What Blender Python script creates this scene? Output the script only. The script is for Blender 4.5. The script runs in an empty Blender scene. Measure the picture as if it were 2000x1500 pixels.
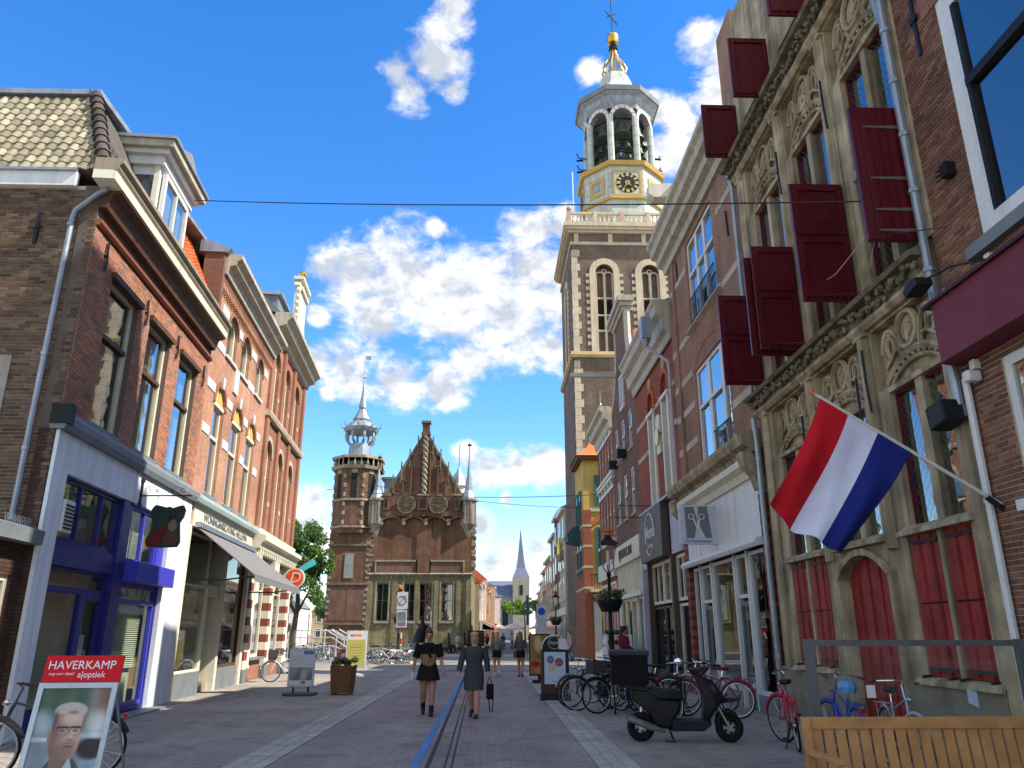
import bpy, bmesh, math, random
import numpy as np
from mathutils import Vector, Matrix
random.seed(11)
SC = bpy.context.scene
COL = SC.collection
rad = math.radians

# ------------------------------------------------------------------ camera
F_PX, HZ, VX, EYE = 1500.0, 1238.0, 955.0, 1.62
PITCH = math.atan((HZ - 750) / F_PX)
YAW = math.atan((1000 - VX) * math.cos(PITCH) / F_PX)
cam = bpy.data.cameras.new('camera')
cam.sensor_fit = 'HORIZONTAL'
cam.sensor_width = 36.0
cam.lens = 36.0 * F_PX / 2000.0
cam.clip_start = 0.1
cam.clip_end = 4000
camo = bpy.data.objects.new('camera', cam)
COL.objects.link(camo)
camo.location = (0, 0, EYE)
camo.rotation_euler = (math.pi / 2 + PITCH, 0, -YAW)
SC.camera = camo

# ------------------------------------------------------------------ world and sun
SUN_EL, SUN_AZ = 47.0, 104.0          # azimuth clockwise from the street direction (+Y)
world = bpy.data.worlds.new('World')
SC.world = world
world.use_nodes = True
wt = world.node_tree
wt.nodes.clear()
def wn(t, **k):
    n = wt.nodes.new(t)
    for a, b in k.items(): setattr(n, a, b)
    return n
sky = wn('ShaderNodeTexSky', sky_type='NISHITA', sun_disc=False)
sky.sun_elevation = rad(SUN_EL)
sky.sun_rotation = rad(SUN_AZ)
sky.air_density, sky.dust_density, sky.ozone_density, sky.altitude = 1.0, 0.0, 2.0, 0
hsv = wn('ShaderNodeHueSaturation')
hsv.inputs['Saturation'].default_value = 1.36
hsv.inputs['Value'].default_value = 0.86
hsv.inputs['Hue'].default_value = 0.508
wt.links.new(sky.outputs[0], hsv.inputs['Color'])
tc = wn('ShaderNodeTexCoord')
def px_dir(px, py):
    v = camo.rotation_euler.to_matrix() @ Vector(((px - 1000) / F_PX, (750 - py) / F_PX, -1))
    return v.normalized()
# cumulus: soft blobs on the sky dome broken up by noise
BL = [(690,540,75),(790,545,100),(890,590,110),(1000,640,100),(1050,530,95),(1040,450,60),(640,520,42),(1085,590,70),
      (680,725,65),(770,745,60),(870,752,52),(620,700,45),(960,560,85),(1080,680,50),(730,620,60),(920,700,50),
      (872,50,48),(852,125,58),(800,185,42),(885,5,36),(775,140,34),(885,175,30),(900,-40,40),
      (1370,70,44),(1415,105,55),(1405,185,55),(1325,235,36),(1312,300,44),(1290,215,34),(1150,140,30),
      (945,912,46),(1065,908,52),(915,890,34),(1010,915,44),(615,985,40),(590,1020,52),(940,1022,34),(990,976,16),(960,1105,48),
      (1055,1075,48),(640,768,20),(850,448,22),(1100,440,40),(640,1060,40),(1020,1120,40),(620,620,26)]
rb = random.Random(5)
blobs = [(px_dir(x, y), r / F_PX * 1.05) for x, y, r in BL]
# larger unseen clouds added round the rest of the sky to whiten its light
for el, n, off in ((16, 9, 52), (38, 7, 62), (67, 5, 75), (88, 1, 0)):
    for k in range(n):
        az = off + (360 - 2 * off) * (k + rb.uniform(.2, .8)) / n
        a, e = rad(az), rad(el + rb.uniform(-6, 6))
        blobs.append((Vector((math.sin(a) * math.cos(e), math.cos(a) * math.cos(e), math.sin(e))), rb.uniform(.22, .33)))
def wmath(op, a, b=None, c=None):
    n = wn('ShaderNodeMath', operation=op)
    for i, x in enumerate((a, b, c)):
        if x is None: continue
        if isinstance(x, (int, float)): n.inputs[i].default_value = x
        else: wt.links.new(x, n.inputs[i])
    return n.outputs[0]
acc = None
for d, r in blobs:
    n = wn('ShaderNodeVectorMath', operation='DISTANCE')
    wt.links.new(tc.outputs['Generated'], n.inputs[0])
    n.inputs[1].default_value = d
    v = wmath('MULTIPLY_ADD', n.outputs['Value'], -1.0 / r, 1.0)
    acc = v if acc is None else wmath('SMOOTH_MAX', acc, v, 0.25)
warp = wn('ShaderNodeMapping')
warp.inputs['Scale'].default_value = (1, 1, 1.5)
wt.links.new(tc.outputs['Generated'], warp.inputs['Vector'])
def wnoise(scale, det, rough, off):
    m = wn('ShaderNodeVectorMath', operation='ADD')
    wt.links.new(warp.outputs[0], m.inputs[0]); m.inputs[1].default_value = off
    n = wn('ShaderNodeTexNoise')
    n.inputs['Scale'].default_value, n.inputs['Detail'].default_value, n.inputs['Roughness'].default_value = scale, det, rough
    n.inputs['Distortion'].default_value = 0.25
    wt.links.new(m.outputs[0], n.inputs['Vector'])
    return n.outputs['Fac']
n1 = wnoise(18, 10, 0.64, (3.1, 1.7, 0.4))
n2 = wnoise(5.5, 4, 0.5, (7.3, 2.2, 5.1))
n3 = wnoise(18, 4, 0.55, (3.09, 1.72, 0.44))
dens = wmath('ADD', wmath('MULTIPLY', acc, 1.5), wmath('MULTIPLY', wmath('SUBTRACT', n1, 0.5), 3.3))
dens = wmath('ADD', dens, wmath('MULTIPLY', wmath('SUBTRACT', n2, 0.5), 1.2))
mr = wn('ShaderNodeMapRange', interpolation_type='SMOOTHSTEP')
wt.links.new(dens, mr.inputs['Value'])
mr.inputs['From Min'].default_value, mr.inputs['From Max'].default_value = -0.15, 0.95
mr.inputs['To Min'].default_value, mr.inputs['To Max'].default_value = 0.0, 0.97
lit = wn('ShaderNodeMapRange')
wt.links.new(wmath('ADD', wmath('SUBTRACT', n1, n3), wmath('MULTIPLY', wmath('MINIMUM', dens, 1.3), -0.06)), lit.inputs['Value'])
lit.inputs['From Min'].default_value, lit.inputs['From Max'].default_value = -0.19, 0.05
cc = wn('ShaderNodeMix', data_type='RGBA')
wt.links.new(lit.outputs[0], cc.inputs['Factor'])
cc.inputs['A'].default_value = (1.75, 1.9, 2.15, 1)
cc.inputs['B'].default_value = (3.3, 3.27, 3.2, 1)
mx = wn('ShaderNodeMix', data_type='RGBA')
wt.links.new(mr.outputs[0], mx.inputs['Factor'])
wt.links.new(hsv.outputs[0], mx.inputs['A'])
wt.links.new(cc.outputs['Result'], mx.inputs['B'])
bg = wn('ShaderNodeBackground')
world.cycles.sampling_method = 'NONE'
bg.inputs['Strength'].default_value = 0.15
wt.links.new(mx.outputs['Result'], bg.inputs['Color'])
wo = wn('ShaderNodeOutputWorld')
wt.links.new(bg.outputs[0], wo.inputs['Surface'])

sun = bpy.data.lights.new('sun', 'SUN')
sun.energy, sun.angle, sun.color = 3.5, rad(0.53), (1.0, 0.93, 0.82)
suno = bpy.data.objects.new('sun', sun)
COL.objects.link(suno)
_s = Vector((math.sin(rad(SUN_AZ)) * math.cos(rad(SUN_EL)), math.cos(rad(SUN_AZ)) * math.cos(rad(SUN_EL)), math.sin(rad(SUN_EL))))
suno.rotation_euler = _s.to_track_quat('Z', 'Y').to_euler()
suno.location = (40, -10, 60)
vs = SC.view_settings
vs.view_transform = 'Standard'
vs.look = 'None'
vs.exposure = 1.32
vs.gamma = 1.0
vs.use_curve_mapping = False
SC.cycles.max_bounces = 7
SC.cycles.diffuse_bounces = 3
SC.cycles.glossy_bounces = 3
SC.cycles.transmission_bounces = 4
SC.cycles.transparent_max_bounces = 10
SC.cycles.caustics_reflective = False
SC.cycles.caustics_refractive = False
SC.cycles.sample_clamp_indirect = 6
SC.cycles.use_denoising = True

# ------------------------------------------------------------------ materials
MC = {}
def lin(c):
    if isinstance(c, str):
        c = c.lstrip('#'); c = [int(c[i:i + 2], 16) / 255 for i in (0, 2, 4)]
        return tuple(x / 12.92 if x <= .04045 else ((x + .055) / 1.055) ** 2.4 for x in c)
    return tuple(c)
class NT:
    def __init__(s, m): s.t = m.node_tree
    def n(s, t, **k):
        n = s.t.nodes.new(t)
        for a, b in k.items(): setattr(n, a, b)
        return n
    def l(s, a, b): s.t.links.new(a, b)
    def math(s, op, a, b=None, c=None):
        n = s.n('ShaderNodeMath', operation=op)
        for i, x in enumerate((a, b, c)):
            if x is None: continue
            if isinstance(x, (int, float)): n.inputs[i].default_value = x
            else: s.l(x, n.inputs[i])
        return n.outputs[0]
    def noise(s, vec, scale, det=5, rough=.55):
        n = s.n('ShaderNodeTexNoise')
        n.inputs['Scale'].default_value = scale; n.inputs['Detail'].default_value = det; n.inputs['Roughness'].default_value = rough
        s.l(vec, n.inputs['Vector'])
        return n.outputs['Fac']
    def rng(s, v, a, b, c, d):
        n = s.n('ShaderNodeMapRange')
        s.l(v, n.inputs['Value'])
        for i, x in zip(('From Min', 'From Max', 'To Min', 'To Max'), (a, b, c, d)): n.inputs[i].default_value = x
        return n.outputs[0]
    def mix(s, f, a, b, mode='MIX'):
        n = s.n('ShaderNodeMix', data_type='RGBA', blend_type=mode)
        for k, x in (('Factor', f), ('A', a), ('B', b)):
            if isinstance(x, (int, float)): n.inputs[k].default_value = x
            elif isinstance(x, tuple): n.inputs[k].default_value = (x[0], x[1], x[2], 1)
            else: s.l(x, n.inputs[k])
        return n.outputs['Result']
    def scale(s, c, f):
        n = s.n('ShaderNodeVectorMath', operation='SCALE')
        if isinstance(c, tuple): n.inputs[0].default_value = c
        else: s.l(c, n.inputs[0])
        s.l(f, n.inputs['Scale'])
        return n.outputs[0]
def newmat(name):
    m = bpy.data.materials.new(name); m.use_nodes = True
    t = NT(m); b = m.node_tree.nodes['Principled BSDF']
    return m, t, b
def stretched(t, pos, sc):
    n = t.n('ShaderNodeVectorMath', operation='MULTIPLY'); t.l(pos, n.inputs[0]); n.inputs[1].default_value = sc
    return n.outputs[0]
def mat(name, col, rough=.6, metal=0., var=.14, vs=1.2, bump=0., bs=30., streak=0., spec=.2, coat=0., fine=.06):
    if name in MC: return MC[name]
    m, t, b = newmat(name)
    col = lin(col)
    g = t.n('ShaderNodeNewGeometry')
    f = t.rng(t.noise(g.outputs['Position'], vs), .3, .7, 1 - var, 1 + var)
    if fine: f = t.math('MULTIPLY', f, t.rng(t.noise(g.outputs['Position'], vs * 14, 3), .3, .7, 1 - fine, 1 + fine))
    if streak:
        sv = stretched(t, g.outputs['Position'], (5, 5, .35))
        f = t.math('MULTIPLY', f, t.rng(t.noise(sv, 1.0, 4), .35, .65, 1 - streak, 1 + streak * .3))
    t.l(t.scale(col, f), b.inputs['Base Color'])
    b.inputs['Metallic'].default_value = metal
    rr = t.rng(t.noise(g.outputs['Position'], vs * 4, 3), .3, .7, max(.02, rough - .08), min(1, rough + .08))
    t.l(rr, b.inputs['Roughness'])
    b.inputs['Specular IOR Level'].default_value = spec
    if coat: b.inputs['Coat Weight'].default_value = coat
    if bump:
        bp = t.n('ShaderNodeBump'); bp.inputs['Strength'].default_value = bump; bp.inputs['Distance'].default_value = .02
        t.l(t.noise(g.outputs['Position'], bs, 4), bp.inputs['Height']); t.l(bp.outputs[0], b.inputs['Normal'])
    MC[name] = m
    return m
def wall_uv(t):
    g = t.n('ShaderNodeNewGeometry')
    sx = t.n('ShaderNodeSeparateXYZ'); t.l(g.outputs['Position'], sx.inputs[0])
    sn = t.n('ShaderNodeSeparateXYZ'); t.l(g.outputs['True Normal'], sn.inputs[0])
    k = t.math('GREATER_THAN', t.math('ABSOLUTE', sn.outputs[0]), .7)
    u = t.math('ADD', t.math('MULTIPLY', sx.outputs[1], k), t.math('MULTIPLY', sx.outputs[0], t.math('SUBTRACT', 1.0, k)))
    return g, u, sx
def brickmat(name, c1, c2, mortar, L=.22, H=.066, ms=.009, bump=.5, streak=.15, dark=None):
    if name in MC: return MC[name]
    m, t, b = newmat(name)
    g, u, sx = wall_uv(t)
    cv = t.n('ShaderNodeCombineXYZ'); t.l(u, cv.inputs[0]); t.l(sx.outputs[2], cv.inputs[1])
    br = t.n('ShaderNodeTexBrick')
    t.l(cv.outputs[0], br.inputs['Vector'])
    for k, v in (('Scale', 1), ('Mortar Size', ms), ('Mortar Smooth', .2), ('Bias', -.1), ('Brick Width', L), ('Row Height', H)):
        br.inputs[k].default_value = v
    for k, c in (('Color1', c1), ('Color2', c2), ('Mortar', mortar)): br.inputs[k].default_value = (*lin(c), 1)
    f = t.rng(t.noise(g.outputs['Position'], .7, 6, .6), .3, .7, .72, 1.2)
    sv = stretched(t, g.outputs['Position'], (2.5, 2.5, .25))
    f = t.math('MULTIPLY', f, t.rng(t.noise(sv, 1.0, 5), .35, .7, 1.06, 1 - streak))
    f = t.math('MULTIPLY', f, t.rng(t.noise(g.outputs['Position'], 28, 2), .3, .7, .9, 1.1))
    t.l(t.scale(br.outputs['Color'], f), b.inputs['Base Color'])
    b.inputs['Roughness'].default_value = .85
    b.inputs['Specular IOR Level'].default_value = .12
    bp = t.n('ShaderNodeBump'); bp.inputs['Strength'].default_value = bump; bp.inputs['Distance'].default_value = .012
    h = t.math('ADD', t.math('MULTIPLY', br.outputs['Fac'], -1.0), t.math('MULTIPLY', t.noise(g.outputs['Position'], 60, 3), .5))
    t.l(h, bp.inputs['Height']); t.l(bp.outputs[0], b.inputs['Normal'])
    MC[name] = m
    return m
def piecemat(name, cols, rough=.8, bump=.4, bs=45, spread=None):
    """pieces laid one by one: tint from the object's own random number plus a per-piece attribute"""
    if name in MC: return MC[name]
    m, t, b = newmat(name)
    oi = t.n('ShaderNodeObjectInfo'); at = t.n('ShaderNodeAttribute', attribute_name='tint')
    r = t.math('FRACT', t.math('ADD', oi.outputs['Random'], at.outputs['Fac']))
    cr = t.n('ShaderNodeValToRGB')
    e = cr.color_ramp.elements
    for i, c in enumerate(cols):
        q = i / (len(cols) - 1)
        el = e[i] if i < 1 else (e[-1] if i == len(cols) - 1 else e.new(q))
        el.position = q; el.color = (*lin(c), 1)
    t.l(r, cr.inputs[0])
    g = t.n('ShaderNodeNewGeometry')
    f = t.rng(t.noise(g.outputs['Position'], .8), .3, .7, .8, 1.2)
    f = t.math('MULTIPLY', f, t.rng(t.noise(g.outputs['Position'], 25, 3), .3, .7, .86, 1.14))
    t.l(t.scale(cr.outputs[0], f), b.inputs['Base Color'])
    b.inputs['Roughness'].default_value = rough
    b.inputs['Specular IOR Level'].default_value = .15
    bp = t.n('ShaderNodeBump'); bp.inputs['Strength'].default_value = bump; bp.inputs['Distance'].default_value = .01
    t.l(t.noise(g.outputs['Position'], bs, 4), bp.inputs['Height']); t.l(bp.outputs[0], b.inputs['Normal'])
    MC[name] = m
    return m
def glassmat(name, tint=(.80, .86, .84), gain=1.5, base=.04, wob=.014):
    if name in MC: return MC[name]
    m, t, b = newmat(name)
    t.t.nodes.remove(b)
    out = t.t.nodes['Material Output']
    g = t.n('ShaderNodeNewGeometry')
    bp = t.n('ShaderNodeBump'); bp.inputs['Strength'].default_value = wob; bp.inputs['Distance'].default_value = .1
    t.l(t.noise(g.outputs['Position'], 1.7, 2), bp.inputs['Height'])
    fr = t.n('ShaderNodeFresnel'); fr.inputs[0].default_value = 1.5
    fac = t.n('ShaderNodeClamp'); t.l(t.math('MULTIPLY', t.math('MULTIPLY_ADD', fr.outputs[0], gain, base), t.math('SUBTRACT', 1.0, g.outputs['Backfacing'])), fac.inputs[0])
    tr = t.n('ShaderNodeBsdfTransparent'); tr.inputs[0].default_value = (*tint, 1)
    gl = t.n('ShaderNodeBsdfGlossy'); gl.inputs['Roughness'].default_value = .015; gl.inputs['Color'].default_value = (.93, .95, .96, 1)
    t.l(bp.outputs[0], gl.inputs['Normal'])
    mx = t.n('ShaderNodeMixShader'); t.l(fac.outputs[0], mx.inputs[0]); t.l(tr.outputs[0], mx.inputs[1]); t.l(gl.outputs[0], mx.inputs[2])
    t.l(mx.outputs[0], out.inputs[0])
    MC[name] = m
    return m
def vcolmat(name, rough=.5):
    if name in MC: return MC[name]
    m, t, b = newmat(name)
    a = t.n('ShaderNodeVertexColor', layer_name='Col'); t.l(a.outputs[0], b.inputs['Base Color'])
    b.inputs['Roughness'].default_value = rough
    MC[name] = m
    return m

# ------------------------------------------------------------------ mesh building
W = {}                       # world matrix of every object made here
I4 = Matrix.Identity(4)
def hook(o, parent, world=None, local=None):
    COL.objects.link(o)
    if parent is not None:
        o.parent = parent
        if local is None:
            o.matrix_parent_inverse = W[parent].inverted()
    if world is not None: o.matrix_basis = world
    elif local is not None: o.matrix_basis = local
    W[o] = (W[parent] @ local) if (local is not None and parent is not None) else (local or world or I4)
    return o
class MB:
    def __init__(s, T=None): s.v, s.f, s.T = [], [], T
    def add(s, vs, fs):
        k = len(s.v)
        s.v += [s.T(*p) for p in vs] if s.T else [tuple(p) for p in vs]
        s.f += [tuple(i + k for i in q) for q in fs]
        return s
    def box(s, a0, a1, b0, b1, c0, c1):
        return s.add([(a0, b0, c0), (a1, b0, c0), (a1, b1, c0), (a0, b1, c0), (a0, b0, c1), (a1, b0, c1), (a1, b1, c1), (a0, b1, c1)],
                     [(0, 3, 2, 1), (4, 5, 6, 7), (0, 1, 5, 4), (1, 2, 6, 5), (2, 3, 7, 6), (3, 0, 4, 7)])
    def prism(s, poly, lo, hi, plane='uz'):
        n = len(poly)
        mk = {'uz': lambda a, b, h: (a, h, b), 'wz': lambda a, b, h: (h, a, b), 'uw': lambda a, b, h: (a, b, h)}[plane]
        vs = [mk(a, b, lo) for a, b in poly] + [mk(a, b, hi) for a, b in poly]
        return s.add(vs, [tuple(range(n))[::-1], tuple(range(n, 2 * n))] + [(i, (i + 1) % n, n + (i + 1) % n, n + i) for i in range(n)])
    def tube(s, pts, r, n=6, closed=False, cap=True, flat=1.0):
        P = [Vector(p) for p in pts]; m = len(P)
        R = r if isinstance(r, (list, tuple)) else [r] * m
        T0 = [(P[(i + 1) % m] - P[i - 1]) if closed else (P[min(i + 1, m - 1)] - P[max(i - 1, 0)]) for i in range(m)]
        T0 = [t.normalized() if t.length > 1e-9 else Vector((0, 0, 1)) for t in T0]
        up = Vector((0, 0, 1)) if abs(T0[0].z) < .9 else Vector((1, 0, 0))
        A = T0[0].cross(up).normalized(); vs = []
        for i in range(m):
            A = (A - T0[i] * A.dot(T0[i])); A = A.normalized() if A.length > 1e-6 else T0[i].orthogonal().normalized()
            Bn = T0[i].cross(A)
            for k in range(n):
                q = 2 * math.pi * k / n + math.pi / n
                vs.append(tuple(P[i] + (A * math.cos(q) + Bn * math.sin(q) * flat) * R[i]))
        fs = []
        for i in range(m if closed else m - 1):
            j = (i + 1) % m
            for k in range(n):
                fs.append((i * n + k, i * n + (k + 1) % n, j * n + (k + 1) % n, j * n + k))
        if not closed and cap: fs += [tuple(range(n))[::-1], tuple(range((m - 1) * n, m * n))]
        return s.add(vs, fs)
    def lathe(s, prof, c=(0, 0), n=12, rot=0.0, sq=1.0):
        vs, fs = [], []
        for r, z in prof:
            for k in range(n):
                q = 2 * math.pi * k / n + rot
                vs.append((c[0] + r * math.cos(q), c[1] + r * math.sin(q) * sq, z))
        for i in range(len(prof) - 1):
            for k in range(n):
                fs.append((i * n + k, i * n + (k + 1) % n, (i + 1) * n + (k + 1) % n, (i + 1) * n + k))
        fs += [tuple(range(n))[::-1], tuple(range((len(prof) - 1) * n, len(prof) * n))]
        return s.add(vs, fs)
    def ell(s, c, r, n=10, m=6):
        r = r if isinstance(r, (tuple, list)) else (r, r, r)
        vs = [(c[0], c[1], c[2] - r[2])]
        for i in range(1, m):
            a = -math.pi / 2 + math.pi * i / m
            for k in range(n):
                q = 2 * math.pi * k / n
                vs.append((c[0] + r[0] * math.cos(a) * math.cos(q), c[1] + r[1] * math.cos(a) * math.sin(q), c[2] + r[2] * math.sin(a)))
        vs.append((c[0], c[1], c[2] + r[2])); L = len(vs) - 1
        fs = [(0, 1 + (k + 1) % n, 1 + k) for k in range(n)]
        for i in range(m - 2):
            for k in range(n):
                a, b = 1 + i * n + k, 1 + i * n + (k + 1) % n
                fs.append((a, b, b + n, a + n))
        fs += [(L, L - n + k, L - n + (k + 1) % n) for k in range(n)]
        return s.add(vs, fs)
    def loft(s, rings, n=14, cap=True):
        """rings: (cx, cy, z, rx, ry)"""
        vs, fs = [], []
        for cx, cy, z, rx, ry in rings:
            for k in range(n):
                q = 2 * math.pi * k / n
                vs.append((cx + rx * math.cos(q), cy + ry * math.sin(q), z))
        for i in range(len(rings) - 1):
            for k in range(n):
                fs.append((i * n + k, i * n + (k + 1) % n, (i + 1) * n + (k + 1) % n, (i + 1) * n + k))
        if cap: fs += [tuple(range(n))[::-1], tuple(range((len(rings) - 1) * n, len(rings) * n))]
        return s.add(vs, fs)
    def mesh(s, name, m, smooth=False, recalc=True):
        me = bpy.data.meshes.new(name)
        me.from_pydata(s.v, [], s.f)
        if recalc and len(s.f) < 30000:
            b = bmesh.new(); b.from_mesh(me); bmesh.ops.recalc_face_normals(b, faces=b.faces); b.to_mesh(me); b.free()
        if m is not None: me.materials.append(m)
        if smooth:
            me.shade_smooth(); me.set_sharp_from_angle(angle=rad(38))
        return me
    def build(s, name, m, parent=None, smooth=False, local=False, bevel=0, kind=None, label=None, recalc=True):
        o = bpy.data.objects.new(name, s.mesh(name, m, smooth, recalc))
        hook(o, parent, local=I4 if local else None)
        if bevel:
            bv = o.modifiers.new('bevel', 'BEVEL'); bv.width = bevel; bv.segments = 2; bv.limit_method = 'ANGLE'; bv.angle_limit = rad(40)
        if kind: o['kind'] = kind
        if label: o['label'] = label
        return o
def tag(o, label, cat, group=None, kind=None):
    o['label'] = label; o['category'] = cat
    if group: o['group'] = group
    if kind: o['kind'] = kind
    return o
def thing(name, label, cat, loc=(0, 0, 0), rz=0., group=None):
    o = bpy.data.objects.new(name, None)
    o.empty_display_size = .2
    hook(o, None, world=Matrix.Translation(loc) @ Matrix.Rotation(rz, 4, 'Z'))
    return tag(o, label, cat, group)
def struct(name, mb, m, **k):
    o = mb.build(name, m, None, **k); o['kind'] = 'structure'
    return o
def copytree(o, parent=None, basis=None):
    c = o.copy(); COL.objects.link(c)
    if parent is not None: c.parent = parent
    if basis is not None: c.matrix_basis = basis
    for ch in o.children: copytree(ch, c)
    return c
def place(proto, loc, rz, label=None, tilt=0.):
    c = copytree(proto, None, Matrix.Translation(loc) @ Matrix.Rotation(rz, 4, 'Z') @ Matrix.Rotation(tilt, 4, 'X'))
    if label: c['label'] = label
    return c
def text(body, m, parent, o, xd, yd, size, ext=.004, align='CENTER', shear=0, name='lettering', wscale=1.0, local=False):
    cu = bpy.data.curves.new(name, 'FONT')
    cu.body, cu.size, cu.extrude, cu.align_x, cu.align_y, cu.shear = body, size, ext, align, 'CENTER', shear
    cu.resolution_u = 3
    cu.materials.append(m)
    tmp_ = bpy.data.objects.new(name, cu)
    me = bpy.data.meshes.new_from_object(tmp_)
    bpy.data.objects.remove(tmp_)
    if not me.materials: me.materials.append(m)
    ob = bpy.data.objects.new(name, me)
    x = Vector(xd).normalized(); y = Vector(yd).normalized(); z = x.cross(y)
    mtx = Matrix(((x.x * wscale, y.x, z.x, o[0]), (x.y * wscale, y.y, z.y, o[1]), (x.z * wscale, y.z, z.z, o[2]), (0, 0, 0, 1)))
    hook(ob, parent, world=None if local else mtx, local=mtx if local else None)
    return ob
def poster(name, parent, P, nx, ny, fn, m=None, local=False):
    """flat print: P(u,v) -> point, fn(u,v) -> sRGB colour 0..1"""
    mb = MB(); cols = []
    for j in range(ny + 1):
        for i in range(nx + 1):
            u, v = i / nx, j / ny
            mb.v.append(tuple(P(u, v))); cols.append(fn(u, v))
    for j in range(ny):
        for i in range(nx):
            a = j * (nx + 1) + i
            mb.f.append((a, a + 1, a + nx + 2, a + nx + 1))
    o = mb.build(name, m or vcolmat('printed_paper', .45), parent, recalc=False, local=local)
    at = o.data.color_attributes.new('Col', 'FLOAT_COLOR', 'POINT')
    c = np.clip(np.array(cols, dtype=np.float32), 0, 1)
    c = np.where(c <= .04045, c / 12.92, ((c + .055) / 1.055) ** 2.4)
    at.data.foreach_set('color', np.concatenate([c, np.ones((len(c), 1), np.float32)], 1).ravel())
    return o
# facade frames: u along the street, w outwards from the wall, z up
_k = 1 / math.hypot(1, .07)
def TL(u, w, z): return (-7.45 - .07 * _k * u + _k * w, 13 + _k * u + .07 * _k * w, z)
def TR(u, w, z): return (5.9 - w, u, z)
def TSide(u, w, z): return (u, 13 - w, z)
def TRX(x): return lambda u, w, z: (x - w, u, z)
def holed(mb, u0, u1, z0, z1, holes, w0, w1):
    zs = sorted({z0, z1} | {min(max(h[2], z0), z1) for h in holes} | {min(max(h[3], z0), z1) for h in holes})
    for a, b in zip(zs, zs[1:]):
        if b - a < 1e-5: continue
        m = (a + b) / 2
        cut = sorted([(h[0], h[1]) for h in holes if h[2] < m < h[3]])
        x = u0
        for c, d in cut:
            if c > x + 1e-5: mb.box(x, c, w0, w1, a, b)
            x = max(x, d)
        if x < u1 - 1e-5: mb.box(x, u1, w0, w1, a, b)
    return mb
def arcpts(a, b, zs, zt, n=10):
    """arc from (a,zs) over the top (mid,zt) to (b,zs)"""
    c, h = (b - a) / 2, zt - zs
    R = (c * c + h * h) / (2 * h); zc = zt - R; mid = (a + b) / 2
    t0 = math.asin(min(1, c / R));
    if h > c: t0 = math.pi - t0
    return [(mid + R * math.sin(-t0 + 2 * t0 * i / n), zc + R * math.cos(-t0 + 2 * t0 * i / n)) for i in range(n + 1)]
def spandrel(mb, a, b, zs, zt, w0, w1, n=10):
    p = arcpts(a, b, zs, zt, n); h = n // 2
    mb.prism(p[:h + 1] + [(a, zt)], w0, w1)
    mb.prism(p[h:] + [(b, zt)], w0, w1)
def archband(mb, a, b, zs, zt, t, w0, w1, n=12):
    o = arcpts(a - t, b + t, zs, zt + t, n); i = arcpts(a, b, zs, zt, n)
    for k in range(n): mb.prism([i[k], i[k + 1], o[k + 1], o[k]], w0, w1)
def brickwork(T, parent, mb_mat, u0, u1, z0, z1, holes, L=.22, H=.066, g=.010, name='brick', nind=300, ucam=0, w=.0, dep=.011, rnd=None):
    """running-bond bricks standing proud of a mortar wall: the nearest as objects, the rest in one mesh"""
    rnd = rnd or random.Random(3)
    full, rest = [], []
    nz = int((z1 - z0) / H)
    for r in range(nz):
        za = z0 + r * H; zm = za + H / 2
        off = (L / 2) * (r % 2)
        cut = [(h[0], h[1]) for h in holes if h[2] - H * .3 < zm < h[3] + H * .3]
        k0 = int(math.floor((u0 - off) / L)) - 1
        u = k0 * L + off
        while u < u1:
            segs = [(max(u, u0), min(u + L, u1))]
            for c, d in cut:
                ns = []
                for a, b in segs:
                    if d <= a or c >= b: ns.append((a, b))
                    else:
                        if c > a: ns.append((a, c))
                        if d < b: ns.append((d, b))
                segs = ns
            for a, b in segs:
                if b - a > .035:
                    (full if b - a > L - 1e-4 else rest).append((a, b, za))
            u += L
    full.sort(key=lambda q: abs(q[0] - ucam) + abs(q[2] - 4) * .15)
    ind, rest = full[:nind], rest + full[nind:]
    me = None
    for a, b, za in ind:
        if me is None:
            m = MB(T); m.box(-(L - g) / 2, (L - g) / 2, -.01, dep, -(H - g) / 2, (H - g) / 2)
            o0 = T(0, 0, 0); m.v = [tuple(np.subtract(p, o0)) for p in m.v]
            me = m.mesh(name, mb_mat)
        o = bpy.data.objects.new(name, me)
        hook(o, parent, world=Matrix.Translation(T((a + b) / 2, w + rnd.uniform(-.003, .003), za + H / 2)))
    m = MB(T); tint = []
    for a, b, za in rest:
        dw = rnd.uniform(-.003, .003) + w
        m.box(a + g / 2, b - g / 2, dw - .01, dw + dep, za + g / 2, za + H - g / 2)
        tint += [rnd.random()] * 8
    o = m.build('brick_courses', mb_mat, parent, kind='stuff')
    at = o.data.attributes.new('tint', 'FLOAT', 'POINT'); at.data.foreach_set('value', np.array(tint, np.float32))
    return o
# ------------------------------------------------------------------ palette
GLASS = glassmat('window_glass', (.80, .86, .84), 2.1, .14)
GLASSD = glassmat('shop_glass', (.86, .9, .88), 1.2, .03, .01)
GLASSC = glassmat('clear_glass', (.95, .97, .96), .9, .015, .0)
ROOM = mat('dark_room', (.025, .024, .023), .9, var=.4, vs=2)
CURT = mat('curtain', (.42, .40, .34), .9, var=.2, vs=6, streak=.3)
CURT2 = mat('pale_blind', (.62, .60, .46), .8, var=.08, vs=2)
WHITE = mat('white_paint', (.68, .68, .66), .45, var=.06, vs=1, streak=.10)
CREAM = mat('cream_paint', (.66, .60, .46), .5, var=.08, vs=1, streak=.12)
CREAM2 = mat('pale_cream_paint', (.70, .66, .52), .5, var=.07, vs=1, streak=.1)
CORN = mat('cornice_paint', (.47, .42, .32), .55, var=.1, vs=1.5, streak=.25)
TAN = mat('tan_paint', (.30, .25, .17), .5, var=.1, streak=.15)
PLASTER = mat('white_plaster', (.76, .765, .79), .8, var=.10, vs=.9, bump=.2, bs=14, streak=.16)
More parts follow.
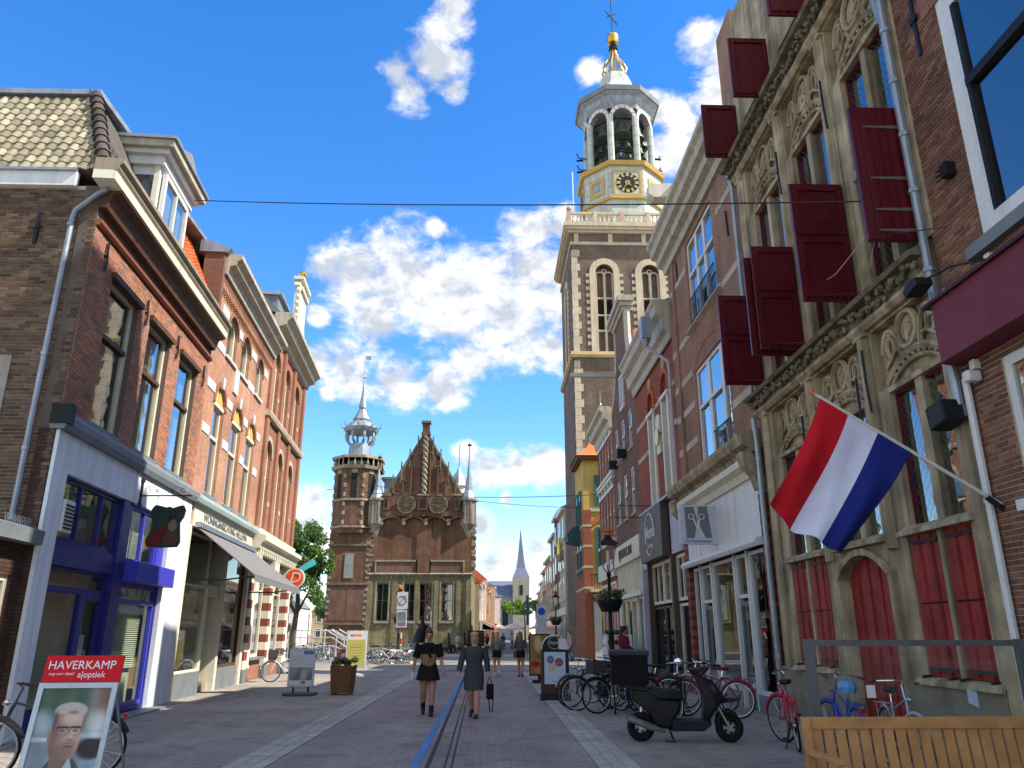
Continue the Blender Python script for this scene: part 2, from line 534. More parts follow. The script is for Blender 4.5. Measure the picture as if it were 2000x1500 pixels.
STONE = mat('sandstone', (.39, .315, .20), .85, var=.36, vs=1.9, bump=.4, bs=22, streak=.48)
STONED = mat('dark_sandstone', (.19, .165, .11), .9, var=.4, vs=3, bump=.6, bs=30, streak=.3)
PALEST = mat('pale_stone', (.47, .40, .30), .8, var=.15, vs=1.5, bump=.2, bs=25, streak=.15)
SLATE = mat('slate_grey', (.17, .19, .20), .55, var=.15, vs=2, bump=.15)
ZINC = mat('zinc', (.33, .37, .40), .45, .55, var=.15, vs=2.5, streak=.15)
LEAD = mat('lead', (.30, .34, .38), .5, .35, var=.2, vs=1.2, streak=.25)
BLACKM = mat('black_metal', (.012, .012, .013), .5, 0, var=.2, spec=.25)
IRON = mat('wrought_iron', (.03, .03, .035), .55, .5, var=.2)
BLUE = mat('dark_blue_paint', (.022, .022, .16), .35, var=.08, streak=.05)
BLUE_LIT = mat('sunlit_blue_paint', (.05, .055, .42), .35, var=.08, streak=.05)  # the shopfront blue again, with sunlight put into its colour
MAROON = mat('maroon_paint', (.095, .008, .014), .33, var=.12, vs=2, streak=.12, coat=.15)
REDP = mat('red_shutter_paint', (.27, .026, .022), .55, var=.3, vs=3, streak=.3)
REDB = mat('red_board_paint', (.16, .012, .016), .45, var=.15, vs=3, streak=.2)
PURP = mat('burgundy_canvas', (.17, .03, .045), .6, var=.05)
TERRA = mat('terracotta', (.42, .11, .04), .8, var=.25, vs=5, bump=.2)
GOLD = mat('gilding', (.75, .48, .10), .3, .9, var=.1)
YELL = mat('ochre_plaster', (.55, .38, .10), .8, var=.1, streak=.1)
WOODT = mat('teak', (.44, .225, .085), .5, var=.22, vs=5, bump=.15, bs=50, streak=.0)
WOODD = mat('dark_wood', (.10, .05, .028), .55, var=.3, vs=6)
RUBBER = mat('rubber', (.012, .012, .012), .85, var=.2, spec=.2)
CHROME = mat('chrome', (.62, .62, .63), .2, 1., var=.05)
ALU = mat('aluminium', (.50, .50, .51), .35, .9, var=.06)
BR_SIDE = piecemat('old_brown_brick', ['#524034', '#624e41', '#6b5846', '#46382f', '#786552', '#5a4237'])
BR_L1 = piecemat('red_facade_brick', ['#a0715b', '#ae795b', '#8c6657', '#b97f5f', '#786962', '#a2725c', '#aa775f'])
BR_R0 = piecemat('brown_red_brick', ['#75503f', '#6a4639', '#866050', '#5d4238', '#8d6853', '#734c3e'])
MORT = mat('mortar', (.46, .40, .32), .9, var=.15, vs=4, bump=.3)
MORTD = mat('dark_mortar', (.12, .095, .08), .9, var=.15, vs=4, bump=.3)
BRK_OR = brickmat('orange_brick', '#b07c62', '#c19174', '#a38b78', L=.21, H=.062)
BRK_RD = brickmat('red_brick', '#98634d', '#a87257', '#907869', L=.21, H=.062)
BRK_R2 = brickmat('mauve_brick', '#86604f', '#956b58', '#a5917c', L=.21, H=.064)
BRK_R3 = brickmat('deep_red_brick', '#91503d', '#9f5b45', '#775a4d', L=.21, H=.062)
BRK_R4 = brickmat('brown_brick', '#75594d', '#826355', '#6c5a50', L=.21, H=.062)
BRK_TW = brickmat('tower_brick', '#6b5c50', '#806f62', '#7a6e62', L=.24, H=.07, streak=.2)
BRK_TH = brickmat('townhall_brick', '#664838', '#7f5c44', '#7d6b58', L=.24, H=.07, streak=.3)
BRK_L0 = brickmat('dark_brown_brick', '#4a372e', '#5b463a', '#3c322c', L=.21, H=.062)
STONEG = brickmat('green_grey_ashlar', '#817a5c', '#8e8565', '#635d47', L=.75, H=.42, ms=.012, bump=.3, streak=.25)

# ------------------------------------------------------------------ ground
def pavemat(name, c1, c2, mortar, L, H, ms, rot=0., bump=.4):
    m, t, b = newmat(name)
    g = t.n('ShaderNodeNewGeometry')
    mp = t.n('ShaderNodeMapping'); mp.inputs['Rotation'].default_value = (0, 0, rot); t.l(g.outputs['Position'], mp.inputs[0])
    br = t.n('ShaderNodeTexBrick'); t.l(mp.outputs[0], br.inputs['Vector'])
    for k, v in (('Scale', 1), ('Mortar Size', ms), ('Mortar Smooth', .3), ('Bias', 0), ('Brick Width', L), ('Row Height', H)): br.inputs[k].default_value = v
    for k, c in (('Color1', c1), ('Color2', c2), ('Mortar', mortar)): br.inputs[k].default_value = (*lin(c), 1)
    f = t.rng(t.noise(g.outputs['Position'], .45, 6, .65), .3, .7, .78, 1.22)
    f = t.math('MULTIPLY', f, t.rng(t.noise(g.outputs['Position'], 7, 4), .3, .7, .88, 1.12))
    f = t.math('MULTIPLY', f, t.rng(t.noise(g.outputs['Position'], 60, 2), .3, .7, .85, 1.15))
    st_ = t.rng(t.noise(g.outputs['Position'], 1.9, 3, .4), .56, .68, 1.0, .78)
    f = t.math('MULTIPLY', f, st_)
    sp_ = t.rng(t.noise(g.outputs['Position'], 11, 1, .3), .70, .74, 1.0, .6)
    f = t.math('MULTIPLY', f, sp_)
    sv = stretched(t, g.outputs['Position'], (1.6, .12, 1))
    f = t.math('MULTIPLY', f, t.rng(t.noise(sv, 1., 4), .35, .65, .9, 1.08))
    t.l(t.scale(br.outputs['Color'], f), b.inputs['Base Color'])
    b.inputs['Roughness'].default_value = .75
    b.inputs['Specular IOR Level'].default_value = .2
    bp = t.n('ShaderNodeBump'); bp.inputs['Strength'].default_value = bump; bp.inputs['Distance'].default_value = .008
    h = t.math('ADD', t.math('MULTIPLY', br.outputs['Fac'], -1.0), t.math('MULTIPLY', t.noise(g.outputs['Position'], 40, 4), .8))
    t.l(h, bp.inputs['Height']); t.l(bp.outputs[0], b.inputs['Normal'])
    MC[name] = m
    return m
PV_SIDE = pavemat('grey_brown_clinker', '#948d84', '#a2998f', '#7c756d', .2, .068, .008)
PV_ROAD = pavemat('purple_brown_clinker', '#8e8380', '#9a8e8a', '#776d6a', .2, .068, .008)
PV_SQ = pavemat('pale_clinker', '#8d8474', '#9b9080', '#7a7264', .2, .068, .008)
PV_BLUE = pavemat('blue_grey_clinker', '#6b7076', '#777c81', '#5c6064', .2, .068, .008)
SETT = piecemat('granite_sett', ['#a5a29a', '#aeaba2', '#9f9c94', '#b3b0a7', '#99968e'], .75, .5, 60)

def quad(x0, x1, y0, y1, z): return MB().add([(x0, y0, z), (x1, y0, z), (x1, y1, z), (x0, y1, z)], [(0, 1, 2, 3)])
struct('ground', quad(-900, 900, -400, 1500, 0), PV_SIDE, recalc=False)
struct('road', quad(-2.9, 1.42, -12, 41.2, .004), PV_ROAD, recalc=False)
struct('crossing', quad(-3.3, 1.95, 36.6, 38.4, .008), PV_BLUE, recalc=False)
struct('square', quad(-60, 60, 41.4, 61, .005), PV_SQ, recalc=False)
struct('square_path', quad(-60, 8, 47.5, 50.5, .009), PV_BLUE, recalc=False)
kerb = MB().box(-16, 6, 61.0, 61.4, 0, .14)
struct('kerb', kerb, mat('pale_kerb', (.55, .53, .48), .8))
struct('far_road', quad(-2.2, 8.0, 61.5, 240, .006), PV_BLUE, recalc=False)
def setts(name, x0, x1, y0, y1, slope=0.):
    base = struct(name, MB().add([(x0, y0, .007), (x1, y0, .007), (x1 + slope, y1, .007), (x0 + slope, y1, .007)], [(0, 1, 2, 3)]), mat('sett_joint', (.16, .155, .145), .9), recalc=False)
    n, w = 3, (x1 - x0) / 3
    m0 = MB().box(-w / 2 + .006, w / 2 - .006, -.098, .098, -.004, .006)
    me = m0.mesh('sett', SETT); rest = MB(); tint = []
    k, rr = 0, random.Random(2)
    y = y0 + .1
    while y < y1 - .1:
        for i in range(n):
            x = x0 + (i + .5) * w + slope * (y - y0) / (y1 - y0); dz = rr.uniform(-.002, .002) + .007
            if 9.8 < y and k < 300:
                o = bpy.data.objects.new('sett', me); hook(o, base, world=Matrix.Translation((x, y, dz))); k += 1
            else:
                rest.box(x - w / 2 + .006, x + w / 2 - .006, y - .098, y + .098, dz - .004, dz + .006); tint += [rr.random()] * 8
        y += .208
    o = rest.build('sett_rows', SETT, base, kind='stuff')
    o.data.attributes.new('tint', 'FLOAT', 'POINT').data.foreach_set('value', np.array(tint, np.float32))
setts('sett_strip', -3.36, -2.82, 4, 36.5, -.05)
setts('sett_strip', 1.40, 1.93, 4, 36.5, .05)
struct('blue_road_line', MB().add([(-.99, 4, .009), (-.86, 4, .009), (-.95, 36, .009), (-1.04, 36, .009)], [(0, 1, 2, 3)]), mat('blue_road_paint', (.075, .20, .46), .65, var=.35, vs=8), recalc=False)
mb = MB(); tmp = mat('drain_slot', (.03, .03, .032), .7)
for xa, xb, wd in ((-.72, -.95, .03), (-.50, -.72, .012), (-.40, -.66, .012)):
    struct('drain_slot', MB().add([(xa - wd, 4, .009), (xa + wd, 4, .009), (xb + wd, 33, .009), (xb - wd, 33, .009)], [(0, 1, 2, 3)]), tmp, recalc=False)

# ------------------------------------------------------------------ building pieces
def window(T, par, u0, u1, z0, z1, fm=WHITE, rail=None, mull=(), rec=.13, fw=.07, sill=None, curt=None, rails=(), name='window', glass=GLASS, arch=0, dark=None, barw=.035):
    """frame with panes as sub-parts; rail = thick meeting rail; arch = rise of a curved head"""
    zs = z1 - arch if arch else z1
    m = MB(T); a, b = -rec - .06, -rec + .03
    m.box(u0, u0 + fw, a, b, z0, zs); m.box(u1 - fw, u1, a, b, z0, zs); m.box(u0 + fw, u1 - fw, a, b, z0, z0 + fw)
    if arch:
        o, i = arcpts(u0, u1, zs, z1, 10), arcpts(u0 + fw, u1 - fw, zs, z1 - fw, 10)
        for k in range(10): m.prism([i[k], i[k + 1], o[k + 1], o[k]], a, b)
    else: m.box(u0 + fw, u1 - fw, a, b, z1 - fw, z1)
    win = m.build(name, fm, par)
    us = [u0 + fw] + sorted(mull) + [u1 - fw]
    for q in mull: MB(T).box(q - barw, q + barw, a + .01, b - .005, z0 + fw, zs - (0 if arch else fw)).build('mullion', fm, win)
    hs = [z0 + fw] + sorted(list(rails) + ([rail] if rail else [])) + [z1 - fw]
    for h in hs[1:-1]:
        t = .045 if h == rail else .022
        MB(T).box(u0 + fw, u1 - fw, a - .005, b + (.02 if h == rail else -.01), h - t, h + t).build('rail', dark or fm, win)
    for p, q in zip(us, us[1:]):
        for j, (c, d) in enumerate(zip(hs, hs[1:])):
            g = MB(T); wq = a + .03 + (.02 if j else 0)
            if arch and j == len(hs) - 2 and not mull:
                g.prism([(p, c), (q, c)] + arcpts(u0 + fw, u1 - fw, zs, z1 - fw, 10)[::-1], wq, wq + .008)
            else:
                g.box(p, q, wq, wq + .008, c, min(d, z1 - fw))
            g.build('pane', glass, win)
    if curt:
        for (p, q) in ((u0 + fw, u0 + fw + (u1 - u0) * .2), (u1 - fw - (u1 - u0) * .2, u1 - fw)):
            c = MB(T); n = 8
            pts = [(p + (q - p) * i / n, -rec - .17 + .03 * (i % 2)) for i in range(n + 1)]
            for i in range(n):
                (x0, w0), (x1, w1) = pts[i], pts[i + 1]
                c.add([(x0, w0, z0 + .05), (x1, w1, z0 + .05), (x1, w1, z1 - .05), (x0, w0, z1 - .05)], [(0, 1, 2, 3)])
            c.build('curtain', curt, win, recalc=False)
    if sill: MB(T).box(u0 - .07, u1 + .07, -rec, .07, z0 - .08, z0).build('sill', sill, win)
    return win
def body(T, par, u0, u1, z1, front, back, m=ROOM, z0=0, name='building_core'):
    return MB(T).box(u0 + .02, u1 - .02, -back, -front, z0, z1).build(name, m, par)
def cornice(T, par, u0, u1, prof, m, name='cornice'):
    return MB(T).prism(prof, u0, u1, 'wz').build(name, m, par)
def blinds(T, par, u0, u1, z0, z1, w, m=CURT2, step=.045):
    b = MB(T); z = z0
    while z < z1:
        b.add([(u0, w, z), (u1, w, z), (u1, w - .028, z + .026), (u0, w - .028, z + .026)], [(0, 1, 2, 3)]); z += step
    return b.build('blind_slats', m, par, recalc=False, kind='stuff')
def pantile(mm, w=.22, h=.30):
    """one S-shaped roof tile in its own frame: x across, y up the slope, z off the slope"""
    m = MB(); n = 6; vs = []
    for j, y in enumerate((0, h)):
        for i in range(n + 1):
            q = i / n
            vs.append(((q - .5) * w * 1.08, y, .022 * math.cos(q * 2 * math.pi) + .024 * (1 - j)))
    for i in range(n + 1):
        q = i / n; vs.append(((q - .5) * w * 1.08, 0, .022 * math.cos(q * 2 * math.pi) - .004))
    m.add(vs, [(i, i + 1, n + 2 + i, n + 1 + i) for i in range(n)] + [(2 * n + 2 + i, 2 * n + 3 + i, i + 1, i) for i in range(n)])
    return m.mesh('roof_tile', mm, recalc=False)
def tiled(par, me, o, xd, yd, ncol, nrow, w=.22, dh=.235, keep=None, name='roof_tile'):
    x = Vector(xd).normalized(); y = Vector(yd).normalized(); z = x.cross(y); rr = random.Random(4)
    for r in range(nrow):
        for c in range(ncol):
            p = Vector(o) + x * (w * (c + .5)) + y * (dh * r) + z * rr.uniform(.0, .006)
            if keep and not keep(p): continue
            t = bpy.data.objects.new(name, me)
            M3 = Matrix((x, y, z)).transposed().to_4x4() @ Matrix.Rotation(rr.uniform(-.012, .012), 4, 'Z')
            hook(t, par, world=Matrix.Translation(p) @ M3)
def pipe(name, pts, r, m, label, par=None, brk=None):
    p = MB().tube(pts, r, 8).build(name, m, par, smooth=True)
    for q in (brk or []):
        MB().lathe([(r * 1.25, q[2] - .03), (r * 1.25, q[2] + .03)], (q[0], q[1]), 8).build('pipe_collar', m, p)
    if label: tag(p, label, 'pipe')
    return p
# ================================================================== left row
# ---- low annex in front of the corner house
t = thing('brick_annex', 'low dark brick annex with grey eaves below the corner house side wall', 'building', TL(-2.2, -.1, 0))
h = [(-1.2, -.30, 0, 2.5)]
holed(MB(TL), -4.6, -.03, 0, 3.0, h, -.42, -.12).build('wall', BRK_L0, t)
MB(TL).box(-4.6, -.03, -4, -.9, 0, 2.98).build('building_core', ROOM, t)
window(TL, t, -1.2, -.30, 0, 2.5, CREAM, rail=2.0, rec=.2, name='doorway', fw=.09)
MB(TL).prism([(-.5, 3.0), (.12, 3.0), (.14, 3.22), (.02, 3.26), (-.5, 3.26)], -4.6, -.02, 'wz').build('roof_fascia', SLATE, t)
MB(TL).box(-4.6, -.03, -4.2, -.5, 3.0, 3.3).build('flat_roof', LEAD, t)
sp = MB(TL)
for i in range(22):
    sp.tube([(-.85 + i * .037, -.1, 3.26), (-.85 + i * .037 + .012 * (-1) ** i, -.1 + .03 * (-1) ** i, 3.42)], .004, 3)
sp.box(-.87, -.05, -.13, -.07, 3.255, 3.275)
sp.build('bird_spikes', ZINC, t, kind='stuff')
ROOF_G = piecemat('grey_roof_tile', ['#8d8671', '#9b937c', '#7d7662', '#a8a088', '#89806a', '#6d6757'], .75, .4, 30)
ROOF_O = piecemat('orange_roof_tile', ['#b4582f', '#c76a3a', '#a04c2a', '#bd6236'], .75, .3, 30)
ROOF_D = piecemat('dark_roof_tile', ['#4a4440', '#57504a', '#3d3835', '#625a52'], .6, .3, 30)
# ---- corner house with blue shopfront
L1 = thing('corner_house', 'brick corner house with white plaster and blue shopfront and mansard roof', 'building', TL(3.8, -.1, 0))
wins = [(1.05, 2.5), (3.2, 4.62), (5.38, 6.8)]
ho = [(a, b, 5.4, 8.32) for a, b in wins]
holed(MB(TL), .0, 7.7, 5.0, 9.75, ho, -.3, 0).build('wall', MORTD, L1)
brickwork(TL, L1, BR_L1, 0.0, 7.7, 5.34, 8.92, ho, ucam=0)
MB(TSide).box(-14, -7.49, -.32, 0, 0, 9.75).build('side_wall', MORT, L1)
brickwork(TSide, L1, BR_SIDE, -11.6, -7.46, 3.2, 9.68, [], ucam=-7.4)
MB(TL).box(-.002, .3, -.29, -.002, 0, 5.0).build('corner_pier', BRK_L0, L1)
body(TL, L1, .3, 7.7, 9.7, .75, 8, z0=3.2)
MB(TL).box(.3, 7.68, -8, -2.4, 0, 3.2).build('building_core', ROOM, L1)
MB(TL).box(.3, 7.68, -2.4, -.3, 0, .05).build('shop_floor', WOODD, L1)
for a, b in wins:
    window(TL, L1, a, b, 5.4, 8.32, CREAM, rail=7.2, fw=.09, sill=SLATE, curt=CURT, dark=WOODD)
    MB(TL).box(a - .08, b + .08, -.02, .1, 8.30, 8.42).build('lintel', WOODD, L1)
for u, z in ((.55, 8.55), (2.85, 8.35), (5.0, 8.35), (7.25, 8.35)):
    MB(TL).tube([(u, .05, z - .3), (u + .03, .06, z - .1), (u - .02, .06, z + .1), (u, .05, z + .3)], .025, 5).box(u - .03, u + .03, 0, .04, z - .02, z + .02).build('wall_anchor', IRON, L1)
MB(TSide).box(-8.52, -8.46, 0, .05, 8.5, 9.15).tube([(-8.55, .05, 8.8), (-8.4, .05, 8.85)], .02, 5).build('wall_anchor', IRON, L1)
MB(TSide).box(-10.2, -8.45, .0, .035, 3.4, 6.3).build('plaster_patch', mat('old_plaster', (.30, .28, .23), .9, var=.3, vs=2, bump=.3), L1)
window(TSide, L1, -9.3, -8.62, 4.2, 6.0, WHITE, rail=5.2, rec=-.06)
cornice(TL, L1, -.0, 7.7, [(0, 8.93), (.06, 8.93), (.10, 8.98), (.10, 9.05), (0, 9.05)], mat('red_moulding', (.20, .065, .035), .7), 'moulding')
cornice(TL, L1, -.02, 7.7, [(0, 9.3), (.14, 9.3), (.22, 9.56), (.38, 9.62), (.38, 9.66), (0, 9.66)], WOODD, 'soffit')
cornice(TL, L1, -.45, 7.72, [(.0, 9.66), (.40, 9.66), (.42, 9.82), (.36, 9.84), (0, 9.84)], CREAM2, 'fascia')
cornice(TL, L1, -.45, 7.72, [(.0, 9.84), (.42, 9.84), (.45, 9.89), (.45, 9.95), (.52, 10.0), (.52, 10.08), (.48, 10.1), (0, 10.1)], TAN, 'gutter')
MB(TSide).box(-14, -7.9, .02, .14, 9.68, 9.98).build('fascia', WHITE, L1)
MB(TSide).box(-14, -7.9, .02, .2, 9.98, 10.03).build('eaves_lead', ZINC, L1)
# mansard
A, B2 = (-7.46, 12.98), (1.22, 12.74)
rf = MB().add([(-7.42, 12.9, 10.04), (-14, 12.9, 10.04), (-14, 14.2, 12.72), (-8.62, 14.2, 12.72), (-7.92, 20.68, 10.16), (-9.12, 20.6, 12.72), (-14, 20.6, 12.72), (-14, 20.6, 10.04)],
              [(0, 1, 2, 3), (4, 0, 3, 5), (3, 2, 6, 5), (7, 4, 5, 6), (1, 7, 6, 2), (0, 4, 7, 1)]).build('roof', mat('roof_underlay', (.10, .09, .08), .9), L1)
me_g = pantile(ROOF_G)
ys = Vector((0, 1.3, 2.68)).normalized()
tiled(rf, me_g, (-11.4, 12.9, 10.05), (1, 0, 0), ys, 18, 12, keep=lambda p: p.x < -7.52 - (p.z - 10.05) * .45)
hip = [Vector((-7.44, 12.92, 10.1)).lerp(Vector((-8.62, 14.18, 12.78)), i / 11) for i in range(12)]
for i in range(11):
    m = MB().tube([hip[i] - Vector((0, 0, .03)), hip[i + 1] + Vector((0, 0, .02))], [.155, .09], 10); m.build('hip_tile', ROOF_D, rf, smooth=True)
fx = Vector(TL(1, 0, 0)) - Vector(TL(0, 0, 0)); fy = (Vector((-8.62, 14.2, 12.72)) - Vector(TL(1.22, -.03, 10.1)))
me_d = pantile(ROOF_D)
tiled(rf, me_d, (-7.46, 13.0, 10.2), fx, (-1.18, -.05, 2.55), 11, 12, keep=lambda p: p.y > 13.05 + (p.z - 10.1) * .44)
me_o = pantile(ROOF_O)
tiled(rf, me_o, Vector((-7.74, 18.0, 10.25)) + Vector((0.06, 0, .02)), fx, (-1.12, -.05, 2.5), 12, 12)
MB().box(-14, -8.5, 14.1, 20.7, 12.72, 12.84).build('roof_cap', LEAD, rf)
# dormer on the street slope
dm = MB(TL).box(2.75, 4.62, -1.6, -.12, 10.2, 12.0).build('dormer', WHITE, L1)
window(TL, dm, 2.86, 4.5, 10.5, 11.9, WHITE, mull=(3.68,), rec=.02, fw=.1, name='dormer_window')
MB(TL).box(2.70, 2.748, -1.1, -.2, 10.55, 11.75).build('cheek_glass', mat('dark_cheek', (.05, .06, .08), .08, spec=.8), dm)
MB(TL).box(2.69, 2.76, -.22, -.1, 10.3, 12.0).build('corner_post', CREAM2, dm)
for k, (e, z0, z1, m_) in enumerate(((.12, 12.0, 12.22, WHITE), (.24, 12.22, 12.34, WHITE), (.36, 12.34, 12.52, CORN), (.42, 12.52, 12.6, ZINC))):
    MB(TL).box(2.75 - e, 4.62 + e, -1.9, -.12 + e, z0, z1).build('dormer_cornice', m_, dm)
MB(TL).prism([(2.75, 12.6), (4.62, 12.6), (3.68, 13.0)], -.5, .2).build('pediment', TAN, dm)
# ground floor front
MB(TL).box(0, .55, -.25, .06, 0, 4.97).build('plaster_pilaster', PLASTER, L1, bevel=.01)
MB(TL).box(6.28, 7.7, -.3, .06, 0, 4.97).build('plaster_pier', PLASTER, L1, bevel=.01)
MB(TL).box(.55, 6.28, -.3, .06, 4.3, 4.97).build('plaster_fascia', PLASTER, L1)
cornice(TL, L1, -.06, 7.72, [(-.1, 4.97), (.14, 4.97), (.18, 5.08), (.18, 5.2), (.05, 5.34), (-.1, 5.34)], SLATE, 'sill_band')
MB(TL).box(-.10, .1, -.1, .22, 5.06, 5.40).build('corner_block', BLACKM, L1)
for p_ in ((3.3, 3.8, .03), (.55, .62, -.05), (6.2, 6.28, -.05)):
    MB(TL).box(p_[0], p_[1], -.2, p_[2], 0, 4.3).build('shopfront_post', BLUE, L1)
MB(TL).box(.62, 3.3, -.2, 0, 2.76, 3.16).build('shopfront_beam', BLUE, L1)
MB(TL).box(3.8, 6.2, -.2, .32, 2.66, 3.08).build('shopfront_beam', BLUE_LIT, L1, bevel=.01)
window(TL, L1, .62, 3.3, 3.16, 4.3, BLUE, mull=(1.5, 2.45), rec=.08, fw=.09, name='upper_light')
window(TL, L1, 3.8, 5.75, 3.08, 4.3, BLUE_LIT, mull=(4.8,), rec=.08, fw=.09, name='upper_light')
MB(TL).box(3.9, 5.7, -.36, -.34, 3.1, 4.3).build('roller_blind', CURT2, L1)
MB(TL).box(.7, 3.2, -.5, -.48, 3.2, 4.25).build('roller_blind', CURT, L1)
MB(TL).box(5.75, 6.2, -.2, -.02, 3.08, 4.3).build('shopfront_panel', BLUE_LIT, L1)
window(TL, L1, .62, 3.3, 2.38, 2.76, BLUE, rec=.1, fw=.05, name='transom_light', glass=GLASSD)
window(TL, L1, .62, 2.25, .35, 2.38, BLUE, rec=.1, fw=.06, name='shop_window', glass=GLASSD)
MB(TL).box(.62, 2.25, -.22, 0, 0, .35).build('shopfront_panel', BLUE, L1)
blinds(TL, L1, .7, 2.2, .4, 2.7, -.3)
MB(TL).box(.66, 3.25, -.42, -.4, .3, 2.74).build('blind_backing', CURT2, L1)
window(TL, L1, 2.25, 3.3, .04, 2.38, BLUE, rec=.1, fw=.16, name='shop_door', glass=GLASSD)
window(TL, L1, 3.8, 6.2, .12, 2.66, BLUE_LIT, rail=2.28, rec=.1, fw=.09, name='shop_window', glass=GLASSD)
MB(TL).box(3.8, 6.2, -.22, -.02, 0, .12).build('shopfront_panel', BLUE, L1)
blinds(TL, L1, 3.9, 6.1, .9, 2.6, -.3)
MB(TL).box(3.85, 6.15, -.42, -.4, .1, 2.64).build('blind_backing', CURT2, L1)
MB(TL).box(2.55, 2.75, -.26, -.22, 1.1, 1.6).box(2.8, 3.0, -.26, -.22, 1.1, 1.6).build('door_notice', WHITE, L1)
MB(TL).box(-.0, 6.4, .06, .5, 0, .03).build('doorstep', SLATE, L1)
# ventilation grille on the fascia end
vg = MB(TL).box(.58, .98, -.04, .1, 3.3, 3.86).build('vent_cover', WHITE, L1, bevel=.02)
for i in range(7): MB(TL).box(.62, .94, .1, .115, 3.36 + i * .065, 3.39 + i * .065).build('vent_slat', BLACKM, vg)
pipe('downpipe', [TSide(-7.3, .1, 9.62), TSide(-7.45, .12, 9.5), TSide(-7.8, .12, 9.15), TSide(-7.83, .12, 9.0), TSide(-7.84, .12, 6.3), TSide(-7.84, .12, 3.4)], .05, ZINC,
     'grey zinc downpipe on the brown brick side wall of the corner house', brk=[TSide(-7.84, .12, 8.85), TSide(-7.84, .12, 6.3), TSide(-7.84, .12, 4.6)])
# hanging shop sign
hs = thing('hanging_sign', 'dark painted shop sign hanging from a scrolled iron bracket over blue shopfront', 'sign', TL(4.0, .06, 4.5))
br = MB(TL).tube([(4, .05, 4.5), (4, 1.15, 4.52)], .016, 6).box(3.96, 4.04, .06, .09, 4.28, 4.85)
br.box(3.92, 4.08, .06, .1, 4.26, 4.34).box(3.92, 4.08, .06, .1, 4.8, 4.88)
for c0, r0, ph in ((.22, .10, 0), (.43, .05, 2), (.72, .05, 4), (.95, .06, 1)):
    br.tube([(4, c0 + r0 * (1 - q * .7) * math.cos(q * 9 + ph), 4.62 + r0 * (1 - q * .7) * math.sin(q * 9 + ph)) for q in [i / 14 for i in range(15)]], .006, 4)
br.tube([(4, .3, 4.72), (4, .45, 4.55), (4, .62, 4.55), (4, .8, 4.72), (4, .95, 4.68)], .006, 4)
br.build('bracket', IRON, hs)
MB(TL).tube([(4, .45, 4.5), (4, .45, 4.3)], .006, 4).tube([(4, .98, 4.5), (4, .98, 4.3)], .006, 4).build('hanger', IRON, hs)
SO = [(.36, 4.22), (.42, 4.30), (.52, 4.29), (.66, 4.25), (.72, 4.27), (.80, 4.24), (.93, 4.29), (1.02, 4.30), (1.07, 4.2), (1.05, 4.05), (.98, 3.92), (1.0, 3.75), (1.03, 3.5), (.98, 3.40), (.6, 3.38), (.36, 3.40), (.30, 3.5), (.36, 3.68), (.42, 3.85), (.38, 4.02), (.33, 4.12)]
MB(TL).prism(SO, 3.97, 4.03, 'wz').build('sign_board', mat('sign_green', (.025, .045, .035), .35, var=.25, vs=4), hs, bevel=.008)
MB(TL).prism([(.34, 3.42), (.32, 3.52), (.45, 3.68), (.66, 3.84), (.72, 3.9), (.70, 3.7), (.62, 3.5), (.60, 3.42)], 3.962, 3.968, 'wz').build('painted_cloak', mat('sign_red', (.14, .015, .015), .4, var=.25, vs=5), hs)
MB(TL).prism([(.66, 3.45), (.70, 3.62), (.78, 3.74), (.90, 3.74), (.98, 3.62), (.98, 3.45)], 3.961, 3.967, 'wz').build('painted_coat', mat('sign_brown', (.12, .05, .03), .4, var=.25, vs=5), hs)
MB(TL).prism([(.84 + .09 * math.cos(a), 3.86 + .13 * math.sin(a)) for a in [i * math.pi / 8 for i in range(16)]], 3.957, 3.963, 'wz').build('painted_head', mat('sign_skin', (.22, .16, .10), .4, var=.25, vs=8), hs)
MB(TL).prism([(.74, 3.98), (.76, 4.06), (.80, 4.05), (.80, 3.96)], 3.955, 3.961, 'wz').build('painted_hat', BLACKM, hs)

# ---- second house: orange brick with cream shop sign and awning
L2 = thing('orange_brick_house', 'orange brick house with yellow arch panels above a grey shop awning', 'building', TL(11.4, -.1, 0))
fw_ = [(8.72, 9.82), (10.8, 12.0), (12.8, 14.0)]
sw_ = [(9.25, 10.35), (11.0, 12.1), (13.2, 14.2)]
ho = [(a, b, 5.4, 8.66) for a, b in fw_] + [(a, b, 9.72, 11.15) for a, b in sw_]
w = holed(MB(TL), 7.7, 15.2, 4.4, 12.3, ho, -.3, 0)
for a, b in fw_: spandrel(w, a, b, 8.05, 8.66, -.29, -.001)
for a, b in sw_: spandrel(w, a, b, 10.6, 11.15, -.29, -.001)
w.build('wall', BRK_OR, L2)
body(TL, L2, 7.7, 15.2, 12.2, .8, 8, z0=4.3)
MB(TL).box(7.75, 15.2, -8, -4.0, 0, 4.3).build('building_core', ROOM, L2)
ARCHY = mat('yellow_tile_panel', (.60, .40, .12), .6, var=.35, vs=12)
for i, (a, b) in enumerate(fw_):
    window(TL, L2, a, b, 5.4, 8.05, CREAM2, rail=7.1, fw=.1, sill=ZINC, curt=CURT)
    tp = MB(TL).prism([(a, 8.05), (b, 8.05)] + arcpts(a, b, 8.05, 8.66, 10)[::-1][1:-1], -.12, -.06).build('arch_panel', ARCHY, L2)
    ab = MB(TL); archband(ab, a, b, 8.05, 8.66, .16, -.05, .035); ab.build('brick_arch', BRK_RD, L2)
    MB(TL).prism([((a + b) / 2 - .08, 8.62), ((a + b) / 2 + .08, 8.62), ((a + b) / 2 + .13, 8.95), ((a + b) / 2 - .13, 8.95)], -.02, .07).build('keystone', WHITE, L2)
    MB(TL).box(a - .02, b + .02, -.14, -.02, 8.02, 8.12).build('arch_rail', CREAM2, L2)
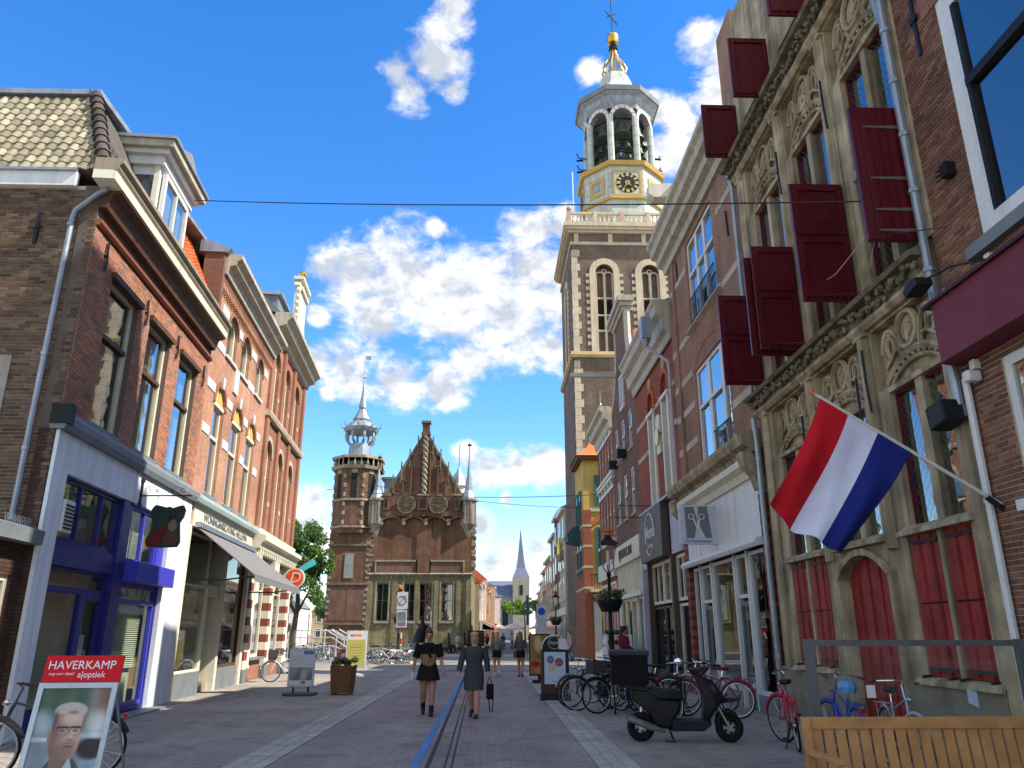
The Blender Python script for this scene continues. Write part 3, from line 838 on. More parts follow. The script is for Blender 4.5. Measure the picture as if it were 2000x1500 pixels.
for a, b in sw_:
    window(TL, L2, a, b, 9.72, 11.15, CREAM2, mull=(), fw=.09, arch=.55, sill=WHITE)
    ab = MB(TL); archband(ab, a, b, 10.6, 11.15, .14, -.05, .03); ab.build('brick_arch', BRK_RD, L2)
for u0, u1, z in [(7.82, 8.6, 8.42), (9.95, 10.6, 8.42), (12.1, 12.7, 8.42), (14.1, 14.7, 8.42), (7.82, 8.5, 7.12), (9.98, 10.6, 7.12), (12.15, 12.65, 7.12), (14.1, 14.7, 7.12),
                  (8.4, 9.1, 10.9), (10.45, 10.9, 10.9), (12.25, 13.0, 10.9), (14.3, 14.9, 10.9), (8.3, 9.1, 9.75), (12.2, 13.1, 9.75)]:
    MB(TL).box(u0, u1, -.02, .022, z - .13, z + .13).build('stone_block', WHITE, L2)
MB(TL).box(10.42, 10.92, -.02, .05, 8.9, 9.7).build('stone_panel', WHITE, L2)
cornice(TL, L2, 7.7, 15.2, [(0, 11.45), (.06, 11.45), (.12, 11.6), (.12, 11.7), (0, 11.7)], BRK_RD, 'brick_band')
dn = MB(TL)
for i in range(42):
    dn.box(7.8 + i * .176, 7.89 + i * .176, 0, .12, 11.3, 11.45)
dn.build('dentil_course', BRK_OR, L2, kind='stuff')
cornice(TL, L2, 7.72, 15.2, [(0, 11.7), (.2, 11.7), (.26, 11.95), (.42, 12.0), (.45, 12.12), (.58, 12.2), (.58, 12.34), (0, 12.36)], CORN)
MB(TL).box(7.56, 7.78, -.45, .12, 9.3, 12.3).build('party_wall', BRK_R4, L2)
MB(TL).prism([(-.6, 12.3), (.2, 12.3), (.3, 12.42), (-.2, 12.62), (-.6, 12.7)], 7.5, 7.86, 'wz').build('gable_coping', LEAD, L2)
rf2 = MB(TL).prism([(.1, 12.34), (-2.6, 14.5), (-8, 14.5), (-8, 12.34)], 7.8, 15.2, 'wz').build('roof', mat('roof_underlay', (.1, .09, .08)), L2)
o0 = Vector(TL(12.0, .12, 12.4)); tiled(rf2, me_d, o0, Vector(TL(1, 0, 0)) - Vector(TL(0, 0, 0)), Vector(TL(0, -2.6, 14.55)) - Vector(TL(0, .1, 12.34)), 14, 12)
MB(TL).box(7.95, 14.95, -.05, .06, 4.38, 5.0).build('shop_sign_board', CREAM2, L2)
text('WONINGINRICHTING HELLEMA', mat('grey_letters', (.16, .16, .17), .5), L2, TL(11.45, .068, 4.72), Vector(TL(1, 0, 0)) - Vector(TL(0, 0, 0)), (0, 0, 1), .34, .01, wscale=1.05)
cornice(TL, L2, 7.7, 15.1, [(-.1, 5.0), (.2, 5.0), (.24, 5.1), (.24, 5.2), (0, 5.3), (-.1, 5.3)], mat('verdigris_sill', (.36, .45, .44), .6), 'sill_band')
MB(TL).box(7.7, 8.0, -.3, .04, 0, 4.4).build('shop_pilaster', CREAM2, L2)
MB(TL).box(14.9, 15.2, -.3, .05, 0, 4.4).build('shop_pilaster', CREAM2, L2)
# shop front: low stall riser, show window, recessed entrance, second window
MB(TL).box(8.0, 10.5, -.3, -.02, 0, .62).build('stall_riser', SLATE, L2)
window(TL, L2, 8.0, 10.55, .62, 4.3, CREAM2, rails=(2.9,), rec=.12, fw=.06, name='shop_window', glass=GLASSD)
window(lambda u, w, z: TL(10.55 - w * .6, -u, z), L2, 0.05, 1.5, .55, 2.9, CREAM2, rec=0, fw=.05, name='shop_window', glass=GLASSD)
window(lambda u, w, z: TL(u, w - 1.5, z), L2, 10.6, 12.0, .05, 2.6, mat('grey_door_paint', (.16, .17, .17), .5), rec=0, fw=.12, name='shop_door', glass=GLASSD)
MB(TL).box(10.5, 12.1, -1.6, -.1, 2.7, 3.0).build('entrance_soffit', CREAM2, L2)
MB(TL).box(12.0, 12.25, -1.6, .0, 0, 4.3).build('entrance_pier', CREAM2, L2)
window(TL, L2, 12.25, 14.9, .62, 4.3, WOODD, rails=(2.9,), rec=.1, fw=.08, name='shop_window', glass=GLASSD)
MB(TL).box(12.25, 14.9, -.3, -.02, 0, .62).build('stall_riser', SLATE, L2)
MB(TL).box(8.1, 14.8, -3.9, -.2, 0, .3).build('display_floor', mat('shop_carpet', (.28, .24, .18)), L2)
rr = random.Random(8)
for i in range(9):
    u = 8.4 + i * .7; hh = rr.uniform(.5, 1.5)
    MB(TL).box(u, u + rr.uniform(.3, .5), -rr.uniform(1.6, 3.2) - .5, -rr.uniform(.8, 1.4), .3, .3 + hh).build('display_shelf', mat('display%d' % (i % 4), [(.35, .18, .08), (.12, .3, .42), (.5, .42, .3), (.42, .12, .06)][i % 4], .7), L2)
# awning
aw = thing('shop_awning', 'grey sloping canvas awning over the house furnishing shop', 'awning', TL(11.5, 0, 4.36))
GREYC = mat('grey_canvas', (.17, .165, .17), .85, var=.06, vs=2)
MB(TL).add([(8.15, .1, 4.40), (15.0, .1, 4.40), (15.6, 1.75, 3.14), (8.15, 1.75, 3.14), (8.15, .1, 4.37), (15.0, .1, 4.37), (15.6, 1.75, 3.11), (8.15, 1.75, 3.11)],
           [(0, 1, 2, 3), (4, 7, 6, 5), (0, 3, 7, 4), (1, 5, 6, 2), (0, 4, 5, 1)]).build('canvas', GREYC, aw)
vl = MB(TL); n = 40
for i in range(n):
    a, b = 8.15 + 7.45 * i / n, 8.15 + 7.45 * (i + 1) / n
    vl.add([(a, 1.76, 3.13), (b, 1.76, 3.13), (b, 1.77, 2.97), ((a + b) / 2, 1.77, 2.95), (a, 1.77, 2.97)], [(0, 1, 2, 3, 4)])
vl.build('valance', GREYC, aw, recalc=False)
MB(TL).box(8.1, 15.05, .04, .22, 4.36, 4.5).build('roller_box', ALU, aw)
for u in (8.4, 15.1): MB(TL).tube([(u, .05, 3.0), (u, .9, 3.0), (u, 1.72, 3.1)], .02, 6).build('arm', IRON, aw)

# ---- third house with striped piers
L3 = thing('striped_pier_house', 'red brick house with round arched windows and red and white striped shop piers', 'building', TL(19, -.1, 0))
ws = [(15.75, 16.95), (18.0, 19.2), (20.35, 21.55)]
ho = [(a, b, 5.45, 8.75) for a, b in ws] + [(a, b, 9.85, 12.4) for a, b in ws]
w = holed(MB(TL), 15.2, 22.9, 4.4, 13.6, ho, -.3, 0)
for a, b in ws:
    spandrel(w, a, b, 8.15, 8.75, -.29, -.001); spandrel(w, a, b, 11.8, 12.4, -.29, -.001)
w.build('wall', BRK_RD, L3)
body(TL, L3, 15.2, 22.9, 13.4, .7, 8, z0=4.3)
MB(TL).box(15.25, 22.85, -8, -1.6, 0, 4.3).build('building_core', ROOM, L3)
for a, b in ws:
    for z0, z1, zs in ((5.45, 8.75, 8.15), (9.85, 12.4, 11.8)):
        window(TL, L3, a, b, z0, z1, CREAM2, rail=z0 + 1.9, arch=z1 - zs, fw=.1, rec=.16)
        ab = MB(TL); archband(ab, a, b, zs, z1, .17, -.05, .04); ab.build('brick_arch', PALEST if z0 < 6 else BRK_RD, L3)
    for z in (6.4, 10.6):
        MB(TL).box(b + .1, b + .4, -.02, .02, z - .09, z + .09).build('stone_block', PALEST, L3)
for u in (15.25, 17.45, 19.75, 22.4):
    MB(TL).box(u, u + .45, -.02, .10, 5.3, 13.0).build('pilaster', BRK_RD, L3)
for z in (9.6, 5.2): cornice(TL, L3, 15.2, 22.92, [(0, z - .12), (.16, z - .12), (.2, z), (.2, z + .08), (0, z + .14)], PALEST if z > 9 else CREAM2, 'band')
cornice(TL, L3, 15.2, 22.95, [(0, 12.85), (.15, 12.9), (.2, 13.1), (.45, 13.2), (.5, 13.35), (.7, 13.5), (.7, 13.68), (0, 13.72)], CORN)
MB(TL).prism([(.2, 13.7), (-2.2, 16.0), (-8, 16.0), (-8, 13.7)], 15.2, 22.9, 'wz').build('roof', SLATE, L3)
dmz = MB(TL).box(17.2, 18.9, -2.4, -.4, 13.7, 15.3).build('roof_dormer', SLATE, L3)
MB(TL).box(17.1, 19.0, -2.4, -.25, 15.3, 15.45).build('dormer_cornice', ZINC, dmz)
gp = MB(TL)
gp.prism([(19.1, 13.7), (19.1, 15.0), (19.35, 15.3), (19.35, 16.6), (19.15, 16.75), (19.4, 17.1), (21.0, 17.1), (21.25, 16.75), (21.05, 16.6), (21.05, 15.3), (21.3, 15.0), (21.3, 13.7)], -.2, .05)
g_ = gp.build('gable_dormer', CREAM2, L3)
for k in range(9): MB(TL).ell((19.12 + .04 * (k % 2), .02, 13.9 + k * .32), (.1, .13, .14), 7, 5).build('scroll', CREAM2, g_, smooth=True)
MB(TL).box(19.3, 21.1, .05, .16, 16.6, 16.75).box(19.2, 21.2, -.25, .2, 17.05, 17.2).build('gable_cornice', CREAM2, g_)
MB(TL).lathe([(.1, 17.2), (.06, 17.35), (.05, 17.5), (.17, 17.6), (.2, 17.72), (.12, 17.88), (.03, 17.95)], (20.2, -.05), 10).build('urn', GOLD, g_, smooth=True)
# shop front with striped piers
cornice(TL, L3, 15.15, 22.98, [(0, 4.55), (.3, 4.55), (.36, 4.75), (.5, 4.82), (.5, 4.98), (.2, 5.08), (0, 5.08)], CREAM2, 'shop_cornice')
for i in range(20): MB(TL).box(15.4 + i * .38, 15.52 + i * .38, .0, .3, 4.38, 4.55).build('bracket', CREAM2, L3)
for u, wd in ((15.25, .55), (18.7, .5), (22.3, .58)):
    pr = MB(TL).box(u, u + wd, -.3, .14, 0, .45).build('pier_plinth', SLATE, L3)
    for k in range(11):
        MB(TL).box(u + .02, u + wd - .02, -.3, .10, .45 + k * .29, .45 + (k + 1) * .29 - .002).build('pier_block', [CREAM2, mat('red_glazed', (.22, .06, .05), .5)][k % 2], pr)
    MB(TL).lathe([(.13, .45), (.16, .5), (.11, .6), (.10, 3.2), (.13, 3.3), (.17, 3.5)], (u + wd + .16, .02), 10).build('column', CREAM2, pr, smooth=True)
    MB(TL).box(u - .05, u + wd + .34, -.2, .22, 3.62, 4.4).build('capital', CREAM2, pr)
for a, b in ((16.2, 18.65), (19.6, 22.25)):
    window(TL, L3, a, b, .8, 4.3, CREAM2, rails=(3.2,), rec=.2, fw=.1, name='shop_window', glass=GLASSD, mull=((a + b) / 2,))
    MB(TL).box(a, b, -.3, -.05, 0, .72).build('stall_riser', BRK_RD, L3)
    MB(TL).box(a, b, -.3, .12, .72, .8).build('stall_sill', SLATE, L3)
    MB(TL).box(a + .1, b - .1, -.55, -.53, 1.0, 4.2).build('drape', CURT, L3)
# round sign and pennant
ds = thing('round_shop_sign', 'round orange shop sign with a white script letter D', 'sign', (-7.9, 33.2, 3.8))
ORG = mat('orange_sign', (.80, .10, .02), .4, var=.03)
Tn = lambda u, w, z: (u, 33.2 - w, z)
cx, cz, R = -8.12, 3.82, .42
def disc(m, c, r, w0, w1, n=28): return m.prism([(c[0] + r * math.cos(2 * math.pi * i / n), c[1] + r * math.sin(2 * math.pi * i / n)) for i in range(n)], w0, w1)
disc(MB(Tn), (cx, cz), R, -.06, .06).build('sign_rim', WHITE, ds)
disc(MB(Tn), (cx, cz), R * .88, .058, .064).build('sign_face', ORG, ds)
text('D', WHITE, ds, (cx, 33.12, cz), (1, 0, 0), (0, 0, 1), .62, .006, shear=.3)
MB(Tn).tube([(-8.9, 0, 3.82), (-8.54, 0, 3.82)], .025, 6).build('bracket', IRON, ds)
fp = thing('pennant_pole', 'slanting turquoise pennant on a pole above the striped shop piers', 'flag', TL(20.6, 0, 3.8))
TURQ = mat('turquoise_cloth', (.05, .42, .46), .8)
p0, p1 = Vector(TL(20.4, .1, 3.7)), Vector(TL(20.6, 1.5, 4.75))
MB().tube([p0, p1], .02, 6).build('pole', ALU, fp)
MB().ell(p1, .05, 8, 5).build('knob', GOLD, fp, smooth=True)
q = [p0.lerp(p1, t_) for t_ in (.15, .4, .7, .95)]
MB().add([tuple(x) for x in q] + [tuple(x - Vector((0, 0, .22 + .05 * (i % 2))) + Vector((.03 * i, .02, 0))) for i, x in enumerate(q)], [(0, 1, 5, 4), (1, 2, 6, 5), (2, 3, 7, 6)]).build('cloth', TURQ, fp, recalc=False)
# ================================================================== right row
# ---- near brick house
R0 = thing('brown_brick_house', 'brown brick house with large white framed window above a burgundy fascia', 'building', TR(6, 0, 0))
ho = [(4.4, 8.05, 6.1, 9.62), (4.6, 8.2, 1.2, 4.66)]
holed(MB(TR), 1.0, 9.02, 0, 13, ho, -.3, 0).build('wall', MORT, R0)
brickwork(TR, R0, BR_R0, 5.6, 9.02, .1, 12.4, ho, ucam=8.6, g=.014)
body(TR, R0, 1.0, 9.0, 13, .9, 9)
window(TR, R0, 4.4, 8.05, 6.1, 9.62, WHITE, fw=.26, rec=.03, rails=(8.15,), mull=(), dark=BLACKM, barw=.05)
MB(TR).box(4.66, 7.79, -.06, .02, 8.10, 8.22).build('sash_rail', BLACKM, R0)
MB(TR).box(7.72, 7.79, -.07, .01, 6.36, 9.36).build('sash_stile', BLACKM, R0)
for z in (8.55, 8.9, 9.2): MB(TR).box(4.66, 7.72, -.07, -.045, z - .008, z + .008).build('glazing_bar', BLACKM, R0)
for u in (5.2, 5.8, 6.4, 7.0): MB(TR).box(u - .008, u + .008, -.07, -.045, 8.2, 9.36).build('glazing_bar', BLACKM, R0)
MB(TR).box(4.2, 8.28, -.1, .12, 5.94, 6.1).build('sill', SLATE, R0)
ar = MB(TR)
for i in range(16):
    u = 5.0 + i * .21; ar.prism([(u, 9.64), (u + .195, 9.64), (u + .21, 10.0), (u + .015, 10.0)], -.01, .02)
ar.build('brick_lintel', BR_R0, R0, kind='stuff')
MB(TR).box(8.46, 8.52, 0, .04, 9.2, 10.4).box(8.42, 8.56, 0, .06, 9.75, 9.85).build('wall_anchor', IRON, R0)
an = MB(TR).box(8.28, 8.42, 0, .14, 7.18, 7.36)
for z in (7.2, 7.27, 7.34): an.tube([(8.42, .12, z), (8.52, .13, z)], .012, 5)
an.build('cable_block', BLACKM, R0)
window(TR, R0, 4.6, 8.2, 1.2, 4.66, WHITE, fw=.12, rec=.05, mull=(6.2, 7.3), rails=(3.6,))
MB(TR).box(4.5, 8.28, 0, .12, 2.9, 3.02).build('sill', WHITE, R0)
# burgundy fascia box with rounded end
fs = [(0, 4.82), (.32, 4.82), (.32, 5.56), (.0, 5.60)]
pp = [(8.88 - .12 * (1 - math.cos(a)), .05 + .3 * math.sin(a)) for a in [i * math.pi / 2 / 6 for i in range(7)]]
fa = MB(TR).prism([(8.88, 0)] + pp + [(4.0, .35), (4.0, 0)], 4.80, 5.56, 'uw').build('fascia_sign', PURP, R0, smooth=True)
MB(TR).box(4.0, 8.92, 0, .40, 5.56, 5.60).build('fascia_cap', mat('dark_burgundy', (.05, .015, .02), .5), fa)
fl = thing('floodlight', 'black floodlight on a long arm above the burgundy fascia', 'lamp', TR(8.4, 0, 5.8))
MB(TR).tube([(8.0, .02, 5.84), (8.3, .3, 5.88), (8.75, .42, 5.9)], .014, 6).build('arm', BLACKM, fl)
MB(TR).prism([(8.72, 5.84), (9.02, 5.78), (9.06, 5.88), (8.98, 5.94), (8.74, 5.95)], .30, .52).build('lamp_head', BLACKM, fl, bevel=.01)
MB(TR).box(7.96, 8.06, 0, .06, 5.76, 5.9).build('junction_box', WHITE, fl)
sc = thing('security_camera', 'small white security camera on the brick pier under burgundy fascia', 'camera', TR(8.62, 0, 4.6))
MB(TR).box(8.56, 8.66, 0, .09, 4.66, 4.78).build('mount', WHITE, sc, bevel=.01)
MB(TR).box(8.54, 8.68, .02, .2, 4.5, 4.64).build('camera_body', WHITE, sc, bevel=.03)
sk = thing('loudspeaker', 'black box loudspeaker fixed to the white pipe beside gothic house', 'loudspeaker', TR(9.05, 0, 4.2))
MB(TR).prism([(8.86, 4.10), (9.22, 4.04), (9.26, 4.34), (8.90, 4.38)], .1, .38).build('speaker_case', BLACKM, sk, bevel=.02)
MB(TR).box(8.86, 8.94, 0, .12, 4.15, 4.3).build('wall_mount', ALU, sk)
pipe('downpipe', [TR(8.80, .07, 4.6), TR(8.80, .07, 1.6), TR(8.8, .07, .1)], .045, WHITE, 'white plastic downpipe between brown brick house and gothic house', brk=[TR(8.8, .07, 3.1)])
pipe('downpipe', [TR(9.04, .12, 13.5), TR(9.04, .12, 5.2), TR(8.98, .12, 4.9), TR(8.93, .12, 4.6), TR(8.93, .12, 4.3)], .06, ZINC, 'long grey zinc downpipe where gothic sandstone house meets brown brick',
     brk=[TR(9.04, .12, z) for z in (10.1, 9.2, 8.3, 7.4, 6.2, 5.4)])
pipe('downpipe', [TR(9.2, .12, 13.5), TR(9.2, .12, 10.9), TR(9.1, .12, 10.3)], .05, ZINC, 'short grey zinc downpipe branching into the long pipe on gothic house')
# flag
fg = thing('tricolour_flag', 'red white and blue flag on a slanting white pole', 'flag', TR(8.66, 0, 3.04))
b0, tip = Vector((5.88, 8.66, 3.03)), Vector((3.86, 8.66, 4.35))
MB().tube([b0 + (b0 - tip).normalized() * .0, b0.lerp(tip, .5), tip], [.024, .02, .017], 8).build('pole', mat('white_pole', (.62, .60, .55), .4), fg, smooth=True)
MB().tube([tip, tip + (tip - b0).normalized() * .05], [.03, .02], 8).build('pole_knob', mat('orange_knob', (.75, .12, .05), .4), fg)
MB().tube([(5.9, 8.66, 2.98), (5.72, 8.66, 3.12)], .035, 8).build('pole_socket', IRON, fg)
# cloth: hoist along the pole, fly hanging down and drifting outwards
h0, h1 = tip.lerp(b0, .035), tip.lerp(b0, .525)
f0, f1 = Vector((3.17, 8.66, 3.02)), Vector((3.95, 8.66, 2.46))
FC = [mat('flag_red', (.50, .010, .018), .85, var=.08, vs=4, bump=.5, bs=7), mat('flag_white', (.60, .62, .76), .85, var=.05, vs=4, bump=.5, bs=7), mat('flag_blue', (.010, .020, .16), .85, var=.1, vs=4, bump=.5, bs=7)]
nu, nv = 24, 27
def flagp(a, b):
    p = h0.lerp(h1, a).lerp(f0.lerp(f1, a), b)
    s_ = Vector((.10 * math.sin(b * math.pi) * (1 - a * .3), 0, .05 * math.sin(b * math.pi)))
    wv = .10 * math.sin(a * 8 + b * 2.2) * b ** .7 + .045 * math.sin(a * 19 - b * 4 + 1) * b + .10 * math.sin(b * 2.6) * (a - .4)
    sag = Vector((-.05 * math.sin(a * math.pi) * (1 - b) * .6, 0, -.07 * math.sin(a * math.pi) * b + .02 * math.sin(a * 14) * b))
    return p + s_ * .8 + sag + Vector((0, -wv, 0))
for k in range(3):
    m = MB()
    for i in range(9):
        for j in range(nv + 1): m.v.append(tuple(flagp((k * 8 + i) / 24, j / nv)))
    for i in range(8):
        for j in range(nv): a = i * (nv + 1) + j; m.f.append((a, a + 1, a + nv + 2, a + nv + 1))
    o = m.build('flag_stripe', FC[k], fg, recalc=False); o.data.shade_smooth()

# ---- gothic sandstone house
R1 = thing('gothic_house', 'gothic sandstone house with carved tracery and dark red shutters', 'building', TR(12.6, 0, 0))
U0, U1 = 9.1, 16.1
BAYS = [(9.26, 10.72), (11.5, 12.9), (13.66, 15.12)]
MB(TR).box(U0, U1, -8, -.62, 0, 13.6).build('building_core', ROOM, R1)
ho = [(a, b, 3.02, 5.02) for a, b in BAYS] + [(a - .06, b + .12, 1.06, 2.95) for i, (a, b) in enumerate(BAYS) if i != 1] + [(11.40, 13.05, .0, 2.8)]
ho += [(a, b, 6.72, 10.6) for a, b in BAYS] + [(a, b, 12.5, 15.2) for a, b in BAYS]
# blind tracery panels are set back as well
TP = [(9.2, 11.0, 5.1, 6.08), (11.42, 13.16, 5.1, 6.08), (13.6, 15.4, 5.1, 6.08), (9.2, 11.0, 10.68, 11.92), (11.42, 13.16, 10.68, 11.92), (13.6, 15.4, 10.68, 11.92)]
w = holed(MB(TR), U0, U1, 0, 13.2, ho + TP, -.32, 0)
w.build('wall', STONE, R1)
MB(TR).box(U0 + .02, U1 - .02, -.5, -.16, 5.05, 6.12).build('tracery_back', STONE, R1)
MB(TR).box(U0 + .02, U1 - .02, -.5, -.16, 10.62, 11.96).build('tracery_back', STONE, R1)
# steep gable (casts the shadow over the street)
gz = [(U0, 13.2)] + [p for k in range(5) for p in ((U0 + .7 * k, 14.6 + 1.7 * k), (U0 + .7 * (k + 1), 14.6 + 1.7 * k))]
gz = gz + [(25.2 - u, z) for u, z in gz[::-1][1:]]
gw = MB(TR); gw.prism(gz, -.5, -.02); gw.build('gable', STONE, R1)
MB(TR).prism([(9.2, 13.2), (16.0, 13.2), (16.0, 14.0), (12.6, 19.5), (9.2, 14.0)], -9, -.55).build('roof', SLATE, R1)
MB(TR).box(9.12, 12.2, -2.6, -.6, 13.2, 24.0).build('sun_blocker', BRK_R4, R1)  # unseen block added to keep the sun off the corner house
for u, z0, z1 in ((9.1, 0, 5.9), (11.22, 2.8, 6.3), (13.38, 2.8, 6.3), (15.75, 0, 6.3), (11.22, 6.7, 12.1), (13.38, 6.7, 12.1), (15.75, 6.7, 12.1), (9.12, 6.7, 12.1)):
    p = MB(TR).box(u - .17, u + .17, 0, .035, z0, z1)
    p.prism([(u - .1, .035), (u + .1, .035), (u + .06, .085), (u - .06, .085)], z0, z1 - .25, 'uw')
    p.box(u - .2, u + .2, 0, .09, z1 - .25, z1 - .18)
    p.build('pier', STONE, R1)
    for k in range(int((z1 - z0) / .6)):
        MB(TR).box(u - .175, u + .175, .001, .0365, z0 + .3 + k * .6, z0 + .306 + k * .6).build('stone_joint', STONED, R1)
pl = holed(MB(TR), 9.1, 16.1, 0, 1.02, [(11.26, 13.19, 0, 1.02)], 0, .10).build('plinth', mat('plinth_stone', (.24, .215, .16), .85, var=.3, vs=2, bump=.3), R1)
for i, (a, b) in enumerate(BAYS):   # ground floor upper lights with leaded glass
    window(TR, R1, a, b, 3.02, 5.02, MAROON, mull=(), rec=.12, fw=.045, name='leaded_window')
    MB(TR).box((a + b) / 2 - .09, (a + b) / 2 + .09, -.26, -.04, 3.0, 5.05).build('stone_mullion', STONE, R1)
    MB(TR).prism([(-.2, 2.92), (.14, 2.92), (.14, 2.98), (0, 3.06), (-.2, 3.06)], a - .16, b + .16, 'wz').build('sill', STONE, R1)
    window(TR, R1, a, b, 6.72, 10.6, MAROON, mull=(), rec=.13, fw=.05, name='leaded_window')
    MB(TR).box((a + b) / 2 - .08, (a + b) / 2 + .08, -.28, -.04, 6.7, 10.65).build('stone_mullion', STONE, R1)
    MB(TR).box(a - .02, b + .02, -.28, .02, 8.62, 8.8).build('stone_transom', STONE, R1)
    window(TR, R1, a, b, 12.5, 15.2, MAROON, mull=((a + b) / 2,), rec=.2, fw=.05, name='leaded_window')
    ld = MB(TR)
    for z0, z1 in ((3.1, 4.97), (6.8, 8.6), (8.85, 10.55)):
        for s_ in (0, 1):
            p, q = (a + .05, (a + b) / 2 - .09) if s_ == 0 else ((a + b) / 2 + .09, b - .05)
            W_ = q - p; n = int((z1 - z0) / .16)
            for k in range(-4, n + 1):
                for sg in (1, -1):
                    pa, pb = [p, z0 + k * .16], [q, z0 + k * .16 + W_ * 1.15]
                    if sg < 0: pa, pb = [p, pb[1]], [q, pa[1]]
                    ok = True
                    dx, dz = pb[0] - pa[0], pb[1] - pa[1]
                    t0, t1 = 0., 1.
                    for lim, s2 in ((z0, 1), (z1, -1)):
                        ta = (lim - pa[1]) / dz
                        if (dz > 0) == (s2 > 0): t0 = max(t0, ta)
                        else: t1 = min(t1, ta)
                    if t1 - t0 < .03: continue
                    x0, y0, x1, y1 = pa[0] + dx * t0, pa[1] + dz * t0, pa[0] + dx * t1, pa[1] + dz * t1
                    d = .004
                    ld.add([(x0, -.115, y0 - d), (x1, -.115, y1 - d), (x1, -.115, y1 + d), (x0, -.115, y0 + d)], [(0, 1, 2, 3)])
    ld.build('window_leading', mat('lead_came', (.10, .11, .11), .6, .3), R1, recalc=False, kind='stuff')
# carved tracery over the windows
for zb, zt in ((5.06, 6.1), (10.64, 11.95)):
    for i in range(3):
        a, b = [(9.2, 11.0), (11.42, 13.16), (13.6, 15.4)][i]
        mid, H_ = (a + b) / 2, zt - zb
        tr = MB(TR)
        def rib(pts, r=.045, w=-.10): tr.tube([(u, w, z) for u, z in pts], r, 5)
        lo = arcpts(a + .02, b - .02, zb + .02, zb + .42 * H_, 14)
        rib(lo, .055); rib([(u, z - .13 * H_) for u, z in lo[2:-2]], .03)
        for k in range(3, 12):
            u, z = lo[k]; tr.ell((u, -.11, z - .065 * H_), (.05, .03, .04), 6, 4)
        cz = zb + .72 * H_; R_ = .235 * H_ + .02
        rib([(mid + R_ * math.cos(q), cz + R_ * math.sin(q)) for q in [j * math.pi / 10 for j in range(21)]], .045, -.07)
        md = MB(TR); disc(md, (mid, cz), R_ * .85, -.16, -.11, 16)
        rq = random.Random(i)
        for k in range(10):
            q = rq.uniform(0, 6.28); r_ = rq.uniform(0, R_ * .6); md.ell((mid + r_ * math.cos(q), -.10, cz + r_ * math.sin(q)), (.05, .035, .05), 6, 4)
        md.build('carved_medallion', STONE, R1)
        for s_ in (-1, 1):
            e = mid + s_ * (b - a) * .30
            rib([(e + s_ * .26 * math.cos(q) * 1.0 - s_ * .02, zb + .42 * H_ + .45 * H_ * math.sin(q)) for q in [j * math.pi / 9 for j in range(1, 10)]], .04, -.09)
            rib([(e + s_ * .10 * math.cos(q), zb + .62 * H_ + .14 * H_ * math.sin(q)) for q in [j * math.pi / 6 for j in range(13)]], .03, -.10)
            rib([(mid + s_ * R_ * .9, cz - R_ * .7), (e - s_ * .12, zb + .55 * H_), (e + s_ * .2, zb + .36 * H_)], .035, -.10)
            tr.ell((e, -.12, zb + .84 * H_), (.09, .05, .07), 7, 5)
        tr.build('tracery', STONE, R1, smooth=True, kind='stuff')
# carved leaf cornices
for z, pr_ in ((6.12, .30), (11.95, .34)):
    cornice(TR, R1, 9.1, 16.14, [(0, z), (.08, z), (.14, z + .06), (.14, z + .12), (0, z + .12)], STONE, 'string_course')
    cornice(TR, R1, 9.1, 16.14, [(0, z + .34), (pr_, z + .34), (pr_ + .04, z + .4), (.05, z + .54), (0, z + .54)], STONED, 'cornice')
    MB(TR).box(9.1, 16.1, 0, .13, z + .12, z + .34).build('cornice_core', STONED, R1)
    cf = MB(TR); rq = random.Random(int(z))
    for k in range(150):
        u = 9.14 + 6.95 * k / 150 + rq.uniform(-.02, .02)
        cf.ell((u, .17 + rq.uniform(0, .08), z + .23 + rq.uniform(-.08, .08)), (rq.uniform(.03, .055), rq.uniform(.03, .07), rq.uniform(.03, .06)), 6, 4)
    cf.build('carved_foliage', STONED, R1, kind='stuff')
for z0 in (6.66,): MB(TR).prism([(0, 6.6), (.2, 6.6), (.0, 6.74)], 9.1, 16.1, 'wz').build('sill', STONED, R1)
for u, z in ((11.05, 10.4), (13.22, 10.45), (11.3, 4.95), (13.5, 4.95), (11.0, 5.3)):
    MB(TR).tube([(u, .15, z - .5), (u, .17, z), (u + .03, .15, z + .5)], .022, 5).build('wall_anchor', IRON, R1)
# ground floor plank shutters
def planks(par, u0, u1, z0, z1, w, n, m1, name='plank'):
    d = (u1 - u0) / n
    for i in range(n):
        dw = .022 * (i % 2)
        MB(TR).prism([(u0 + i * d + .003, w), (u0 + (i + 1) * d - .003, w), (u0 + (i + 1) * d - .02, w + .03 + dw), (u0 + i * d + .02, w + .03 + dw)], z0, z1, 'uw').build(name, m1, par)
for a, b in ((9.2, 10.84), (13.6, 15.24)):
    mid = (a + b) / 2
    MB(TR).box(mid - .04, mid + .04, -.2, .02, 1.04, 2.96).build('stone_mullion', STONE, R1)
    MB(TR).box(a, b, -.3, -.08, 1.06, 2.95).build('shutter_back', REDB, R1)
    for p, q in ((a + .02, mid - .06), (mid + .06, b - .02)):
        for z0, z1 in ((1.08, 2.0), (2.015, 2.93)):
            lf = MB(TR).box(p, q, -.06, -.03, z0, z1).build('shutter', REDB, R1)
            planks(lf, p + .01, q - .01, z0 + .01, z1 - .01, -.03, 5, REDP)
        for z in (1.18, 2.82):
            MB(TR).box(p, q - .1, .02, .034, z - .025, z + .025).build('hinge_strap', IRON, R1)
        for u in (p + .06, q - .06): MB(TR).box(u - .03, u + .03, -.05, .12, .98, 1.1).build('shutter_catch', IRON, R1)
    MB(TR).prism([(0, .98), (.16, .98), (.12, 1.06), (0, 1.08)], a - .1, b + .1, 'wz').build('sill', STONE, R1)
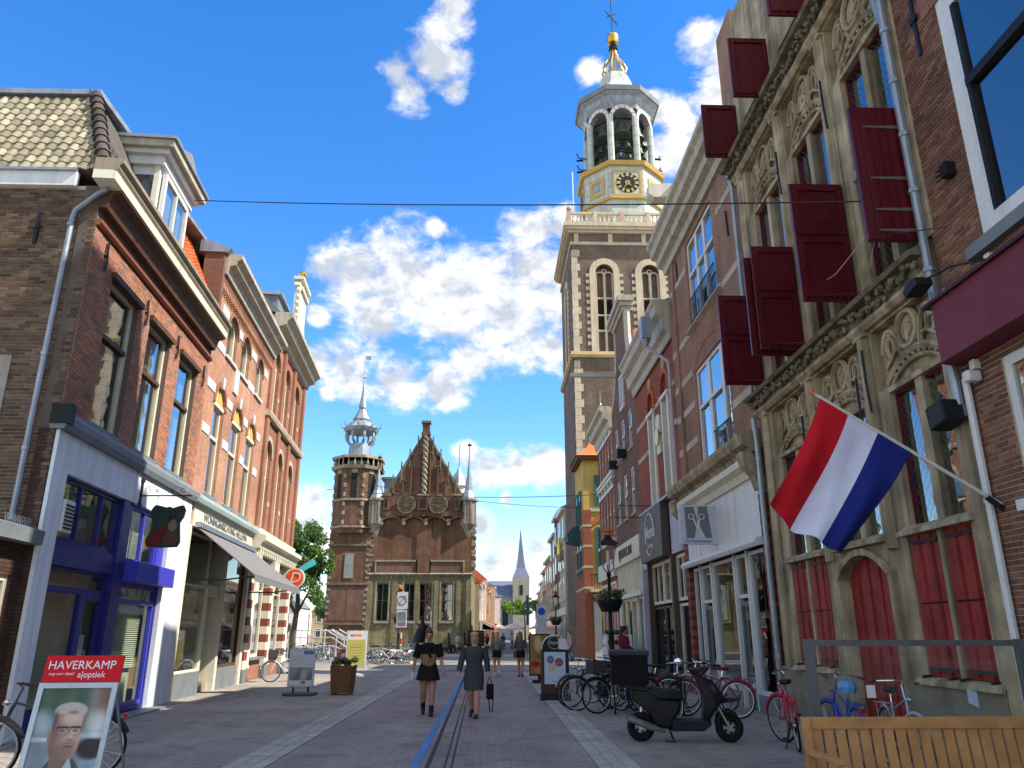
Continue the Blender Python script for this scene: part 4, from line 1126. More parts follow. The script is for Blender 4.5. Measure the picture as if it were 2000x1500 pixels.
# door with curved head
dr = MB(TR).box(11.40, 13.05, -.26, -.14, .1, 2.8).build('door', REDB, R1)
planks(dr, 11.42, 13.03, .12, 2.76, -.14, 9, REDP)
sp_ = MB(TR); spandrel(sp_, 11.40, 13.05, 2.46, 2.8, -.3, .0); sp_.build('door_spandrel', STONE, R1)
ab = MB(TR); archband(ab, 11.40, 13.05, 2.46, 2.8, .1, -.02, .1); ab.build('door_arch', STONE, R1)
for u in (11.33, 13.12): MB(TR).box(u - .07, u + .07, 0, .08, 0, 2.49).build('door_jamb', STONE, R1)
MB(TR).box(11.3, 13, 0, .5, 0, .14).build('doorstep', STONED, R1)
# open shutters standing out from the wall
def leaf(Y, x0, z0, z1, back, lab, x1=5.84):
    T = lambda u, w, z: (u, Y - w, z)
    s = MB(T).box(x0, x1, -.03, .03, z0, z1).build('open_shutter', MAROON, R1, bevel=.006); s['label'] = lab
    if back:
        n = 6; d = (x1 - x0) / n
        for i in range(n): MB(T).box(x0 + i * d + .004, x0 + (i + 1) * d - .004, .03, .042, z0 + .01, z1 - .01).build('plank', MAROON, s)
        for q in (.16, .55, .78, .93):
            z = z1 - (z1 - z0) * q
            MB(T).prism([(x0 + .16, z - .012), (x1, z - .03), (x1, z + .03), (x0 + .16, z + .012)], .042, .056).build('hinge_strap', ALU if False else mat('grey_iron', (.16, .14, .14), .6, .4), s)
    else:
        hz_ = (z1 - z0)
        rows = [(z0 + .12, z0 + hz_ * .48), (z0 + hz_ * .58, z1 - .14)] if hz_ > 1.9 else [(z0 + .12, z1 - .14)]
        for a, b in rows:
            f = MB(T)
            for (p, q, r, t_) in ((x0 + .05, x1 - .05, a - .06, a), (x0 + .05, x1 - .05, b, b + .06), (x0 + .05, x0 + .11, a, b), (x1 - .11, x1 - .05, a, b)):
                f.box(p, q, .03, .062, r, t_)
            f.build('panel_moulding', MAROON, s)
        st = MB(T)
        for z in ([z0 + .06, z1 - .07, z0 + hz_ * .505, z0 + hz_ * .555] if hz_ > 1.9 else [z0 + .06, z1 - .07]):
            for k in range(5): st.ell((x0 + .15 + (x1 - x0 - .3) * k / 4, .03, z), .012, 6, 4)
        st.build('studs', mat('stud_iron', (.25, .2, .2), .5, .5), s, kind='stuff')
    MB().tube([(x0 + .3, Y - .02, z0 + .1), (5.88, Y - .5, z0 - .05)], .008, 4).build('stay_rod', IRON, s)
leaf(9.18, 5.10, 6.69, 8.84, True, 'shutter seen from its planked back with long hinge straps')
leaf(11.1, 4.96, 6.66, 8.80, False, 'panelled shutter beside the middle first floor window')
leaf(13.28, 5.02, 6.68, 8.80, False, 'panelled shutter beside the far first floor window')
leaf(13.50, 4.93, 6.62, 8.66, False, 'shutter overlapped by its neighbour at the pier')
leaf(15.48, 5.0, 6.68, 8.76, False, 'panelled shutter at the far corner of the first floor')
leaf(11.1, 4.99, 12.34, 13.9, False, 'upper shutter cut by the top of the picture')
leaf(13.28, 5.01, 12.3, 13.8, False, 'panelled upper shutter beside the middle window')
leaf(15.42, 5.0, 12.3, 13.76, False, 'panelled upper shutter at the far corner')
pipe('downpipe', [TR(16.05, .2, 12.2), TR(16.05, .12, 11.9), TR(16.05, .12, 6.9), TR(16.05, .16, 6.6)], .05, ZINC, 'upper zinc downpipe at the far corner of the gothic house')
pipe('downpipe', [TR(16.05, .16, 6.1), TR(16.05, .14, 5.5), TR(16.05, .14, .1)], .055, ZINC, 'lower zinc downpipe between gothic house and barber shop', brk=[TR(16.05, .14, z) for z in (5.2, 3.4, 2.2, 1.2)])

# ---- barber shop house
R2 = thing('barber_house', 'mauve brick house with pale bands and white barber shopfront', 'building', TR(19.7, 0, 0))
gw1 = (17.92, 20.92)
ho = [(gw1[0], gw1[1], 5.82, 8.85), (18.2, 20.92, 10.2, 12.9)]
w = holed(MB(TR), 16.12, 23.3, 5.5, 14.0, ho, -.3, 0)
w.build('wall', BRK_R2, R2)
body(TR, R2, 16.12, 23.3, 14.0, .9, 8.5, z0=5.4)
MB(TR).box(16.14, 23.3, -8, -3.6, 0, 5.4).build('building_core', ROOM, R2)
window(TR, R2, 18.55, 20.92, 5.82, 8.85, WHITE, mull=(19.78,), rail=7.7, rec=.08, fw=.11, barw=.13, curt=CURT)
window(TR, R2, 17.92, 18.55, 5.82, 8.85, WHITE, rail=7.7, rec=.08, fw=.09)
window(TR, R2, 18.2, 20.92, 10.2, 12.9, WHITE, mull=(19.2, 20.0), rail=11.8, rec=.08, fw=.11, barw=.1)
for z0, u0, u1 in ((5.95, 18.1, 19.5), (10.3, 18.3, 20.8)):
    rl = MB(TR).box(u0, u1, .0, .02, z0, z0 + .03).box(u0, u1, .0, .02, z0 + .72, z0 + .76)
    n = int((u1 - u0) / .11)
    for k in range(n + 1): rl.box(u0 + k * .11 - .006, u0 + k * .11 + .006, .0, .015, z0, z0 + .74)
    rl.build('balcony_rail', BLACKM, R2)
ab = MB(TR); archband(ab, 17.92, 20.92, 8.87, 9.32, .3, -.01, .015, 20); ab.build('brick_arch', BRK_RD, R2)
for z in (10.1, 8.9, 7.95, 6.9, 12.2):
    MB(TR).box(21.1, 23.28, -.01, .018, z - .1, z + .1).build('stone_band', PALEST, R2)
    if z not in (8.9,): MB(TR).box(16.14, 17.75, -.01, .018, z - .1, z + .1).build('stone_band', PALEST, R2)
MB(TR).prism([(0, 10.02), (.14, 10.06), (.1, 10.16), (0, 10.2)], 17.7, 21.1, 'wz').build('sill', PALEST, R2)
MB(TR).box(22.4, 22.62, 0, .07, 5.6, 13.2).build('pilaster_strip', BRK_R2, R2)
for u, z in ((22.0, 12.6), (16.9, 11.4)): MB(TR).tube([(u, .03, z - .35), (u, .04, z + .35)], .025, 5).build('wall_anchor', IRON, R2)
cornice(TR, R2, 16.12, 23.34, [(0, 13.1), (.1, 13.1), (.16, 13.3), (.34, 13.36), (.36, 13.6), (.52, 13.66), (.55, 13.9), (.66, 13.98), (.66, 14.12), (0, 14.15)], CORN)
MB(TR).prism([(.3, 14.1), (-4.2, 16.6), (-8.5, 14.1)], 16.12, 23.3, 'wz').build('roof', SLATE, R2)
MB(TR).prism([(0, 14.55), (.9, 14.5), (1.05, 14.62), (1.05, 14.95), (0, 15.0)], 20.7, 21.2, 'wz').build('hoist_beam', CREAM2, R2)
MB(TR).box(20.55, 21.35, -.8, .1, 14.1, 15.2).build('hoist_dormer', CORN, R2)
MB(TR).box(16.14, 17.3, -1.6, -.3, 14.0, 17.4).build('chimney', BRK_R2, R2)  # made-up chimney, added to shade the foot of the white plaster pier
# ground floor: stone console cornice, white fascia, awning roller, shop front
cornice(TR, R2, 16.2, 23.3, [(0, 5.35), (.2, 5.35), (.26, 5.5), (.44, 5.56), (.5, 5.7), (.5, 5.8), (0, 5.92)], STONE, 'shop_cornice')
cornice(TR, R2, 16.5, 23.2, [(0, 4.95), (.1, 4.95), (.16, 5.1), (.3, 5.2), (.3, 5.35), (0, 5.35)], CREAM2, 'fascia_moulding')
MB(TR).box(16.55, 23.1, -.2, .03, 3.6, 4.95).build('fascia_board', WHITE, R2)
for u in (18.2, 20.0, 21.6): MB(TR).box(u, u + .06, .03, .05, 3.65, 4.92).build('fascia_batten', WHITE, R2)
for u in (16.2, 22.95):
    MB(TR).prism([(0, 4.6), (.12, 4.6), (.2, 4.9), (.4, 5.1), (.46, 5.4), (0, 5.4)], u, u + .36, 'wz').build('console', STONE, R2)
    n = 34
    for k in range(n):
        MB(TR).box(u, u + .36, -.3, .05 + .004 * (k % 2), k * .133, (k + 1) * .133 - .004).build('pier_brick', [mat('pier_red', (.30, .07, .035), .75, var=.25, vs=9), mat('pier_dark', (.11, .045, .035), .75, var=.3, vs=9)][k % 2], R2)
MB(TR).prism([(0, 3.46), (.22, 3.42), (.26, 3.5), (.2, 3.6), (0, 3.62)], 16.5, 23.1, 'wz').build('awning_roller', WHITE, R2)
for a, b, z0, nm, fm in ((16.6, 17.95, .35, 'shop_window', WHITE), (18.0, 18.95, .03, 'shop_door', mat('grey_door_paint', (.16, .17, .17), .5)), (19.1, 20.95, .35, 'shop_window', WHITE), (21.1, 22.1, .03, 'shop_door', mat('grey_door_paint', (.16, .17, .17), .5)), (22.15, 22.9, .35, 'shop_window', WHITE)):
    if nm == 'shop_door':
        window(TR, R2, a, b, 2.42, 3.42, WHITE, rec=.1, fw=.08, name='transom_light', glass=GLASSD)
        window(TR, R2, a, b, z0, 2.34, fm, rec=.14, fw=.1, rails=(.75,), name=nm, glass=GLASSD)
        MB(TR).box(a + .1, b - .1, -.17, -.12, .1, .7).build('kick_panel', fm, R2)
        MB(TR).box(a + .35, a + .6, -.115, -.11, .45, .56).build('letter_plate', ALU, R2)
    else:
        window(TR, R2, a, b, z0, 3.42, fm, rec=.1, fw=.09, name=nm, glass=GLASSD)
        MB(TR).box(a, b, -.25, -.02, 0, z0).build('stall_riser', SLATE, R2)
for u in (18.0, 18.98, 20.98, 22.1): MB(TR).box(u - .045, u + .045, -.22, -.02, 0, 3.45).build('shopfront_post', WHITE, R2)
MB(TR).box(16.6, 22.9, -3.5, -.3, 0, .02).build('shop_floor', mat('pale_floor', (.3, .28, .24), .5), R2)
MB(TR).box(16.6, 22.9, -3.58, -3.5, 0, 3.4).build('shop_back_wall', mat('olive_wall', (.20, .18, .11), .8), R2)
for i in range(4):
    u = 17.3 + i * 1.5
    MB(TR).lathe([(.28, .02), (.05, .06), (.04, .45), (.27, .48), (.27, .6), (.1, .62)], (u, -1.6), 10).box(u - .25, u + .25, -1.95, -1.85, .6, 1.15).build('barber_chair', BLACKM, R2)
    MB(TR).tube([(u, -1.2, 3.4), (u, -1.2, 2.2)], .008, 4).lathe([(.02, 2.2), (.12, 2.05), (.12, 2.0)], (u, -1.2), 10).build('pendant_lamp', CREAM, R2)
# scissors sign
ss = thing('barber_sign', 'square projecting sign with white scissors over the white barber shopfront', 'sign', (5.9, 20.0, 4.3))
Tk = lambda u, w, z: (u, 20.0 - w, z)
x0, x1, z0, z1 = 4.92, 5.92, 3.82, 4.82
MB(Tk).box(x0, x1, -.07, .07, z0, z1).build('sign_case', mat('pale_sign', (.50, .53, .58), .4, var=.04), ss, bevel=.01)
GS = mat('sign_grey', (.17, .165, .165), .5, var=.05)
MB(Tk).prism([(x0 + .14, z1 - .05), (x0 + .38, z1 - .04), (x0 + .46, z1 - .36), (x0 + .42, z0 + .38), (x0 + .36, z0 + .15), (x0 + .16, z0 + .15)], .07, .076).build('sign_panel', GS, ss)
MB(Tk).prism([(x0 + .50, z1 - .04), (x0 + .74, z1 - .03), (x0 + .82, z0 + .16), (x0 + .66, z0 + .15), (x0 + .54, z0 + .40), (x0 + .48, z1 - .36)], .07, .076).build('sign_panel', GS, ss)
sm = MB(Tk)
for c_ in (.31, .58): sm.tube([(x0 + c_ + .07 * math.cos(q), .08, z1 - .30 + .07 * math.sin(q)) for q in [i * math.pi / 8 for i in range(16)]], .012, 5, closed=True)
sm.prism([(x0 + .35, z1 - .36), (x0 + .38, z1 - .35), (x0 + .47, z1 - .60), (x0 + .43, z1 - .60)], .076, .084).prism([(x0 + .54, z1 - .36), (x0 + .51, z1 - .36), (x0 + .45, z1 - .60), (x0 + .49, z1 - .60)], .078, .086)
sm.build('scissors', WHITE, ss)
text('De Mannenkapper', mat('navy_letters', (.02, .02, .10), .5), ss, (x0 + .48, 19.925, z0 + .075), (1, 0, 0), (0, 0, 1), .095, .002)
MB(Tk).tube([(5.92, 0, 4.0), (5.96, 0, 4.0)], .03, 6).build('bracket', IRON, ss)

# ---- lattice arch house with brown shop sign
R3 = thing('lattice_arch_house', 'red brick house with two cream framed lattice arches above dark brown shop sign', 'building', TR(27, 0, 0))
AW = [(24.35, 25.45), (26.7, 27.8)]
ho = [(a, b, 5.95, 10.15) for a, b in AW]
w = holed(MB(TR), 23.3, 30.1, 4.0, 12.0, ho, -.3, -.05)
for a, b in AW: spandrel(w, a, b, 9.4, 10.15, -.29, -.051)
w.build('wall', BRK_R3, R3)
body(TR, R3, 23.3, 30.1, 11.8, .8, 8, z0=4)
MB(TR).box(23.35, 30.05, -8, -2.2, 0, 4).build('building_core', ROOM, R3)
for a, b in AW:
    for p, q in ((a, a + .2), (b - .2, b)): MB(TR).box(p, q, -.3, .02, 5.95, 9.3).build('window_post', CREAM2, R3)
    MB(TR).box(a - .05, b + .05, -.25, .06, 9.28, 9.42).build('transom', CREAM2, R3)
    window(TR, R3, a + .2, b - .2, 5.95, 9.28, CREAM2, rail=7.9, rec=.2, fw=.07, curt=CURT)
    lt = MB(TR); ap = arcpts(a, b, 9.42, 10.15, 10)
    MB(TR).prism([(a, 9.42), (b, 9.42)] + ap[::-1], -.16, -.14).build('arch_back', WHITE, R3)
    for k in range(-2, 7):
        for sg in (1, -1):
            u = a + k * .2
            seg = [(u + sg * 0, 9.44), (u + sg * .5, 10.1)]
            seg = [(min(max(x_, a + .02), b - .02), z_) for x_, z_ in seg]
            if abs(seg[0][0] - seg[1][0]) > .1: lt.tube([(seg[0][0], -.12, seg[0][1]), (seg[1][0], -.12, seg[1][1])], .02, 4)
    lt.build('lattice', mat('red_lattice', (.30, .09, .06), .6), R3, kind='stuff')
    ab = MB(TR); archband(ab, a, b, 9.42, 10.15, .18, -.06, .02); ab.build('brick_arch', TERRA, R3)
    disc(MB(TR), ((a + b) / 2, 10.5), .24, -.06, .0, 16).build('roundel', mat('tan_roundel', (.45, .28, .12), .7), R3)
for z in (9.4, 8.1, 6.0): 
    for p, q in ((23.35, 24.3), (25.5, 26.65), (27.85, 30.05)): MB(TR).box(p, q, -.06, -.02, z - .09, z + .09).build('stone_band', PALEST, R3)
md = MB(TR); disc(md, (26.1, 8.2), .3, -.05, .08, 18); md.build('medallion', GOLD, R3)
MB(TR).prism([(25.85, 7.6), (26.35, 7.6), (26.4, 8.9), (26.25, 9.0), (25.95, 9.0), (25.8, 8.9)], -.05, .02).build('medallion_frame', CREAM2, R3)
cornice(TR, R3, 23.3, 30.1, [(0, 10.85), (.06, 10.85), (.12, 11.1), (.26, 11.2), (.3, 11.6), (.48, 11.75), (.52, 12.0), (.6, 12.08), (.6, 12.2), (0, 12.24)], CORN)
MB(TR).prism([(.2, 12.2), (-3.5, 13.6), (-8, 12.2)], 23.3, 30.1, 'wz').build('roof', SLATE, R3)
bx = MB(TR).box(23.55, 24.0, .6, .92, 10.95, 11.7).build('rainwater_head', ZINC, R3)
MB(TR).lathe([(.17, 10.95), (.07, 10.7)], (23.78, .76), 8).build('hopper', ZINC, bx)
pipe('downpipe', [TR(23.78, .76, 10.75), TR(23.75, .5, 10.5), TR(23.5, .14, 10.1), TR(23.46, .12, 9.8), TR(23.42, .12, 5.95)], .055, mat('mauve_pipe', (.42, .38, .40), .5), 'pale downpipe with square rainwater head beside the lattice arches', brk=[TR(23.45, .12, 9.2), TR(23.44, .12, 7.6)])
NB = mat('brown_sign', (.10, .07, .055), .5, var=.06)
nb = MB(TR).box(25.15, 28.75, .05, .32, 4.05, 5.78).build('shop_sign_board', NB, R3)
rgs = MB(TR); c_, cz_ = 27.0, 4.92
rgs.tube([(c_ + .72 * math.cos(q), .33, cz_ + .72 * math.sin(q)) for q in [math.pi * (-.12 + 1.08 * i / 20) for i in range(21)]], .022, 5)
rgs.tube([(c_ + .72 * math.cos(q), .33, cz_ + .72 * math.sin(q)) for q in [math.pi * (1.22 + .55 * i / 12) for i in range(13)]], .022, 5)
rgs.build('sign_ring', WHITE, nb)
text('Noma', WHITE, nb, TR(27.0, .325, 4.98), (0, -1, 0), (0, 0, 1), .62, .008, shear=.25)
text('BREAD & LIFE', WHITE, nb, TR(27.0, .325, 4.52), (0, -1, 0), (0, 0, 1), .14, .006)
MB(TR).box(23.5, 24.95, -.02, .06, 4.05, 5.7).build('grey_panel', mat('lilac_panel', (.44, .45, .54), .6), R3)
MB(TR).box(28.9, 29.7, -.02, .06, 3.9, 5.3).build('grey_panel', mat('lilac_panel', (.44, .45, .54), .6), R3)
MB(TR).box(23.4, 28.9, 0, .3, 5.78, 5.86).build('sign_canopy', ZINC, R3)
for u0, u1 in ((23.45, 24.95), (25.15, 26.9), (27.0, 28.75), (28.9, 29.7)):
    window(TR, R3, u0, u1, 2.6, 4.0, CREAM2, rec=.1, fw=.1, mull=((u0 + u1) / 2,), name='upper_light', glass=GLASSD)
    window(TR, R3, u0, u1, .4 if u0 != 25.15 else .03, 2.52, BLACKM if 25 < u0 < 28 else CREAM2, rec=.12, fw=.08, name='shop_window' if u0 != 25.15 else 'shop_door', glass=GLASSD)
    MB(TR).box(u0, u1, -.25, -.03, 0, .4).build('stall_riser', BLACKM, R3)
for u in (24.95, 28.75, 29.75): MB(TR).box(u, u + .2, -.25, .1, 0, 4.05).build('shopfront_post', mat('lilac_panel', (.44, .45, .54), .6) if u > 29 else NB, R3)
br_ = thing('sign_bracket', 'double black iron bar bracket above the dark brown shop sign', 'bracket', TR(28, 0, 5.9))
MB(TR).tube([(27.2, .05, 5.95), (27.2, 1.25, 5.95), (27.2, 1.35, 5.8)], .014, 5).tube([(28.4, .05, 5.72), (28.4, 1.45, 5.72), (28.4, 1.5, 5.4)], .014, 5).build('bars', IRON, br_)

# ---- neck gable house with cream shopfront
R4 = thing('neck_gable_house', 'brown brick house with white topped neck gable and cream shopfront', 'building', TR(33.3, 0, 0))
X4 = TRX(6.0)
rows = [(31.5, 32.3), (33.3, 34.1), (35.1, 35.9)]
ho = [(a, b, 9.2, 10.9) for a, b in rows] + [(a, b, 6.4, 8.35) for a, b in rows]
holed(MB(X4), 30.1, 36.6, 4.0, 11.3, ho, -.3, 0).build('wall', BRK_R4, R4)
gp = [(30.1, 11.3), (36.6, 11.3), (36.4, 12.0), (35.6, 12.6), (35.0, 13.4), (34.75, 14.4), (34.75, 15.6), (31.95, 15.6), (31.95, 14.4), (31.7, 13.4), (31.1, 12.6), (30.3, 12.0)]
MB(X4).prism(gp, -.35, -.001).build('gable', BRK_R4, R4)
for s_ in (0, 1):
    pts = [(30.3, 12.0), (31.1, 12.6), (31.7, 13.4), (31.95, 14.4), (31.95, 15.6)]
    if s_: pts = [(66.7 - u, z) for u, z in pts]
    MB(X4).tube([(u, -.1, z) for u, z in pts], .16, 6).build('gable_coping', mat('pale_coping', (.50, .44, .36), .7), R4)
for e, z0, z1 in ((.1, 15.55, 15.75), (.22, 15.75, 15.95), (.34, 15.95, 16.2)):
    MB(X4).box(31.95 - e, 34.75 + e, -.4, e, z0, z1).build('gable_cornice', CORN, R4)
MB(X4).prism([(30.15, 11.3), (36.55, 11.3), (33.35, 15.2)], -8, -.36).build('roof', TERRA, R4)
rt = MB(X4)
for i in range(6):
    for j in range(6): rt.tube([(31.9 - i * .25, -.5 - j * .3, 13.6 - i * .28), (31.65 - i * .25, -.5 - j * .3, 13.3 - i * .28)], .1, 6)
rt.build('roof_tiles', ROOF_O, R4, kind='stuff')
body(X4, R4, 30.1, 36.6, 11.2, .8, 8)
window(X4, R4, 32.9, 33.8, 11.3, 12.9, WHITE, mull=(33.35,), rec=-.05, fw=.12, name='attic_window')
for i, (a, b) in enumerate(rows):
    window(X4, R4, a, b, 9.2, 10.9, CREAM2, rail=10.1, rec=.06, fw=.09, sill=PALEST)
    window(X4, R4, a, b, 6.4, 8.35, CREAM2, rail=7.4, rec=.06, fw=.09, sill=PALEST)
for u in (33.0, 35.4): MB(X4).box(u, u + .45, .02, .42, 9.05, 9.4).build('air_conditioner', BLACKM, R4, bevel=.02)
MB(X4).box(34.8, 34.95, 0, 2.2, 13.35, 13.55).build('hoist_beam', mat('pale_beam', (.5, .47, .4), .6), R4)
MB(X4).box(30.2, 36.5, -.1, .2, 4.5, 5.35).build('shop_sign_board', CREAM, R4)
text('IJSSALON', mat('brown_letters', (.10, .05, .04), .5), R4, X4(33.35, .21, 4.92), (0, -1, 0), (0, 0, 1), .55, .03, wscale=1.4)
for k in range(12): MB(X4).box(30.5 + k * .5, 30.56 + k * .5, 0, .1, 3.2, 4.5).build('fascia_batten', CREAM2, R4)
MB(X4).box(30.2, 36.5, -.1, .04, 3.2, 4.5).build('upper_panel', CREAM2, R4)
MB(X4).box(30.2, 36.5, -.1, .22, 3.05, 3.22).build('transom', CREAM2, R4)
for u0, u1 in ((30.5, 32.2), (33.5, 36.2)): window(X4, R4, u0, u1, .6, 3.05, CREAM2, rec=.08, fw=.1, name='shop_window', glass=GLASSD, mull=((u0 + u1) / 2,))
holed(MB(X4), 30.1, 36.6, 0, 3.05, [(30.5, 32.2, .6, 3.05), (32.4, 33.4, 0, 2.9), (33.5, 36.2, .6, 3.05)], -.3, 0).build('shopfront', CREAM2, R4)

# ---- corniced house
R5 = thing('corniced_house', 'red brick house with heavy cream cornice and pale window heads next to side street', 'building', TR(39.3, 0, 0))
rows = [(37.0 + i * 1.02, 37.62 + i * 1.02) for i in range(5)]
ho = [(a, b, 9.4, 11.1) for a, b in rows] + [(a, b, 6.2, 8.4) for a, b in rows]
holed(MB(X4), 36.6, 42.0, 0, 11.4, ho, -.3, 0).build('wall', BRK_R3, R5)
body(X4, R5, 36.6, 42, 11.4, .7, 9)
for a, b in rows:
    for z0, z1 in ((9.4, 11.1), (6.2, 8.4)):
        window(X4, R5, a, b, z0, z1, CREAM2, rail=(z0 + z1) / 2, rec=.08, fw=.08)
        MB(X4).box(a - .12, b + .12, -.02, .06, z1, z1 + .2).build('window_head', WHITE, R5)
        MB(X4).box((a + b) / 2 - .1, (a + b) / 2 + .1, -.02, .1, z1 + .2, z1 + .45).build('keystone', WHITE, R5)
for z in (9.15, 5.9, 8.9): cornice(X4, R5, 36.6, 42.02, [(0, z - .1), (.14, z - .08), (.14, z + .06), (0, z + .1)], CREAM2, 'band')
cornice(X4, R5, 36.6, 42.05, [(0, 11.3), (.12, 11.35), (.2, 11.7), (.4, 11.8), (.45, 12.1), (.62, 12.2), (.62, 12.4), (0, 12.45)], CORN)
MB(X4).prism([(.2, 12.4), (-4, 14.0), (-9, 12.4)], 36.6, 42.0, 'wz').build('roof', SLATE, R5)
for a, b in ((37.0, 38.9), (39.3, 41.6)):
    window(X4, R5, a, b, .5, 4.0, CREAM2, rec=-.02, fw=.12, rails=(3.0,), mull=((a + b) / 2,), name='shop_window', glass=GLASSD)
MB(X4).box(36.7, 41.9, 0, .2, 4.2, 5.0).build('shop_fascia', CREAM, R5)

# ---- corner house with orange pyramid roof
R6 = thing('ochre_corner_house', 'ochre plastered corner house with banded red brick corner and orange pyramid roof', 'building', (8, 50, 0))
MB().box(6.1, 16, 50.02, 54.6, 0, 12.9).build('wall', YELL, R6)
cp = MB().box(6.02, 6.55, 49.9, 54.7, 0, 9.3).build('brick_corner', mat('orange_red_brick', (.27, .085, .045), .8, var=.15, vs=3, bump=.2), R6)
for k in range(4): MB().box(6.0, 6.57, 49.885, 54.72, 4.3 + k * 1.3, 4.46 + k * 1.3).build('stone_band', PALEST, cp)
Tf = lambda u, w, z: (u, 50.0 - w, z)
for z0, z1 in ((9.6, 11.6), (4.6, 8.2)):
    window(Tf, R6, 6.85, 8.6, z0, z1, mat('teal_frame', (.03, .13, .15), .5), mull=(7.7,), rails=(z0 + (z1 - z0) * .7,), rec=-.04, fw=.14)
ab = MB(Tf); archband(ab, 6.75, 8.7, 8.3, 8.8, .3, 0, .08); ab.build('brick_arch', TERRA, R6)
MB(Tf).box(6.5, 10, 0, .06, 9.2, 9.4).build('band', PALEST, R6)
MB(Tf).box(6.3, 10, 0, 1.0, 4.1, 4.25).build('balcony', PALEST, R6)
rl = MB(Tf)
for k in range(20): rl.box(6.35 + k * .16, 6.38 + k * .16, .95, .98, 4.25, 5.1)
rl.box(6.3, 10, .94, .99, 5.1, 5.16); rl.build('balcony_rail', IRON, R6)
MB(Tf).box(6.55, 7.0, 0, .2, 0, 4.0).build('stone_pilaster', mat('grey_stone', (.42, .42, .40), .8), R6)
MB(Tf).prism([(7.1, 0), (9.2, 0), (9.2, 2.4), (8.9, 2.9), (8.15, 3.1), (7.4, 2.9), (7.1, 2.4)], .0, .04).build('doorway', WOODD, R6)
sl = [(5.6, 49.5), (9.8, 49.5), (9.8, 54.0), (5.6, 54.0)]
ap = (7.7, 51.7, 16.4)
rp = MB()
nn = 8
for i in range(4):
    a, b = Vector((*sl[i], 12.85)), Vector((*sl[(i + 1) % 4], 12.85))
    for k in range(nn):
        f0_, f1_ = (k / nn), ((k + 1) / nn)
        g0, g1 = f0_ ** .75, f1_ ** .75
        za, zb = 12.85 + (ap[2] - 12.85) * f0_ ** 1.35, 12.85 + (ap[2] - 12.85) * f1_ ** 1.35
        P_ = lambda v, g, z: (v.x + (ap[0] - v.x) * g, v.y + (ap[1] - v.y) * g, z)
        rp.add([P_(a, g0, za), P_(b, g0, za), P_(b, g1, zb), P_(a, g1, zb)], [(0, 1, 2, 3)])
rp.add([(*q, 12.85) for q in sl], [(3, 2, 1, 0)])
ro = rp.build('roof', mat('orange_tiles', (.50, .16, .05), .8, var=.2, vs=6, bump=.6, bs=12), R6)
MB().lathe([(.16, 16.2), (.1, 16.6), (.04, 16.8), (.1, 16.95), (.03, 17.1), (.02, 18.0)], ap[:2], 8).build('finial', ZINC, ro)
MB().box(5.7, 9.7, 49.6, 54, 12.6, 12.86).build('eaves', WOODD, ro)
TX6 = TRX(6.02)
for u in (50.9, 52.6):
    for z in (5.2, 8.4):
        window(TX6, R6, u, u + .9, z, z + 2.3, mat('teal_frame', (.03, .13, .15), .5), rails=(z + 1.6,), rec=-.03, fw=.1)
MB(TX6).prism([(0, 7.3), (.8, 7.5), (.9, 7.9), (.5, 8.4), (0, 8.5)], 51.6, 53.6, 'wz').build('oriel', mat('green_oriel', (.03, .09, .09), .5), R6)
# ================================================================== bell tower
TW = thing('bell_tower', 'tall brick bell tower with open carillon lantern, clock and gilded onion finial', 'tower', (10.8, 59.5, 0))
x0, x1, y0, y1 = 6.35, 15.3, 55.0, 64.0
Tt = lambda u, w, z: (u, 55.0 - w, z)         # front face
Tl = lambda u, w, z: (6.35 - w, u, z)         # street face
WN = [(8.2, 9.6), (11.85, 13.25)]
ho = [(a, b, 22.15, 29.6) for a, b in WN]
w = holed(MB(Tt), x0, x1, 0, 31.5, ho, -1.0, 0)
for a, b in WN: spandrel(w, a, b, 28.85, 29.6, -.99, -.001)
w.build('wall', BRK_TW, TW)
hl = [(58.8, 60.2, 22.15, 29.6)]
w = holed(MB(Tl), 55.02, y1, 0, 31.5, hl, -1.0, 0); spandrel(w, 58.8, 60.2, 28.85, 29.6, -.99, -.001)
w.build('wall', BRK_TW, TW)
MB().box(x0 + 1, x1 - 1, y0 + 1, y1, 0, 31.4).build('tower_core', ROOM, TW)
MB().box(x1 - 1.0, x1, y0 + .01, y1, 0, 31.5).build('wall', BRK_TW, TW)
LOUV = mat('dark_louvre', (.03, .035, .035), .6)
CRST = mat('cream_stone', (.56, .47, .34), .8, var=.12, vs=1, streak=.18, bump=.15)
